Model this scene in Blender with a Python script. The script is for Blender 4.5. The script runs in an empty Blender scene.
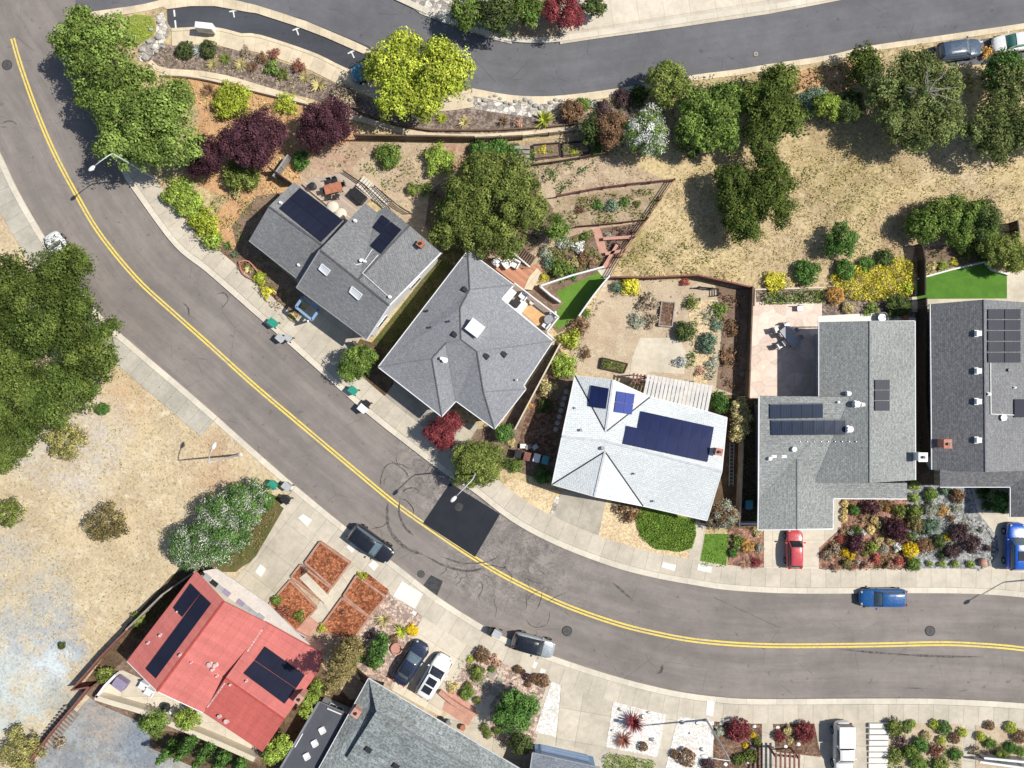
import bpy, math, random
import numpy as np
from mathutils import Vector, Matrix
from mathutils.geometry import tessellate_polygon

# ------------------------------------------------------------------ basics
S = 0.1           # metres per map unit on the ground
H = 75.0          # flying height of the camera
scene = bpy.context.scene
col = bpy.data.collections.new("place"); scene.collection.children.link(col)
rnd = random.Random(7)
MATS = {}

def W(px, py, z=0.0):
    k = (H - z) / H
    return Vector(((px - 512) * S * k, (384 - py) * S * k, z))

def link(name, me, mat=None, parent=None):
    o = bpy.data.objects.new(name, me); col.objects.link(o)
    if mat is not None and me is not None:
        o.data.materials.append(MATS[mat] if isinstance(mat, str) else mat)
    if parent is not None:
        o.parent = parent
    return o

def tag(o, label=None, cat=None, group=None, kind=None):
    if label: o['label'] = label
    if cat: o['category'] = cat
    if group: o['group'] = group
    if kind: o['kind'] = kind
    return o

def empty(name, loc=(0, 0, 0), rz=0, label=None, cat=None, group=None):
    o = bpy.data.objects.new(name, None); col.objects.link(o)
    o.location = loc; o.rotation_euler = (0, 0, rz)
    o.empty_display_size = 0.3
    return tag(o, label, cat, group)

def put(root, mesh_obj):
    """parent a mesh built in world coordinates under a root, keeping its place"""
    mesh_obj.parent = root
    mesh_obj.matrix_parent_inverse = (Matrix.Translation(root.location) @ Matrix.Rotation(root.rotation_euler.z, 4, 'Z')).inverted()
    return mesh_obj

class MB:
    def __init__(s): s.v = []; s.f = []; s.uv = []
    def poly(s, pts):
        n = len(s.v); s.v += [tuple(p) for p in pts]; s.f.append(tuple(range(n, n + len(pts)))); return s
    def box(s, c, d, rz=0, rx=0):
        R = Matrix.Rotation(rz, 3, 'Z') @ Matrix.Rotation(rx, 3, 'X'); n = len(s.v); c = Vector(c)
        for z in (-.5, .5):
            for x, y in ((-.5, -.5), (.5, -.5), (.5, .5), (-.5, .5)):
                s.v.append(tuple(c + R @ Vector((x * d[0], y * d[1], z * d[2]))))
        for q in ((3, 2, 1, 0), (4, 5, 6, 7), (0, 1, 5, 4), (1, 2, 6, 5), (2, 3, 7, 6), (3, 0, 4, 7)):
            s.f.append(tuple(n + i for i in q))
        return s
    def bar(s, a, b, w, h):
        a = Vector(a); b = Vector(b); d = (b - a)
        if d.length < 1e-5: return s
        d.normalize(); up = Vector((0, 0, 1))
        if abs(d.z) > .98: up = Vector((1, 0, 0))
        side = d.cross(up).normalized(); up = side.cross(d).normalized(); n = len(s.v)
        for p in (a, b):
            for x, z in ((-.5, -.5), (.5, -.5), (.5, .5), (-.5, .5)):
                s.v.append(tuple(p + side * (x * w) + up * (z * h)))
        for q in ((0, 1, 2, 3), (7, 6, 5, 4), (0, 4, 5, 1), (1, 5, 6, 2), (2, 6, 7, 3), (3, 7, 4, 0)):
            s.f.append(tuple(n + i for i in q))
        return s
    def tube(s, pts, r, seg=8, caps=True):
        if not isinstance(r, (list, tuple)): r = [r] * len(pts)
        pts = [Vector(p) for p in pts]; base = len(s.v)
        for i, p in enumerate(pts):
            d = (pts[min(i + 1, len(pts) - 1)] - pts[max(i - 1, 0)]).normalized()
            up = Vector((0, 0, 1)) if abs(d.z) < .9 else Vector((1, 0, 0))
            a = d.cross(up).normalized(); b = a.cross(d).normalized()
            for k in range(seg):
                t = 2 * math.pi * k / seg
                s.v.append(tuple(p + a * math.cos(t) * r[i] + b * math.sin(t) * r[i]))
        for i in range(len(pts) - 1):
            for k in range(seg):
                k2 = (k + 1) % seg
                s.f.append((base + i * seg + k, base + i * seg + k2, base + (i + 1) * seg + k2, base + (i + 1) * seg + k))
        if caps:
            s.f.append(tuple(base + k for k in range(seg))[::-1])
            s.f.append(tuple(base + (len(pts) - 1) * seg + k for k in range(seg)))
        return s
    def lathe(s, c, prof, seg=16, sy=1.0):
        c = Vector(c); base = len(s.v)
        for (r, z) in prof:
            for k in range(seg):
                t = 2 * math.pi * k / seg
                s.v.append((c.x + r * math.cos(t), c.y + r * math.sin(t) * sy, c.z + z))
        for i in range(len(prof) - 1):
            for k in range(seg):
                k2 = (k + 1) % seg
                s.f.append((base + i * seg + k, base + i * seg + k2, base + (i + 1) * seg + k2, base + (i + 1) * seg + k))
        s.f.append(tuple(base + k for k in range(seg))[::-1])
        s.f.append(tuple(base + (len(prof) - 1) * seg + k for k in range(seg)))
        return s
    def build(s, name, mat=None, parent=None, smooth=False, bevel=0):
        me = bpy.data.meshes.new(name); me.from_pydata(s.v, [], s.f); me.update()
        if smooth: me.polygons.foreach_set('use_smooth', [True] * len(me.polygons))
        o = link(name, me, mat, parent)
        if bevel:
            m = o.modifiers.new('Bevel', 'BEVEL'); m.width = bevel; m.segments = 2; m.limit_method = 'ANGLE'
        return o

def cr(pts, n=8):
    """Catmull-Rom through 2-D or 3-D points"""
    P = [Vector(p) for p in pts]; P = [P[0] * 2 - P[1]] + P + [P[-1] * 2 - P[-2]]
    out = []
    for i in range(1, len(P) - 2):
        a, b, c, d = P[i - 1], P[i], P[i + 1], P[i + 2]
        for k in range(n):
            t = k / n
            out.append(.5 * ((2 * b) + (c - a) * t + (2 * a - 5 * b + 4 * c - d) * t * t + (3 * b - a - 3 * c + d) * t ** 3))
    out.append(P[-2]); return out

def wp(pts, z=0.0): return [W(p[0], p[1], z) for p in pts]

def offset(pts, d):
    """offset an open polyline to its left by d (world xy)"""
    out = []
    for i, p in enumerate(pts):
        a = pts[max(i - 1, 0)]; b = pts[min(i + 1, len(pts) - 1)]
        t = Vector((b.x - a.x, b.y - a.y)).normalized()
        out.append(Vector((p.x - t.y * d, p.y + t.x * d, p.z)))
    return out

def resample(pts, step):
    L = [0]
    for i in range(1, len(pts)): L.append(L[-1] + (pts[i] - pts[i - 1]).length)
    n = max(2, int(L[-1] / step)); out = []; j = 0
    for k in range(n + 1):
        s_ = L[-1] * k / n
        while j < len(L) - 2 and L[j + 1] < s_: j += 1
        t = (s_ - L[j]) / max(1e-6, L[j + 1] - L[j]); out.append(pts[j].lerp(pts[j + 1], min(1, t)))
    return out

def tess(pts):
    return tessellate_polygon([[Vector((p[0], p[1], 0)) for p in pts]])

SLABN = [0]
def Z(level): return 0.10 + 0.007 * level

def slab(name, px, level, mat, kind='structure', ang=0.0, thick=0.10, parent=None, z=None, spl=0, world=False):
    """flat polygon with a skirt; UV in metres turned by ang (degrees)"""
    SLABN[0] += 1
    z = Z(level) + SLABN[0] * .00005 if z is None else z
    pts = [Vector((p[0], p[1], z)) for p in px] if world else wp(px, z)
    if spl: pts = cr(pts + [pts[0]], spl)[:-1]
    tris = tess(pts); v = [tuple(p) for p in pts]; n = len(v)
    f = []
    for t in tris:
        a, b, c = (Vector(v[i]) for i in t)
        f.append(tuple(t) if (b - a).cross(c - a).z > 0 else tuple(t)[::-1])
    if thick:
        v += [(p.x, p.y, z - thick) for p in pts]
        area = sum(pts[i].x * pts[(i + 1) % n].y - pts[(i + 1) % n].x * pts[i].y for i in range(n))
        for i in range(n):
            j = (i + 1) % n
            f.append((i, n + i, n + j, j) if area > 0 else (j, n + j, n + i, i))
    me = bpy.data.meshes.new(name); me.from_pydata(v, [], f); me.update()
    uv = me.uv_layers.new(name='UVMap'); ca, sa = math.cos(math.radians(ang)), math.sin(math.radians(ang))
    for l in me.loops:
        p = me.vertices[l.vertex_index].co
        uv.data[l.index].uv = (p.x * ca + p.y * sa, -p.x * sa + p.y * ca)
    o = link(name, me, mat, parent)
    if kind: o['kind'] = kind
    return o

def ribbon(name, A, B, z, mat, kind='structure', skirt=0.0, nv=1, parent=None):
    """strip between two world polylines of equal length; UV u along, v across in metres"""
    n = len(A); v = []; f = []; uvs = []
    u = 0
    for i in range(n):
        if i: u += ((A[i] + B[i]) / 2 - (A[i - 1] + B[i - 1]) / 2).length
        w = (Vector((A[i].x - B[i].x, A[i].y - B[i].y))).length
        for k in range(nv + 1):
            p = A[i].lerp(B[i], k / nv); v.append((p.x, p.y, z)); uvs.append((u, w * k / nv))
    m = nv + 1
    for i in range(n - 1):
        for k in range(nv):
            f.append((i * m + k, i * m + k + 1, (i + 1) * m + k + 1, (i + 1) * m + k))
    a = Vector(v[f[0][1]]) - Vector(v[f[0][0]]); b = Vector(v[f[0][3]]) - Vector(v[f[0][0]])
    if a.cross(b).z < 0: f = [q[::-1] for q in f]
    if skirt:
        b0 = len(v)
        for i in range(n):
            for k in (0, nv):
                p = v[i * m + k]; v.append((p[0], p[1], z - skirt)); uvs.append(uvs[i * m + k])
        for i in range(n - 1):
            f.append((i * m, (i + 1) * m, b0 + 2 * (i + 1), b0 + 2 * i))
            f.append((i * m + nv, b0 + 2 * i + 1, b0 + 2 * (i + 1) + 1, (i + 1) * m + nv))
        f.append((0, nv, b0 + 1, b0)); e = (n - 1) * m; f.append((e, b0 + 2 * n - 2, b0 + 2 * n - 1, e + nv))
    me = bpy.data.meshes.new(name); me.from_pydata(v, [], f); me.update()
    uv = me.uv_layers.new(name='UVMap')
    for l in me.loops: uv.data[l.index].uv = uvs[l.vertex_index]
    o = link(name, me, mat, parent)
    if kind: o['kind'] = kind
    return o

def copy_tree(o, parent=None):
    c = o.copy(); col.objects.link(c)
    if parent is not None: c.parent = parent
    for ch in [x for x in o.children]: copy_tree(ch, c)
    return c

# ------------------------------------------------------------------ materials
class NT:
    def __init__(s, name):
        s.m = bpy.data.materials.new(name); s.m.use_nodes = True; s.t = s.m.node_tree
        s.b = s.t.nodes['Principled BSDF']; MATS[name] = s.m
    def n(s, typ, **kw):
        x = s.t.nodes.new(typ)
        for k, v in kw.items(): setattr(x, k, v)
        return x
    def L(s, a, b): s.t.links.new(a, b)
    def val(s, sock, v):
        if isinstance(v, (int, float)): sock.default_value = v
        elif isinstance(v, tuple): sock.default_value = (*v, 1) if len(v) == 3 and sock.type == 'RGBA' else v
        else: s.L(v, sock)
    def math(s, op, a, b=0.0, c=0.0):
        x = s.n('ShaderNodeMath', operation=op); s.val(x.inputs[0], a); s.val(x.inputs[1], b); s.val(x.inputs[2], c); return x.outputs[0]
    def mix(s, f, a, b, mode='MIX'):
        x = s.n('ShaderNodeMix', data_type='RGBA', blend_type=mode)
        s.val(x.inputs[0], f); s.val(x.inputs[6], a); s.val(x.inputs[7], b); return x.outputs[2]
    def pos(s): return s.n('ShaderNodeNewGeometry').outputs['Position']
    def obj(s): return s.n('ShaderNodeTexCoord').outputs['Object']
    def uv(s): return s.n('ShaderNodeTexCoord').outputs['UV']
    def mapping(s, v, sc=(1, 1, 1), rz=0.0):
        x = s.n('ShaderNodeMapping'); s.L(v, x.inputs[0]); x.inputs['Scale'].default_value = sc; x.inputs['Rotation'].default_value = (0, 0, rz); return x.outputs[0]
    def noise(s, v, scale, detail=3.0, rough=.55, dist=0.0):
        x = s.n('ShaderNodeTexNoise'); s.L(v, x.inputs['Vector']); x.inputs['Scale'].default_value = scale
        x.inputs['Detail'].default_value = detail; x.inputs['Roughness'].default_value = rough; x.inputs['Distortion'].default_value = dist
        return x.outputs['Fac']
    def vor(s, v, scale, feature='F1', out='Distance', rand=1.0):
        x = s.n('ShaderNodeTexVoronoi', feature=feature); s.L(v, x.inputs['Vector']); x.inputs['Scale'].default_value = scale; x.inputs['Randomness'].default_value = rand
        return x.outputs[out]
    def ramp(s, v, a, b, lo=0.0, hi=1.0):
        x = s.n('ShaderNodeMapRange', interpolation_type='SMOOTHSTEP'); s.val(x.inputs[0], v)
        x.inputs[1].default_value = a; x.inputs[2].default_value = b; x.inputs[3].default_value = lo; x.inputs[4].default_value = hi
        return x.outputs[0]
    def bump(s, h, strength=.4, dist=.05):
        x = s.n('ShaderNodeBump'); x.inputs['Strength'].default_value = strength; x.inputs['Distance'].default_value = dist
        s.L(h, x.inputs['Height']); s.L(x.outputs[0], s.b.inputs['Normal'])
    def scale(s, c, f):
        x = s.n('ShaderNodeVectorMath', operation='SCALE'); s.val(x.inputs[0], c); s.val(x.inputs['Scale'], f); return x.outputs[0]
    def spot(s, px, py, r, soft=.5, amp=1.5, nscale=.25):
        """mask around a place on the ground with a ragged edge"""
        c = W(px, py); P = s.pos()
        d = s.n('ShaderNodeVectorMath', operation='DISTANCE'); s.L(P, d.inputs[0]); d.inputs[1].default_value = (c.x, c.y, .1)
        nn = s.math('MULTIPLY_ADD', s.noise(P, nscale, 5, .65), 2 * amp, -amp)
        dd = s.math('ADD', d.outputs['Value'], nn)
        return s.ramp(dd, r * S * (1 - soft * .5) + 1e-3, r * S * (1 + soft * .5), 1.0, 0.0)
    def out(s, c, rough=.9, spec=.3, metal=0.0):
        s.val(s.b.inputs['Base Color'], c); s.val(s.b.inputs['Roughness'], rough)
        s.b.inputs['Specular IOR Level'].default_value = spec; s.b.inputs['Metallic'].default_value = metal
        return s.m

def simple(name, c, var=.15, s1=1.2, s2=14, rough=.85, c2=None, bump=.15, spec=.3, metal=0.0, objc=False, dist=.02, mid=.5, sharp=.12):
    t = NT(name); P = t.obj() if objc else t.pos()
    base = t.mix(t.ramp(t.noise(P, s1, 4, .6), mid - sharp, mid + sharp), c, c2 if c2 else tuple(x * (1 - var) for x in c))
    f = t.ramp(t.noise(P, s2, 4, .7), .25, .75, 1 - var, 1 + var)
    if bump: t.bump(t.noise(P, s2, 4, .7), bump, dist)
    return t.out(t.scale(base, f), rough, spec, metal)

def dirt(name, c, c2, c3=None, s1=.25, grain=9, speck=.0, speckc=(.08, .06, .04), var=.25, spots=(), bump=.5, stones=0, edge=.6):
    """bare ground: three tones, grain, dark specks"""
    t = NT(name); P = t.pos()
    k = t.mix(t.ramp(t.noise(P, s1, 6, .65), .42, .6), c, c2)
    if c3: k = t.mix(t.ramp(t.noise(P, s1 * 3.1, 5, .7, .4), .5, .68), k, c3)
    for (px, py, r, sc, st, soft, amp) in spots:
        m = t.math('MULTIPLY', t.spot(px, py, r, soft, amp), t.ramp(t.noise(P, .45, 8, .8, .5), .38, .60, st * .12, st))
        k = t.mix(m, k, sc)
    g = t.noise(P, grain, 5, .75)
    k = t.scale(k, t.ramp(g, .25, .75, 1 - var, 1 + var))
    dd = t.ramp(t.noise(t.mapping(P, (1, 1, 1), .6), grain * .75, 2, .5), .56, .66); k = t.scale(k, t.math('SUBTRACT', 1.0, t.math('MULTIPLY', dd, var * 1.1)))
    if speck:
        sp = t.math('MULTIPLY', t.ramp(t.noise(P, 3.2, 3, .6), .60, .68), t.ramp(t.noise(P, .35, 3), .38, .6))
        k = t.mix(t.math('MULTIPLY', sp, speck), k, speckc)
    if stones:
        v = t.vor(P, stones, 'F1', 'Color'); sep = t.n('ShaderNodeSeparateColor'); t.L(v, sep.inputs[0])
        k = t.scale(k, t.ramp(sep.outputs[0], 0, 1, edge, 2.02 - edge))
        e = t.vor(P, stones, 'DISTANCE_TO_EDGE'); k = t.scale(k, t.ramp(e, 0, .12, edge, 1))
    t.bump(g, bump, .06)
    return t.out(k, .95, .15)

def jointed(name, c, ju, jv, lw=.03, dark=.45, var=.1, stain=.25):
    t = NT(name); P = t.pos(); u = t.n('ShaderNodeSeparateXYZ'); t.L(t.uv(), u.inputs[0])
    k = t.mix(t.ramp(t.noise(P, .35, 5, .6), .35, .7), c, tuple(x * (1 - stain) for x in c))
    k = t.scale(k, t.ramp(t.noise(P, 2.2, 5, .7), .3, .7, 1 - var, 1 + var * .6))
    k = t.scale(k, t.ramp(t.noise(P, 16, 3, .7), .3, .7, .94, 1.05))
    for ax, j in ((0, ju), (1, jv)):
        if not j: continue
        fr = t.math('FRACT', t.math('DIVIDE', u.outputs[ax], j))
        k = t.scale(k, t.math('SUBTRACT', 1.0, t.math('MULTIPLY', t.math('LESS_THAN', fr, lw / j), dark)))
        # every bay a touch different
        fl = t.math('FLOOR', t.math('DIVIDE', u.outputs[ax], j)); wn = t.n('ShaderNodeTexWhiteNoise', noise_dimensions='1D'); t.L(fl, wn.inputs['W'])
        k = t.scale(k, t.ramp(wn.outputs['Value'], 0, 1, .93, 1.04))
    t.bump(t.noise(P, 12, 4, .7), .2, .02)
    return t.out(k, .85, .3)

def shingle(name, c, c2, row=.17, tab=.35, var=.25, blot=.15, streak=0.0, speck=.12):
    t = NT(name); uv = t.uv(); P = t.pos()
    br = t.n('ShaderNodeTexBrick'); t.L(uv, br.inputs['Vector']); br.inputs['Scale'].default_value = 1
    br.inputs['Brick Width'].default_value = tab; br.inputs['Row Height'].default_value = row
    br.inputs['Mortar Size'].default_value = .012; br.inputs['Mortar Smooth'].default_value = .3; br.offset = .5
    br.inputs['Color1'].default_value = (*c, 1); br.inputs['Color2'].default_value = (*c2, 1); br.inputs['Bias'].default_value = 0
    br.inputs['Mortar'].default_value = (*[x * .55 for x in c], 1)
    k = br.outputs['Color']
    # dragon-tooth blend: patches of darker tabs in courses
    m = t.mapping(uv, (2.0, 2.9, 1)); k = t.scale(k, t.ramp(t.noise(m, 1.7, 3, .85), .35, .65, 1 - var, 1 + var))
    k = t.scale(k, t.ramp(t.noise(P, .22, 5, .6), .3, .7, 1 - blot, 1 + blot * .6))
    k = t.scale(k, t.ramp(t.noise(P, 9, 3, .8), .3, .7, 1 - speck, 1 + speck))
    if streak:
        m2 = t.mapping(uv, (1.5, .12, 1)); k = t.scale(k, t.ramp(t.noise(m2, 1, 4, .6), .35, .7, 1 - streak, 1.03))
    t.bump(t.noise(m, 5, 3, .7), .35, .02)
    return t.out(k, .92, .2)

def foliage(name, c, c2, trans=.16):
    t = NT(name); a = t.n('ShaderNodeAttribute', attribute_name='tint'); oi = t.n('ShaderNodeObjectInfo')
    sep = t.n('ShaderNodeSeparateColor'); t.L(a.outputs['Color'], sep.inputs[0])
    k = t.mix(sep.outputs[0], c, c2)
    k = t.scale(k, t.math('MULTIPLY', sep.outputs[1], 2.0))
    k = t.scale(k, t.ramp(oi.outputs['Random'], 0, 1, .88, 1.12))
    t.out(k, .85, .08)
    tr = t.n('ShaderNodeBsdfTranslucent'); t.L(t.scale(k, 1.2), tr.inputs[0])
    mx = t.n('ShaderNodeMixShader'); mx.inputs[0].default_value = trans
    t.L(t.b.outputs[0], mx.inputs[1]); t.L(tr.outputs[0], mx.inputs[2])
    t.L(mx.outputs[0], t.t.nodes['Material Output'].inputs['Surface'])
    return t.m

def paint(name, c, rough=.25, metal=0.0, coat=.8):
    t = NT(name); P = t.obj()
    k = t.scale(c, t.ramp(t.noise(P, 2.5, 4), .3, .7, .93, 1.05))
    t.out(k, t.ramp(t.noise(P, 6, 3), .3, .7, rough * .8, rough * 1.4), .5, metal)
    t.b.inputs['Coat Weight'].default_value = coat; t.b.inputs['Coat Roughness'].default_value = .06
    return t.m

# ------------------------------------------------------------------ leaves
def leaf_mesh(name, C, N, size, A, B, aspect=.55, rs=None):
    n = len(C); rs = rs or np.random.RandomState(1)
    N = N / (np.linalg.norm(N, axis=1, keepdims=True) + 1e-9)
    R = rs.normal(size=(n, 3)); T = np.cross(N, R); T /= (np.linalg.norm(T, axis=1, keepdims=True) + 1e-9)
    Bt = np.cross(N, T)
    sz = size[:, None]
    fold = N * sz * .18
    V = np.empty((n, 4, 3)); V[:, 0] = C - T * sz * .5; V[:, 1] = C - Bt * sz * aspect * .5 + fold; V[:, 2] = C + T * sz * .5; V[:, 3] = C + Bt * sz * aspect * .5 + fold
    me = bpy.data.meshes.new(name); me.vertices.add(4 * n); me.vertices.foreach_set('co', V.reshape(-1).astype(np.float32))
    me.loops.add(4 * n); me.loops.foreach_set('vertex_index', np.arange(4 * n, dtype=np.int32))
    me.polygons.add(n); me.polygons.foreach_set('loop_start', np.arange(0, 4 * n, 4, dtype=np.int32))
    try: me.polygons.foreach_set('loop_total', np.full(n, 4, dtype=np.int32))
    except Exception: pass
    me.update(calc_edges=True)
    ca = me.color_attributes.new('tint', 'FLOAT_COLOR', 'POINT')
    cc = np.zeros((n, 4, 4), dtype=np.float32); cc[:, :, 0] = A[:, None]; cc[:, :, 1] = (B * .5)[:, None]; cc[:, :, 3] = 1
    ca.data.foreach_set('color', cc.reshape(-1))
    return me

def crown(name, blobs, leaf=.25, clump=.6, cov=1.3, seed=1, zmin=-.35, aspect=.55, jit=.7, gap=0.0, spread=.30, maxn=26000):
    """leaves set on many small clumps spread over the shells of a few large lobes"""
    rs = np.random.RandomState(seed); Cs = []; Ns = []; Ss = []; As = []; Bs = []
    for (cx, cy, cz, rx, ry, rz) in blobs:
        R = np.array([rx, ry, rz]); c = np.array([cx, cy, cz])
        area = 4 * math.pi * (((rx * ry) ** 1.6 + (rx * rz) ** 1.6 + (ry * rz) ** 1.6) / 3) ** (1 / 1.6) * .68
        rc0 = min(clump, .5 * min(rx, ry)); ns = max(6, int(1.0 * area / (math.pi * rc0 ** 2)))
        if gap: ns = int(ns * (1 - gap))
        for shell in (1.0, .68):
            m = int(ns * (1 if shell == 1 else .55))
            D = rs.normal(size=(m * 2, 3)); D /= np.linalg.norm(D, axis=1, keepdims=True); D = D[D[:, 2] > zmin][:m]; m = len(D)
            rad = shell * (1 - spread * rs.rand(m) ** 1.4) * (1 + .07 * np.sin(D[:, 0] * 5 + cx) + .07 * np.cos(D[:, 1] * 6 + cy))
            SC = c + D * R * rad[:, None]; rc = rc0 * rs.uniform(.65, 1.35, m)
            nl = max(5, int(cov * 1.9 * math.pi * rc0 ** 2 / (leaf * leaf * aspect * .5 * 2.2)))
            nl = min(nl, max(8, int(maxn / max(1, ns))))
            E = rs.normal(size=(m, nl, 3)); E /= np.linalg.norm(E, axis=2, keepdims=True); E[:, :, 2] = np.where(E[:, :, 2] < -.4, -E[:, :, 2], E[:, :, 2])
            rr = rc[:, None] * rs.uniform(.55, 1.15, (m, nl))
            Pp = SC[:, None, :] + E * rr[:, :, None] * np.array([1, 1, .8])
            Nn = E * .8 + D[:, None, :] * .35 + rs.normal(size=(m, nl, 3)) * jit * .5 + np.array([0, 0, .25])
            Cs.append(Pp.reshape(-1, 3)); Ns.append(Nn.reshape(-1, 3)); Ss.append((leaf * rs.uniform(.55, 1.35, (m, nl))).reshape(-1))
            ta = np.clip(rs.rand(m)[:, None] * .75 + rs.rand(m, nl) * .45 - .1, 0, 1); tb = rs.uniform(.58, 1.38, m)[:, None] * rs.uniform(.6, 1.45, (m, nl))
            As.append(ta.reshape(-1)); Bs.append(tb.reshape(-1))
    C = np.concatenate(Cs); C[:, 2] = np.maximum(C[:, 2], .03)
    return leaf_mesh(name, C, np.concatenate(Ns), np.concatenate(Ss), np.concatenate(As), np.concatenate(Bs), aspect, rs)

def trunk_mb(h, r, spread, seed, limbs=5):
    q = random.Random(seed); m = MB()
    bend = [Vector((q.uniform(-.1, .1) * h * t, q.uniform(-.1, .1) * h * t, h * t)) for t in (0, .33, .66, 1)]
    m.tube([bend[0] - Vector((0, 0, .05))] + bend[1:], [r * 1.35, r, r * .8, r * .5], 9)
    for k in range(limbs):
        a = k * 2.4 + q.uniform(-.3, .3); b0 = bend[2].lerp(bend[1 if k % 2 else 3], .5)
        e = Vector((math.cos(a), math.sin(a), 0)) * spread * q.uniform(.55, .85) + Vector((0, 0, h * q.uniform(1.05, 1.5)))
        mid = b0.lerp(e, .5) + Vector((0, 0, .15 * h))
        m.tube([b0, mid, e], [r * .5, r * .32, r * .1], 6)
    return m

def blades(name, n, r, h, w, seed, droop=.35, up=.5):
    """rosette of narrow arching leaves"""
    q = random.Random(seed); v = []; f = []; cols = []
    for i in range(n):
        a = q.uniform(0, 6.283); el = q.uniform(.15, 1.0) ** up; L = r * q.uniform(.7, 1.1); tb = q.uniform(.7, 1.3); ta = q.random()
        d = Vector((math.cos(a), math.sin(a), 0)); sd = Vector((-d.y, d.x, 0)); base = len(v)
        for k in range(4):
            t = k / 3; p = d * (L * t * math.cos(el * 1.1)) + Vector((0, 0, .05 + h * math.sin(el * 1.4) * t - droop * h * t * t))
            ww = w * (1 - t * .85)
            v += [tuple(p - sd * ww / 2), tuple(p + sd * ww / 2)]; cols += [(ta, tb * .5)] * 2
        for k in range(3): f.append((base + 2 * k, base + 2 * k + 2, base + 2 * k + 3, base + 2 * k + 1))
    me = bpy.data.meshes.new(name); me.from_pydata(v, [], f); me.update()
    ca = me.color_attributes.new('tint', 'FLOAT_COLOR', 'POINT')
    for i, c in enumerate(cols): ca.data[i].color = (c[0], c[1], 0, 1)
    return me

def in_poly(pts, n, rs):
    """n random points inside a world polygon"""
    tr = tess(pts); T = np.array([[[pts[i].x, pts[i].y] for i in t] for t in tr])
    ar = np.abs((T[:, 1, 0] - T[:, 0, 0]) * (T[:, 2, 1] - T[:, 0, 1]) - (T[:, 2, 0] - T[:, 0, 0]) * (T[:, 1, 1] - T[:, 0, 1])) / 2
    k = rs.choice(len(T), n, p=ar / ar.sum()); a = rs.rand(n); b = rs.rand(n); fl = a + b > 1; a[fl] = 1 - a[fl]; b[fl] = 1 - b[fl]
    return T[k, 0] + (T[k, 1] - T[k, 0]) * a[:, None] + (T[k, 2] - T[k, 0]) * b[:, None], ar.sum()

def cover(name, px, mat, label, cat, dens=60, leaf=.1, h=.25, seed=1, z=.12, lumps=1.0, kind='stuff', thin=0.0):
    """low planting nobody could count"""
    rs = np.random.RandomState(seed); pts = wp(px, z); _, area = in_poly(pts, 2, rs)
    n = int(min(60000, area * dens)); P, _ = in_poly(pts, n, rs)
    hgt = (np.sin(P[:, 0] * 3.1 * lumps + seed) * np.cos(P[:, 1] * 2.7 * lumps + seed * 2) * .5 + .5)
    if thin:
        k = (np.sin(P[:, 0] * 1.7 + seed) * np.sin(P[:, 1] * 2.1 + seed) + rs.uniform(-.5, .5, len(P))) > thin - .6
        P = P[k]; hgt = hgt[k]
    n = len(P); C = np.column_stack([P, z + h * (.35 + .65 * hgt) * rs.uniform(.3, 1, n)])
    N = rs.normal(size=(n, 3)) * .7 + np.array([0, 0, .7])
    me = leaf_mesh(name, C, N, leaf * rs.uniform(.6, 1.4, n), np.clip(hgt * .6 + rs.rand(n) * .5, 0, 1), rs.uniform(.65, 1.3, n), .5, rs)
    o = link(name, me, mat); return tag(o, label, cat, kind=kind)
# ------------------------------------------------------------------ surface materials
def asphalt(name, c, warm=0.0, streak=.15, cracks=(), skid=0):
    t = NT(name); P = t.pos(); uv = t.uv()
    k = t.mix(t.ramp(t.noise(P, .10, 5, .6), .35, .7), c, tuple(x * .84 for x in c))
    m = t.mapping(uv, (.05, .42, 1)); k = t.scale(k, t.ramp(t.noise(m, 1.6, 5, .65), .35, .68, 1 - streak, 1 + streak * .6))
    m2 = t.mapping(uv, (.02, 1.6, 1)); k = t.scale(k, t.ramp(t.noise(m2, 1, 4, .7), .3, .7, .97, 1.02)); k = t.scale(k, t.ramp(t.noise(P, .55, 6, .75), .3, .7, .90, 1.08))
    g = t.noise(P, 11, 5, .8); k = t.scale(k, t.ramp(g, .25, .75, .88, 1.12))
    # small oil drips and repairs
    sp = t.ramp(t.noise(P, 1.3, 3, .5), .665, .71); k = t.mix(t.math('MULTIPLY', sp, .5), k, tuple(x * .45 for x in c))
    # hairline cracks all over, faint
    e = t.vor(t.mapping(P, (1, 1, 1)), .16, 'DISTANCE_TO_EDGE'); fa = t.math('MULTIPLY', t.ramp(e, .0, .006, 1, 0), t.ramp(t.noise(P, .3, 3), .5, .6))
    k = t.mix(t.math('MULTIPLY', fa, .45), k, (.03, .03, .03))
    for (px, py, r, st) in cracks:
        mk = t.spot(px, py, r, .9, 2.5, .3)
        n1 = t.noise(P, .8, 6, .8, 1.2); w = t.ramp(t.math('ABSOLUTE', t.math('SUBTRACT', n1, .5)), 0, .03, 1, 0)
        b = t.ramp(t.noise(P, .5, 6, .75), .44, .60)
        k = t.mix(t.math('MULTIPLY', t.math('MULTIPLY', mk, b), st * .6), k, tuple(min(1, x * 1.75) for x in c))
        k = t.mix(t.math('MULTIPLY', t.math('MULTIPLY', mk, w), st), k, (.035, .035, .038))
        b2 = t.ramp(t.noise(t.mapping(P, (1, 1, 1), .7), .42, 6, .8, .6), .52, .66)
        k = t.mix(t.math('MULTIPLY', t.math('MULTIPLY', mk, b2), st * .6), k, (.05, .05, .053))
    t.bump(g, .35, .02)
    return t.out(k, .88, .25)

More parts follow.
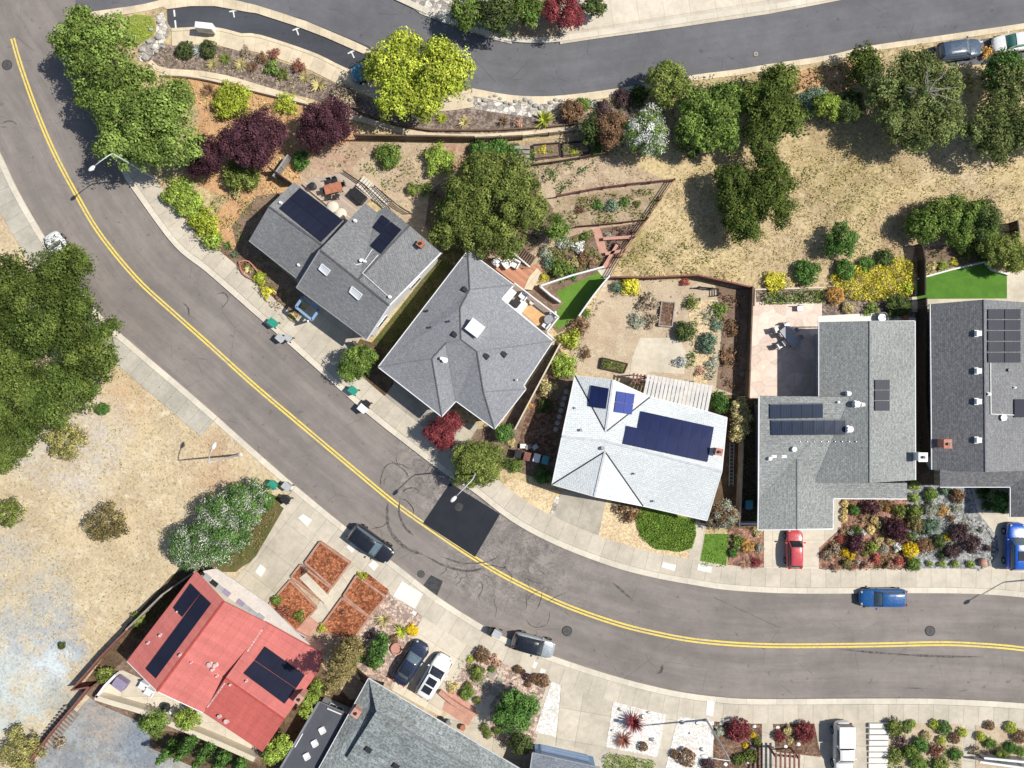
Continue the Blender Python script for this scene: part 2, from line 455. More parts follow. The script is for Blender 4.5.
asphalt('asphalt_old', (.245, .216, .196), cracks=((450, 468, 55, .7), (500, 556, 55, .6), (570, 575, 40, .25)))
asphalt('asphalt_grey', (.150, .150, .160), streak=.08)
asphalt('asphalt_bay', (.072, .076, .088), streak=.12)
simple('asphalt_patch', (.019, .022, .03), .18, .6, 12, .8, bump=.2)
simple('asphalt_square', (.062, .062, .064), .3, 2, 9, .85)
simple('tyre_black', (.075, .068, .065), .3, 2.5, 9, .9, c2=(.15, .135, .125))
simple('crack_seal', (.04, .04, .042), .3, 1.5, 9, .8)
def linepaint():
    t = NT('yellow_paint'); P = t.pos()
    k = t.mix(t.ramp(t.noise(P, .5, 4), .4, .7), (.80, .60, .10), (.68, .54, .16))
    k = t.mix(t.math('MULTIPLY', t.ramp(t.noise(P, 3, 6, .85), .46, .66), .6), k, (.25, .22, .15)); t.out(k, .7, .3)
linepaint()
simple('white_paint_line', (.72, .72, .70), .12, 2, 9, .7)
jointed('kerb_concrete', (.66, .60, .49), 3.0, 0, .03, .35, .08, .14)
jointed('pavement', (.57, .51, .41), 1.5, 0, .05, .3, .09, .18)
jointed('pavement_grey', (.47, .44, .37), 1.5, 0, .05, .3, .1, .2)
jointed('driveway', (.58, .52, .415), 3.1, 3.1, .05, .32, .1, .2)
jointed('driveway_grey', (.43, .39, .32), 3.3, 0, .05, .3, .12, .3)
jointed('driveway_pale', (.64, .57, .455), 2.6, 2.6, .05, .25, .08, .15)
jointed('white_slab', (.72, .70, .65), 0, 0, var=.05, stain=.06)
jointed('plain_concrete', (.62, .55, .43), 0, 0, var=.1, stain=.2)
jointed('path_sand', (.70, .59, .42), 1.2, 0, .04, .25, .1, .2)
dirt('dry_field', (.52, .41, .225), (.39, .295, .17), (.55, .45, .27), .3, 4.5, .6, (.16, .14, .05), .32,
     spots=((640, 245, 22, (.27, .23, .08), .7, .8, 2.5), (700, 300, 30, (.28, .22, .09), .55, .8, 2.5), (845, 180, 40, (.30, .27, .10), .5, .9, 3),
            (900, 230, 26, (.40, .27, .17), .7, .8, 2), (560, 190, 40, (.44, .31, .19), .7, .9, 2), (840, 150, 45, (.33, .24, .12), .5, .9, 3),
            (940, 255, 30, (.46, .32, .23), .8, .7, 1.5), (960, 160, 40, (.58, .47, .33), .6, .8, 2), (800, 255, 50, (.46, .35, .23), .6, .8, 2), (690, 190, 45, (.60, .47, .26), .6, .9, 3)))
dirt('dry_slope', (.56, .455, .295), (.47, .375, .245), (.61, .52, .36), .2, 5, .3, (.22, .18, .10), .22,
     spots=((215, 465, 30, (.45, .29, .18), .7, .8, 1.5), (125, 400, 26, (.50, .33, .19), .6, .9, 2), (70, 445, 55, (.50, .49, .47), .65, .9, 4),
            (10, 200, 40, (.52, .38, .26), .7, .9, 2), (22, 668, 52, (.50, .56, .56), .95, .9, 6), (55, 640, 30, (.30, .35, .42), .95, .9, 5),
            (15, 700, 40, (.47, .52, .50), .9, .8, 5), (25, 640, 24, (.33, .36, .38), .7, .9, 6), (50, 670, 22, (.58, .63, .63), .9, .9, 5), (50, 590, 22, (.36, .39, .40), .8, .9, 3), (30, 590, 50, (.44, .385, .29), .5, .9, 4), (5, 560, 30, (.40, .38, .34), .6, .9, 3),
            (60, 700, 20, (.33, .33, .29), .8, .9, 3)))
dirt('grey_slope', (.22, .235, .25), (.33, .35, .35), (.28, .255, .22), .35, 5, .4, (.06, .06, .06), .2,
     spots=((190, 755, 30, (.42, .37, .29), .8, .9, 2), (105, 720, 25, (.42, .35, .28), .7, .9, 2), (140, 745, 22, (.17, .21, .27), .7, .9, 3)))
dirt('garden_soil', (.40, .31, .20), (.32, .24, .155), (.47, .36, .26), .4, 7, .5, (.10, .10, .04), .28)
dirt('pink_soil', (.47, .365, .25), (.38, .28, .19), (.55, .45, .31), .4, 7, .3, (.16, .14, .06), .25,
     spots=((330, 150, 26, (.42, .24, .18), .6, .8, 1.5), (455, 150, 25, (.36, .17, .12), .8, .8, 1.5), (400, 190, 40, (.48, .38, .26), .6, .9, 2)))
dirt('orange_soil', (.55, .33, .17), (.45, .26, .14), (.60, .40, .22), .6, 8, .2, (.15, .08, .03), .3)
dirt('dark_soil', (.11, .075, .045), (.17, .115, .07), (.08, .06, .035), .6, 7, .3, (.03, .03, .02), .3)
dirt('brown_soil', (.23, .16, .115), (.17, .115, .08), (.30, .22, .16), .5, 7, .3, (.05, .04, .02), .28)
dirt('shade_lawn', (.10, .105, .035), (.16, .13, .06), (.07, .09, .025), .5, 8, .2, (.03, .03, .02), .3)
dirt('gravel_brown', (.26, .20, .165), (.21, .16, .13), (.32, .26, .215), .5, 9, .2, (.05, .04, .03), .3, stones=5)
dirt('gravel_tan', (.68, .53, .33), (.60, .46, .28), None, .5, 10, 0, var=.15, stones=7, edge=.8)
dirt('gravel_white', (.78, .75, .70), (.70, .66, .60), None, .8, 11, 0, var=.15, stones=7, edge=.8)
dirt('gravel_pink', (.50, .38, .31), (.43, .31, .25), (.56, .46, .38), .6, 9, .3, (.12, .07, .05), .2, stones=4)
dirt('gravel_grey', (.33, .335, .33), (.27, .27, .265), (.40, .40, .39), .7, 9, .1, (.1, .1, .1), .22, stones=5)
dirt('rubble', (.52, .485, .43), (.42, .38, .33), (.60, .57, .52), .7, 8, .2, (.18, .15, .12), .3, stones=2.2)
dirt('mulch_red', (.36, .135, .065), (.28, .095, .045), (.43, .19, .10), .8, 9, .5, (.09, .03, .015), .4, stones=5)
dirt('mulch_rose', (.36, .20, .145), (.27, .145, .10), (.44, .27, .20), .8, 9, .5, (.08, .03, .02), .35, stones=4)
dirt('mulch_brown', (.20, .125, .085), (.15, .09, .06), (.26, .17, .12), .7, 9, .3, (.05, .03, .02), .35, stones=5)
dirt('sand_yard', (.50, .405, .285), (.44, .345, .24), (.56, .47, .35), .35, 8, .25, (.20, .12, .06), .2, stones=0,
     spots=((600, 330, 20, (.42, .30, .20), .6, .8, 1.5), (700, 350, 18, (.55, .45, .30), .8, .7, 1)))
dirt('flagstone', (.72, .58, .49), (.67, .53, .44), (.76, .64, .54), .5, 9, 0, var=.05, stones=.95, edge=.9)
simple('turf', (.085, .20, .022), .14, 1.0, 12, .9, c2=(.07, .17, .018), bump=.4)
simple('turf_bright', (.12, .235, .03), .2, .8, 12, .9, c2=(.10, .20, .025), bump=.4)
simple('lawn_yellow', (.20, .27, .045), .25, .9, 9, .9, c2=(.25, .28, .08), bump=.5)
simple('brick_red', (.42, .165, .115), .22, 1.5, 7, .85, c2=(.48, .23, .17))
simple('brick_pink', (.52, .29, .22), .18, 1.5, 7, .85, c2=(.45, .24, .18))
simple('lid_grey', (.10, .095, .09), .25, 5, 14, .7)
simple('iron', (.075, .073, .072), .3, 3, 14, .6, metal=.4)

# ------------------------------------------------------------------ road edges (map units)
main_outer = [(-70, 40), (-30, 100), (0, 152), (19, 192), (47, 240), (73, 278), (100, 314), (140, 350), (180, 384), (218, 417), (256, 451), (296, 486), (345, 526), (396, 564), (440, 598),
              (486, 627), (512, 640), (554, 656), (612, 675), (672, 690), (724, 697), (768, 698.5), (868, 698), (943, 698.5), (1024, 703), (1110, 712)]
main_inner = [(60, -70), (74, -20), (76, 20), (82, 70), (98, 120), (123, 173), (135, 192), (175, 246), (207, 272), (256, 315), (296, 350), (333, 383), (368, 414), (406, 444), (446, 474), (473, 491),
              (512, 521), (557, 545), (612, 566), (654, 577), (692, 584), (724, 589), (768, 592), (818, 593), (893, 592.5), (968, 593), (1024, 597), (1110, 608)]
mid_line = [(-3, -40), (2, 0), (12, 36), (21, 67), (37, 112), (54, 152), (75, 192), (100, 234), (137, 279), (175, 314), (212, 347), (254, 385), (306, 429), (356, 471), (396, 504), (431, 529),
            (468, 554), (508, 578), (562, 604), (612, 622), (652, 632.5), (700, 641), (768, 645.5), (868, 645), (938, 643.5), (980, 645), (1024, 649), (1110, 662)]
upper_lower = [(76, 18), (92, 13), (112, 10), (145, 5), (175, -3), (205, -5), (235, 0), (256, 5), (306, 21), (351, 40), (380, 52), (405, 63), (440, 78), (472, 89), (512, 96), (549, 97), (582, 94),
               (612, 90), (644, 85), (692, 76), (739, 70), (768, 65), (828, 56), (868, 47), (943, 36), (1024, 24), (1110, 10)]
upper_upper = [(60, -80), (150, -80), (230, -70), (300, -48), (350, -26), (395, 0), (421, 12), (446, 22), (481, 35), (512, 42), (549, 43), (594, 37), (662, 27), (712, 19), (768, 11), (833, 0), (900, -11), (1000, -28), (1110, -46)]

def curve(px, n=6): return cr(wp(px), n)

slab('ground', [(-3000, -3000), (3500, -3000), (3500, 3500), (-3000, 3500)], 0, 'garden_soil', z=0.0, thick=0)

def road(name, e1, e2, z, mat, n=160, nv=6):
    A = resample(curve(e1), 1.0); B = resample(curve(e2), 1.0)
    def even(P, n):
        L = sum((P[i + 1] - P[i]).length for i in range(len(P) - 1)); Q = resample(P, L / (n + .01)); return Q[:n + 1] if len(Q) > n else Q
    A = even(A, n); B = even(B, n); k = min(len(A), len(B)); return ribbon(name, A[:k], B[:k], z, mat, nv=nv)
upper = slab('upper_road', [], 0, 'asphalt_grey', z=.004) if False else None

def road_poly(name, e1, e2, z, mat, ref):
    """polygon road with UV following a reference line"""
    A = curve(e1, 4); B = curve(e2, 4); pts = A + B[::-1]
    R = resample(ref, 1.5)
    tris = tess(pts); v = [(p.x, p.y, z) for p in pts]
    me = bpy.data.meshes.new(name); me.from_pydata(v, [], [t if (pts[t[1]] - pts[t[0]]).cross(pts[t[2]] - pts[t[0]]).z > 0 else t[::-1] for t in tris]); me.update()
    o = link(name, me, mat); o['kind'] = 'structure'; return o

# main road: ribbon between the two kerb lines, both matched to the middle line
mid = resample(curve(mid_line), 1.0)
def closest_side(mid, edge):
    E = resample(edge, .5); out = []
    for i, p in enumerate(mid):
        a = mid[max(0, i - 1)]; b = mid[min(len(mid) - 1, i + 1)]; t = (b - a).normalized()
        best = min(E, key=lambda q: abs((q - p).dot(t)) * 3 + (q - p).length * .2 + (0 if (q - p).length < 16 else 99)); out.append(best)
    return out
mo = closest_side(mid, curve(main_outer)); mi = closest_side(mid, curve(main_inner))
main_road = ribbon('main_road', mo, mi, .010, 'asphalt_old', nv=6)
uu = curve(upper_upper); ul = curve(upper_lower)
um = [(60, -45), (150, -44), (235, -34), (300, -15), (350, 5), (400, 28), (440, 48), (481, 62), (512, 69), (549, 70), (594, 65), (662, 54), (712, 47), (768, 38), (833, 28), (943, 10), (1110, -18)]
umid = resample(curve(um), 1.0)
upper_road = ribbon('upper_road', closest_side(umid, uu), closest_side(umid, ul), .006, 'asphalt_grey', nv=4)
slab('upper_road_junction', [(-60, -120), (260, -90), (262, 4), (200, 2), (140, 8), (90, 16), (60, 30), (20, 0), (-60, -20)], 0, 'asphalt_grey', z=.004, thick=0)
slab('parking_bay', [(164, 6), (240, 4), (300, 18), (366, 45), (420, 66), (470, 88), (440, 98), (400, 92), (356, 76), (318, 58), (256, 38), (215, 31), (170, 33)], 0, 'asphalt_bay', z=.014, thick=0)

# land between and beyond the roads
far = 2200
north_edge = [(p.x, p.y) for p in curve(upper_upper)]
def toW(px): return [tuple(W(*p)) for p in px]
slab('north_verge', [tuple(p) for p in curve(upper_upper)][0:] + toW([(1110, -far), (60, -far)]), 0, 'garden_soil', world=True)
bay_low = [(163, 4), (167, 9), (172, 29), (215, 28), (245, 35), (256, 34.5), (289, 44.5), (318, 55), (336, 64), (356, 73), (385, 84), (415, 93), (445, 94), (472, 90)]
land_top = [(76, 18), (92, 13), (112, 10), (145, 5)] + bay_low
k0 = [i for i, p in enumerate(upper_lower) if p[0] > 472]
land_mid = curve(main_inner[2:], 6)[::-1] + cr(wp(land_top), 3) + cr(wp([upper_lower[i] for i in k0]), 6)
slab('hillside_ground', [(p.x, p.y) for p in land_mid] , 0, 'dry_field', world=True)
slab('south_ground', [(p.x, p.y) for p in curve(main_outer, 6)] + [tuple(W(*p))[:2] for p in [(1110, 2200), (-1500, 2200), (-1500, 40)]], 0, 'dry_slope', world=True)
# raised island between bay and upper road
isl = [(160, 5), (175, -3), (205, -5), (235, 0), (256, 5), (306, 21), (351, 40), (366, 47), (373, 52), (363, 53.5), (351, 48.5), (325, 37), (296, 26), (256, 13), (248, 12), (215, 6), (190, 6), (167, 9)]
slab('kerbed_island', isl, 8, 'path_sand')

# kerbs and pavements
def kerb_and_walk(edge, side, i0, i1, kw=.55, ww=1.9, mat='pavement', walk=True, km='kerb_concrete'):
    E = resample(cr(wp(edge[i0:i1]), 6), 1.0)
    o1 = offset(E, side * -.02); o2 = offset(E, side * kw)
    ribbon('kerb', o1, o2, Z(11), km, skirt=.13)
    if walk:
        ribbon('pavement', offset(E, side * (kw + .03)), offset(E, side * (kw + ww)), Z(10), mat, skirt=.1)
kerb_and_walk(main_inner, 1, 2, 30)
kerb_and_walk(main_outer, -1, 0, 10, ww=2.0, mat='pavement_grey')
kerb_and_walk(main_outer, -1, 9, 12, walk=False)
kerb_and_walk(main_outer, -1, 11, 30, ww=1.9)
kerb_and_walk(upper_lower, -1, 18, 40, kw=.55, walk=False, km='path_sand')
kerb_and_walk(upper_lower, -1, 13, 19, kw=.75, walk=False, km='path_sand')
kerb_and_walk(upper_lower, -1, 0, 5, kw=.7, walk=False, km='path_sand')
kerb_and_walk(upper_upper, 1, 5, 30, kw=.55, walk=False)
kerb_and_walk(bay_low, -1, 2, 14, kw=.3, ww=1.45, mat='path_sand', km='path_sand')

# centre line: two yellow stripes, part of the road
for d in (-.15, .15):
    a = offset(mid, d - .085); b = offset(mid, d + .085); cut = [i for i, p in enumerate(mid) if p.y < W(0, 36).y]
    ribbon('centre_line', a[cut[0]:], b[cut[0]:], .016, 'yellow_paint', kind='structure', parent=main_road)
# bay ticks
for a, b in (((174, 9), (176, 28)),):
    for (t0, t1) in ((0.05, .4), (.6, 1.0)):
        p = W(*a).lerp(W(*b), t0); q = W(*a).lerp(W(*b), t1)
        MB().bar((p.x, p.y, .018), (q.x, q.y, .018), .16, .004).build('bay_line', 'white_paint_line')['kind'] = 'structure'
for (x, y, ang) in ((233, 10, -80), (296, 28, -70), (351, 51, -65), (978, 42, -75)):
    c = W(x, y, .02); r = math.radians(ang); d = Vector((math.cos(r), math.sin(r), 0)); s_ = Vector((-d.y, d.x, 0))
    zz = .02 if x < 900 else .142; c.z = zz
    m = MB(); m.bar(c, c + d * .75, .13, .004); m.bar(c + d * .1 - s_ * .4 + Vector((0, 0, .003)), c + d * .1 + s_ * .4 + Vector((0, 0, .003)), .13, .004)
    m.build('bay_line', 'white_paint_line')['kind'] = 'structure'
# patches and iron covers
slab('asphalt_patch', [(450, 483), (500, 514), (475, 557), (423, 523)], 0, 'asphalt_patch', z=.022, thick=0)
slab('asphalt_patch', [(431, 575), (443, 581), (437, 596), (422, 587)], 0, 'asphalt_square', z=.022, thick=0)
def cover_plate(x, y, label, r=.42, z=.02, mat='lid_grey'):
    o = MB().lathe(W(x, y, z), [(r * 1.25, 0), (r * 1.25, .006), (r * 1.1, .008)], 28).build('manhole_ring', 'asphalt_square')
    root = empty('manhole_cover', W(x, y, z), 0, label, 'manhole cover', 'iron covers set in the roads'); put(root, o)
    put(root, MB().lathe(W(x, y, z), [(r, .006), (r, .02), (r * .93, .024), (r * .5, .022)], 28).build('lid', mat))
    put(root, MB().bar(W(x - r * 7, y, z + .026), W(x + r * 7, y, z + .026), .05, .006).bar(W(x, y - r * 7, z + .027), W(x, y + r * 7, z + .027), .05, .006).build('rib', 'asphalt_square'))
cover_plate(7, 65, 'round manhole cover at the left edge of the road near the tree shadow')
cover_plate(567, 631, 'round manhole cover in the lane just right of the grey parked car')
cover_plate(930, 631, 'round manhole cover in the lane right of the blue car')
cover_plate(459, 507, 'round manhole cover inside the fresh black asphalt patch', .33, .026, 'asphalt_square')
cover_plate(756, 54, 'pale round manhole cover in the upper road', .24, .016, 'kerb_concrete')
cover_plate(421, 574, 'round cover on the pavement edge beside the small dark square patch', .3, .02)

# tyre marks and cracks in the road
def mark(pts, w, mat='tyre_black', z=.024, n=6, name='tyre_mark'):
    if name == 'tyre_mark': w *= 1.35
    P = cr(wp(pts, z), n); a = offset(P, -w / 2); b = offset(P, w / 2)
    for i in range(len(P)):
        k = min(1, i / 3, (len(P) - 1 - i) / 3) * rnd.uniform(.5, 1.05); a[i] = P[i].lerp(a[i], k); b[i] = P[i].lerp(b[i], k)
    ribbon(name, a, b, z, mat, parent=main_road)
mark([(388, 502), (387, 515), (389, 528), (396, 539), (408, 549), (424, 555)], .30)
mark([(400, 500), (399, 512), (404, 526), (414, 536)], .22)
mark([(424, 555), (445, 566), (468, 571), (484, 568)], .2)
mark([(440, 556), (462, 563), (486, 562), (500, 556)], .14)
mark([(402, 494), (406, 489), (415, 488), (420, 492)], .12)
mark([(381, 490), (381, 478), (386, 466), (396, 462)], .10)
mark([(392, 462), (404, 470), (409, 478)], .12)
mark([(0, 124), (8, 121), (14, 122), (17, 125)], .13)
mark([(0, 127), (8, 127)], .1)
mark([(182, 302), (188, 308), (189, 318)], .13)
mark([(214, 295), (224, 293), (228, 300), (220, 310)], .12)
mark([(118, 223), (120, 221)], .12)
mark([(656, 674), (661, 671), (663, 664)], .25)
mark([(838, 649), (880, 653), (930, 656), (985, 657)], .18)
mark([(900, 688), (930, 688.5)], .12)
mark([(735, 632), (739, 637)], .15)
mark([(612, 582), (635, 602)], .35)
rr = random.Random(3)
for k in range(34):
    x = rr.uniform(385, 560); y = 384 + (x - 385) * .75 + 95 + rr.uniform(-40, 45) * (1 if x < 500 else .7)
    a = rr.uniform(0, 3.1); L = rr.uniform(3, 9); pts = [(x, y)]
    for j in range(4): a += rr.uniform(-.7, .7); pts.append((pts[-1][0] + math.cos(a) * L, pts[-1][1] + math.sin(a) * L * .8))
    if 423 < x < 500 and 480 < y < 555: continue
    mark(pts, rr.uniform(.04, .09), 'crack_seal', .021 + k * .00006, 3, 'road_crack')
slab('crosswalk_dash', [(862, 40), (863, 42), (870, 60)], 0, 'crack_seal', z=.012, thick=0) if False else None

# ------------------------------------------------------------------ yards
# north verge
slab('rust_bed', [(780, 74), (830, 65), (856, 60), (858, 80), (845, 94), (790, 92)], 2, 'orange_soil')
slab('north_pavement', [(560, 44), (600, 38), (680, 27), (768, 14), (836, 1), (930, -20), (930, -60), (560, -60)], 2, 'driveway_pale', ang=9)
slab('north_gravel', [(396, -4), (421, 14), (448, 24), (484, 37), (512, 44), (512, -30), (396, -30)], 1, 'rubble')
# bed between the parking bay and the footpath
slab('gravel_bed', [(146, 60), (163, 44), (185, 45), (215, 46), (250, 52), (300, 68), (345, 88), (380, 104), (430, 112), (470, 106), (530, 116), (600, 112), (640, 98), (640, 128), (590, 124), (512, 133), (430, 134), (363, 117), (308, 98), (256, 84), (200, 72), (160, 69)], 1, 'gravel_brown')
slab('stone_strip', [(138, 62), (140, 46), (156, 35), (157, 14), (163, 12), (170, 32), (163, 44), (148, 60)], 2, 'rubble')
slab('stone_strip', [(466, 96), (500, 101), (550, 103), (600, 100), (596, 108), (560, 109), (530, 117), (500, 113), (468, 108)], 2, 'rubble')
slab('lawn', [(123, 20), (135, 14), (152, 16), (156, 27), (153, 36), (140, 44), (128, 40)], 2, 'lawn_yellow')
fp = [(150, 62), (163, 71), (200, 74), (228, 79), (256, 87), (288, 97), (320, 110), (363, 120), (396, 130), (431, 136), (481, 137), (512, 135.5), (562, 131), (600, 126), (618, 123)]
FP = resample(cr(wp(fp), 6), 1.0)
ribbon('footpath', offset(FP, -.27), offset(FP, .27), Z(10), 'path_sand', skirt=.1)
slab('slope_bed', [(163, 75), (200, 78), (256, 91), (310, 108), (360, 125), (357, 140), (300, 160), (300, 190), (262, 215), (222, 196), (200, 186), (190, 150), (200, 110)], 2, 'orange_soil')
slab('back_garden', [(300, 190), (300, 160), (352, 142), (470, 144), (525, 142), (528, 165), (610, 155), (672, 183), (640, 228), (606, 276), (560, 290), (500, 262), (440, 250), (380, 200), (340, 178)], 1, 'pink_soil')
slab('vegetable_plot', [(521, 160), (526, 142), (600, 133), (608, 156), (532, 170)], 3, 'garden_soil')
slab('planting_terrace', [(556, 198), (672, 183), (645, 222), (575, 228), (550, 222)], 3, 'garden_soil')
slab('dark_bed', [(540, 262), (560, 240), (594, 229), (645, 222), (606, 272), (560, 288), (545, 280)], 4, 'brown_soil')
slab('tree_bed', [(425, 225), (430, 190), (470, 165), (520, 170), (555, 210), (545, 240), (520, 262), (470, 250), (440, 252)], 2, 'brown_soil')
slab('brick_path', [(592, 229), (600, 228), (612, 266), (604, 268)], 6, 'brick_pink')
# side yards
slab('house_bed', [(176, 245), (230, 200), (300, 190), (250, 240), (300, 290), (290, 330), (262, 312), (213, 268)], 2, 'orange_soil')
slab('house_bed', [(232, 226), (256, 196), (300, 190), (250, 240), (305, 290), (295, 325), (262, 290), (240, 262)], 4, 'brown_soil')  # brown strip along the wall carries the house's shade in its colour
slab('lawn', [(634, 514), (641, 507), (665, 512), (695, 520), (696, 535), (692, 548), (680, 552), (668, 550), (655, 549), (640, 536)], 9, 'turf_bright')
slab('street_bed', [(199, 237), (215, 235), (250, 262), (290, 303), (286, 322), (270, 312), (240, 285), (213, 268)], 3, 'brown_soil')
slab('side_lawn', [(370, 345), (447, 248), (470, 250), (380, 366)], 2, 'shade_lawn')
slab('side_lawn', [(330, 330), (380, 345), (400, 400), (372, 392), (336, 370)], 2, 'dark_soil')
slab('driveway', [(286, 335), (313, 300), (362, 336), (337, 374), (318, 362)], 5, 'driveway', ang=-38)
slab('driveway', [(376, 408), (398, 378), (446, 415), (430, 448), (402, 428)], 5, 'driveway_grey', ang=-38)
slab('entry_walk', [(432, 452), (450, 420), (480, 425), (470, 440), (452, 464)], 5, 'driveway', ang=-38)
slab('street_bed', [(452, 470), (470, 430), (512, 425), (512, 455), (486, 486)], 3, 'brown_soil')
slab('side_lawn', [(496, 432), (556, 342), (575, 375), (553, 484), (512, 470), (498, 462)], 2, 'brown_soil')
slab('side_patio', [(516, 452), (530, 400), (560, 398), (556, 455), (552, 462)], 3, 'mulch_brown')
slab('tan_gravel', [(492, 490), (512, 478), (560, 492), (553, 517), (512, 503)], 6, 'gravel_tan')
slab('driveway', [(562, 490), (606, 500), (598, 540), (552, 519)], 7, 'driveway_grey', ang=-15)
slab('tan_gravel', [(600, 500), (622, 508), (700, 525), (690, 565), (656, 556), (598, 540)], 6, 'gravel_tan')
slab('front_walk', [(692, 520), (706, 524), (700, 569), (688, 566)], 8, 'pavement', ang=-8)
slab('front_walk', [(556, 496), (560, 498), (553, 517), (549, 516)], 9, 'rubble')
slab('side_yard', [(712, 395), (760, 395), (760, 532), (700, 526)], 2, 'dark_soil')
slab('lawn', [(705, 534), (729, 534), (726, 568), (699, 566)], 8, 'turf_bright')
slab('flower_bed', [(728, 528), (765, 530), (765, 573), (728, 571)], 5, 'mulch_rose')
slab('driveway', [(764, 525), (834, 525), (834, 498), (842, 498), (842, 528), (820, 556), (819, 574), (764, 574)], 6, 'driveway_pale', ang=0)
slab('flower_bed', [(841, 497), (908, 497), (912, 572), (819, 572), (819, 548), (841, 528)], 7, 'mulch_rose')
slab('gravel_bed', [(905, 484), (970, 484), (978, 512), (997, 536), (999, 552), (990, 565), (975, 572), (912, 572)], 6, 'gravel_grey')
slab('driveway', [(962, 484), (1110, 484), (1110, 574), (972, 573), (990, 566), (999, 552), (996, 536), (978, 512)], 5, 'driveway_pale', ang=0)
slab('painted_shade_gap', [(912, 300), (934, 300), (934, 486), (905, 484)], 3, 'dark_soil')  # shade between the two houses, laid in as dark ground colour
slab('back_patio', [(752, 302), (822, 302), (822, 322), (818, 398), (749, 398)], 6, 'flagstone')
slab('patio_bed', [(754, 290), (822, 290), (915, 288), (915, 322), (822, 322), (822, 303), (754, 303)], 3, 'gravel_brown')
slab('patio_edge', [(818, 316), (872, 313), (916, 318), (916, 326), (818, 326)], 7, 'white_slab')
slab('back_walk', [(912, 296), (1110, 296), (1110, 312), (912, 312)], 6, 'plain_concrete')
slab('back_walk', [(1007, 272), (1110, 262), (1110, 300), (1007, 300)], 7, 'plain_concrete')
slab('artificial_lawn', [(917, 279), (983, 262.5), (990, 270), (1007, 276), (1007, 298.5), (917, 299)], 8, 'turf')
slab('bed_strip', [(912, 262), (915, 248), (1000, 240), (1015, 262), (1007, 274), (983, 260), (917, 276)], 3, 'brown_soil')
slab('side_passage', [(735, 288), (756, 288), (752, 400), (735, 400)], 5, 'brown_soil')
slab('sand_yard', [(570, 350), (606, 280), (700, 281), (745, 292), (736, 395), (648, 386), (577, 372)], 4, 'sand_yard')
slab('garden_patio', [(640, 338), (679, 338), (686, 352), (684, 374), (650, 372), (629, 382), (632, 358)], 6, 'plain_concrete')
slab('garden_strip', [(715, 284), (746, 292), (740, 396), (716, 388), (722, 330)], 5, 'brown_soil')
slab('garden_walk', [(688, 308), (700, 300), (718, 300), (716, 345), (706, 385), (694, 385), (692, 345)], 6, 'gravel_tan')
slab('lawn', [(556, 292), (601, 271), (606, 281), (592, 297), (578, 316), (558, 330), (552, 318), (563, 303)], 6, 'turf_bright')
slab('lawn_border', [(512, 283), (540, 286), (603, 268), (608, 280), (592, 298), (578, 319), (558, 334), (545, 318)], 5, 'brown_soil')
slab('terrace_walk', [(597, 270), (612, 268), (613, 279), (606, 281)], 8, 'plain_concrete')

# south side
slab('driveway', [(232, 582), (256, 556), (284, 508), (296, 500), (330, 528), (348, 545), (325, 552), (300, 566), (268, 614), (246, 604)], 6, 'driveway', ang=-38)
slab('shared_forecourt', [(322, 540), (350, 548), (440, 604), (395, 600), (388, 590), (350, 562)], 6, 'driveway_pale', ang=-35)
slab('entry_walk', [(349, 562), (358, 569), (322, 624), (308, 618)], 7, 'driveway', ang=-56)
slab('driveway', [(424, 612), (440, 606), (472, 628), (488, 636), (474, 652), (448, 690), (440, 716), (392, 690), (405, 655)], 7, 'driveway_pale', ang=-33)
slab('front_terrace', [(230, 610), (300, 555), (395, 590), (430, 618), (400, 690), (350, 700), (300, 640)], 3, 'pink_soil')
slab('desert_bed', [(388, 592), (428, 617), (411, 643), (399, 655), (402, 690), (366, 680), (352, 650), (370, 616)], 5, 'gravel_pink')
slab('south_yard', [(300, 640), (352, 640), (372, 676), (320, 768), (320, 900), (200, 900), (262, 755)], 2, 'dark_soil')
slab('forecourt', [(440, 606), (486, 634), (512, 650), (620, 690), (720, 714), (1110, 722), (1110, 1000), (440, 1000), (440, 720), (470, 690)], 2, 'driveway', ang=-8)
slab('garden_bed', [(470, 648), (505, 658), (497, 680), (484, 704), (444, 690), (460, 665)], 4, 'gravel_pink')
slab('brick_path', [(440, 690), (452, 688), (476, 708), (474, 716), (468, 726), (446, 712), (436, 705)], 6, 'brick_pink')
slab('garden_bed', [(503, 664), (549, 679), (542, 700), (538, 730), (532, 760), (490, 735), (490, 705), (500, 690)], 4, 'gravel_pink')
slab('white_gravel_bed', [(552, 680), (561, 682), (556, 737), (535, 732)], 6, 'gravel_white')
slab('driveway', [(563, 670), (612, 690), (606, 750), (556, 746)], 5, 'driveway', ang=-10)
slab('white_gravel_bed', [(613.5, 699), (667, 711), (657, 757), (606, 747)], 6, 'gravel_white')
slab('white_gravel_bed', [(679, 713), (715, 720), (711, 775), (664, 775)], 6, 'gravel_white')
slab('mulch_bed', [(714, 718), (762, 721), (762, 790), (713, 790)], 7, 'mulch_brown')
slab('mulch_bed', [(773, 721.5), (814, 722), (821, 757), (776, 752)], 7, 'mulch_brown')
slab('garden_bed', [(885, 721), (962, 722), (962, 800), (885, 800)], 7, 'sand_yard')
slab('garden_bed', [(976, 722), (1110, 724), (1110, 800), (976, 800)], 7, 'sand_yard')
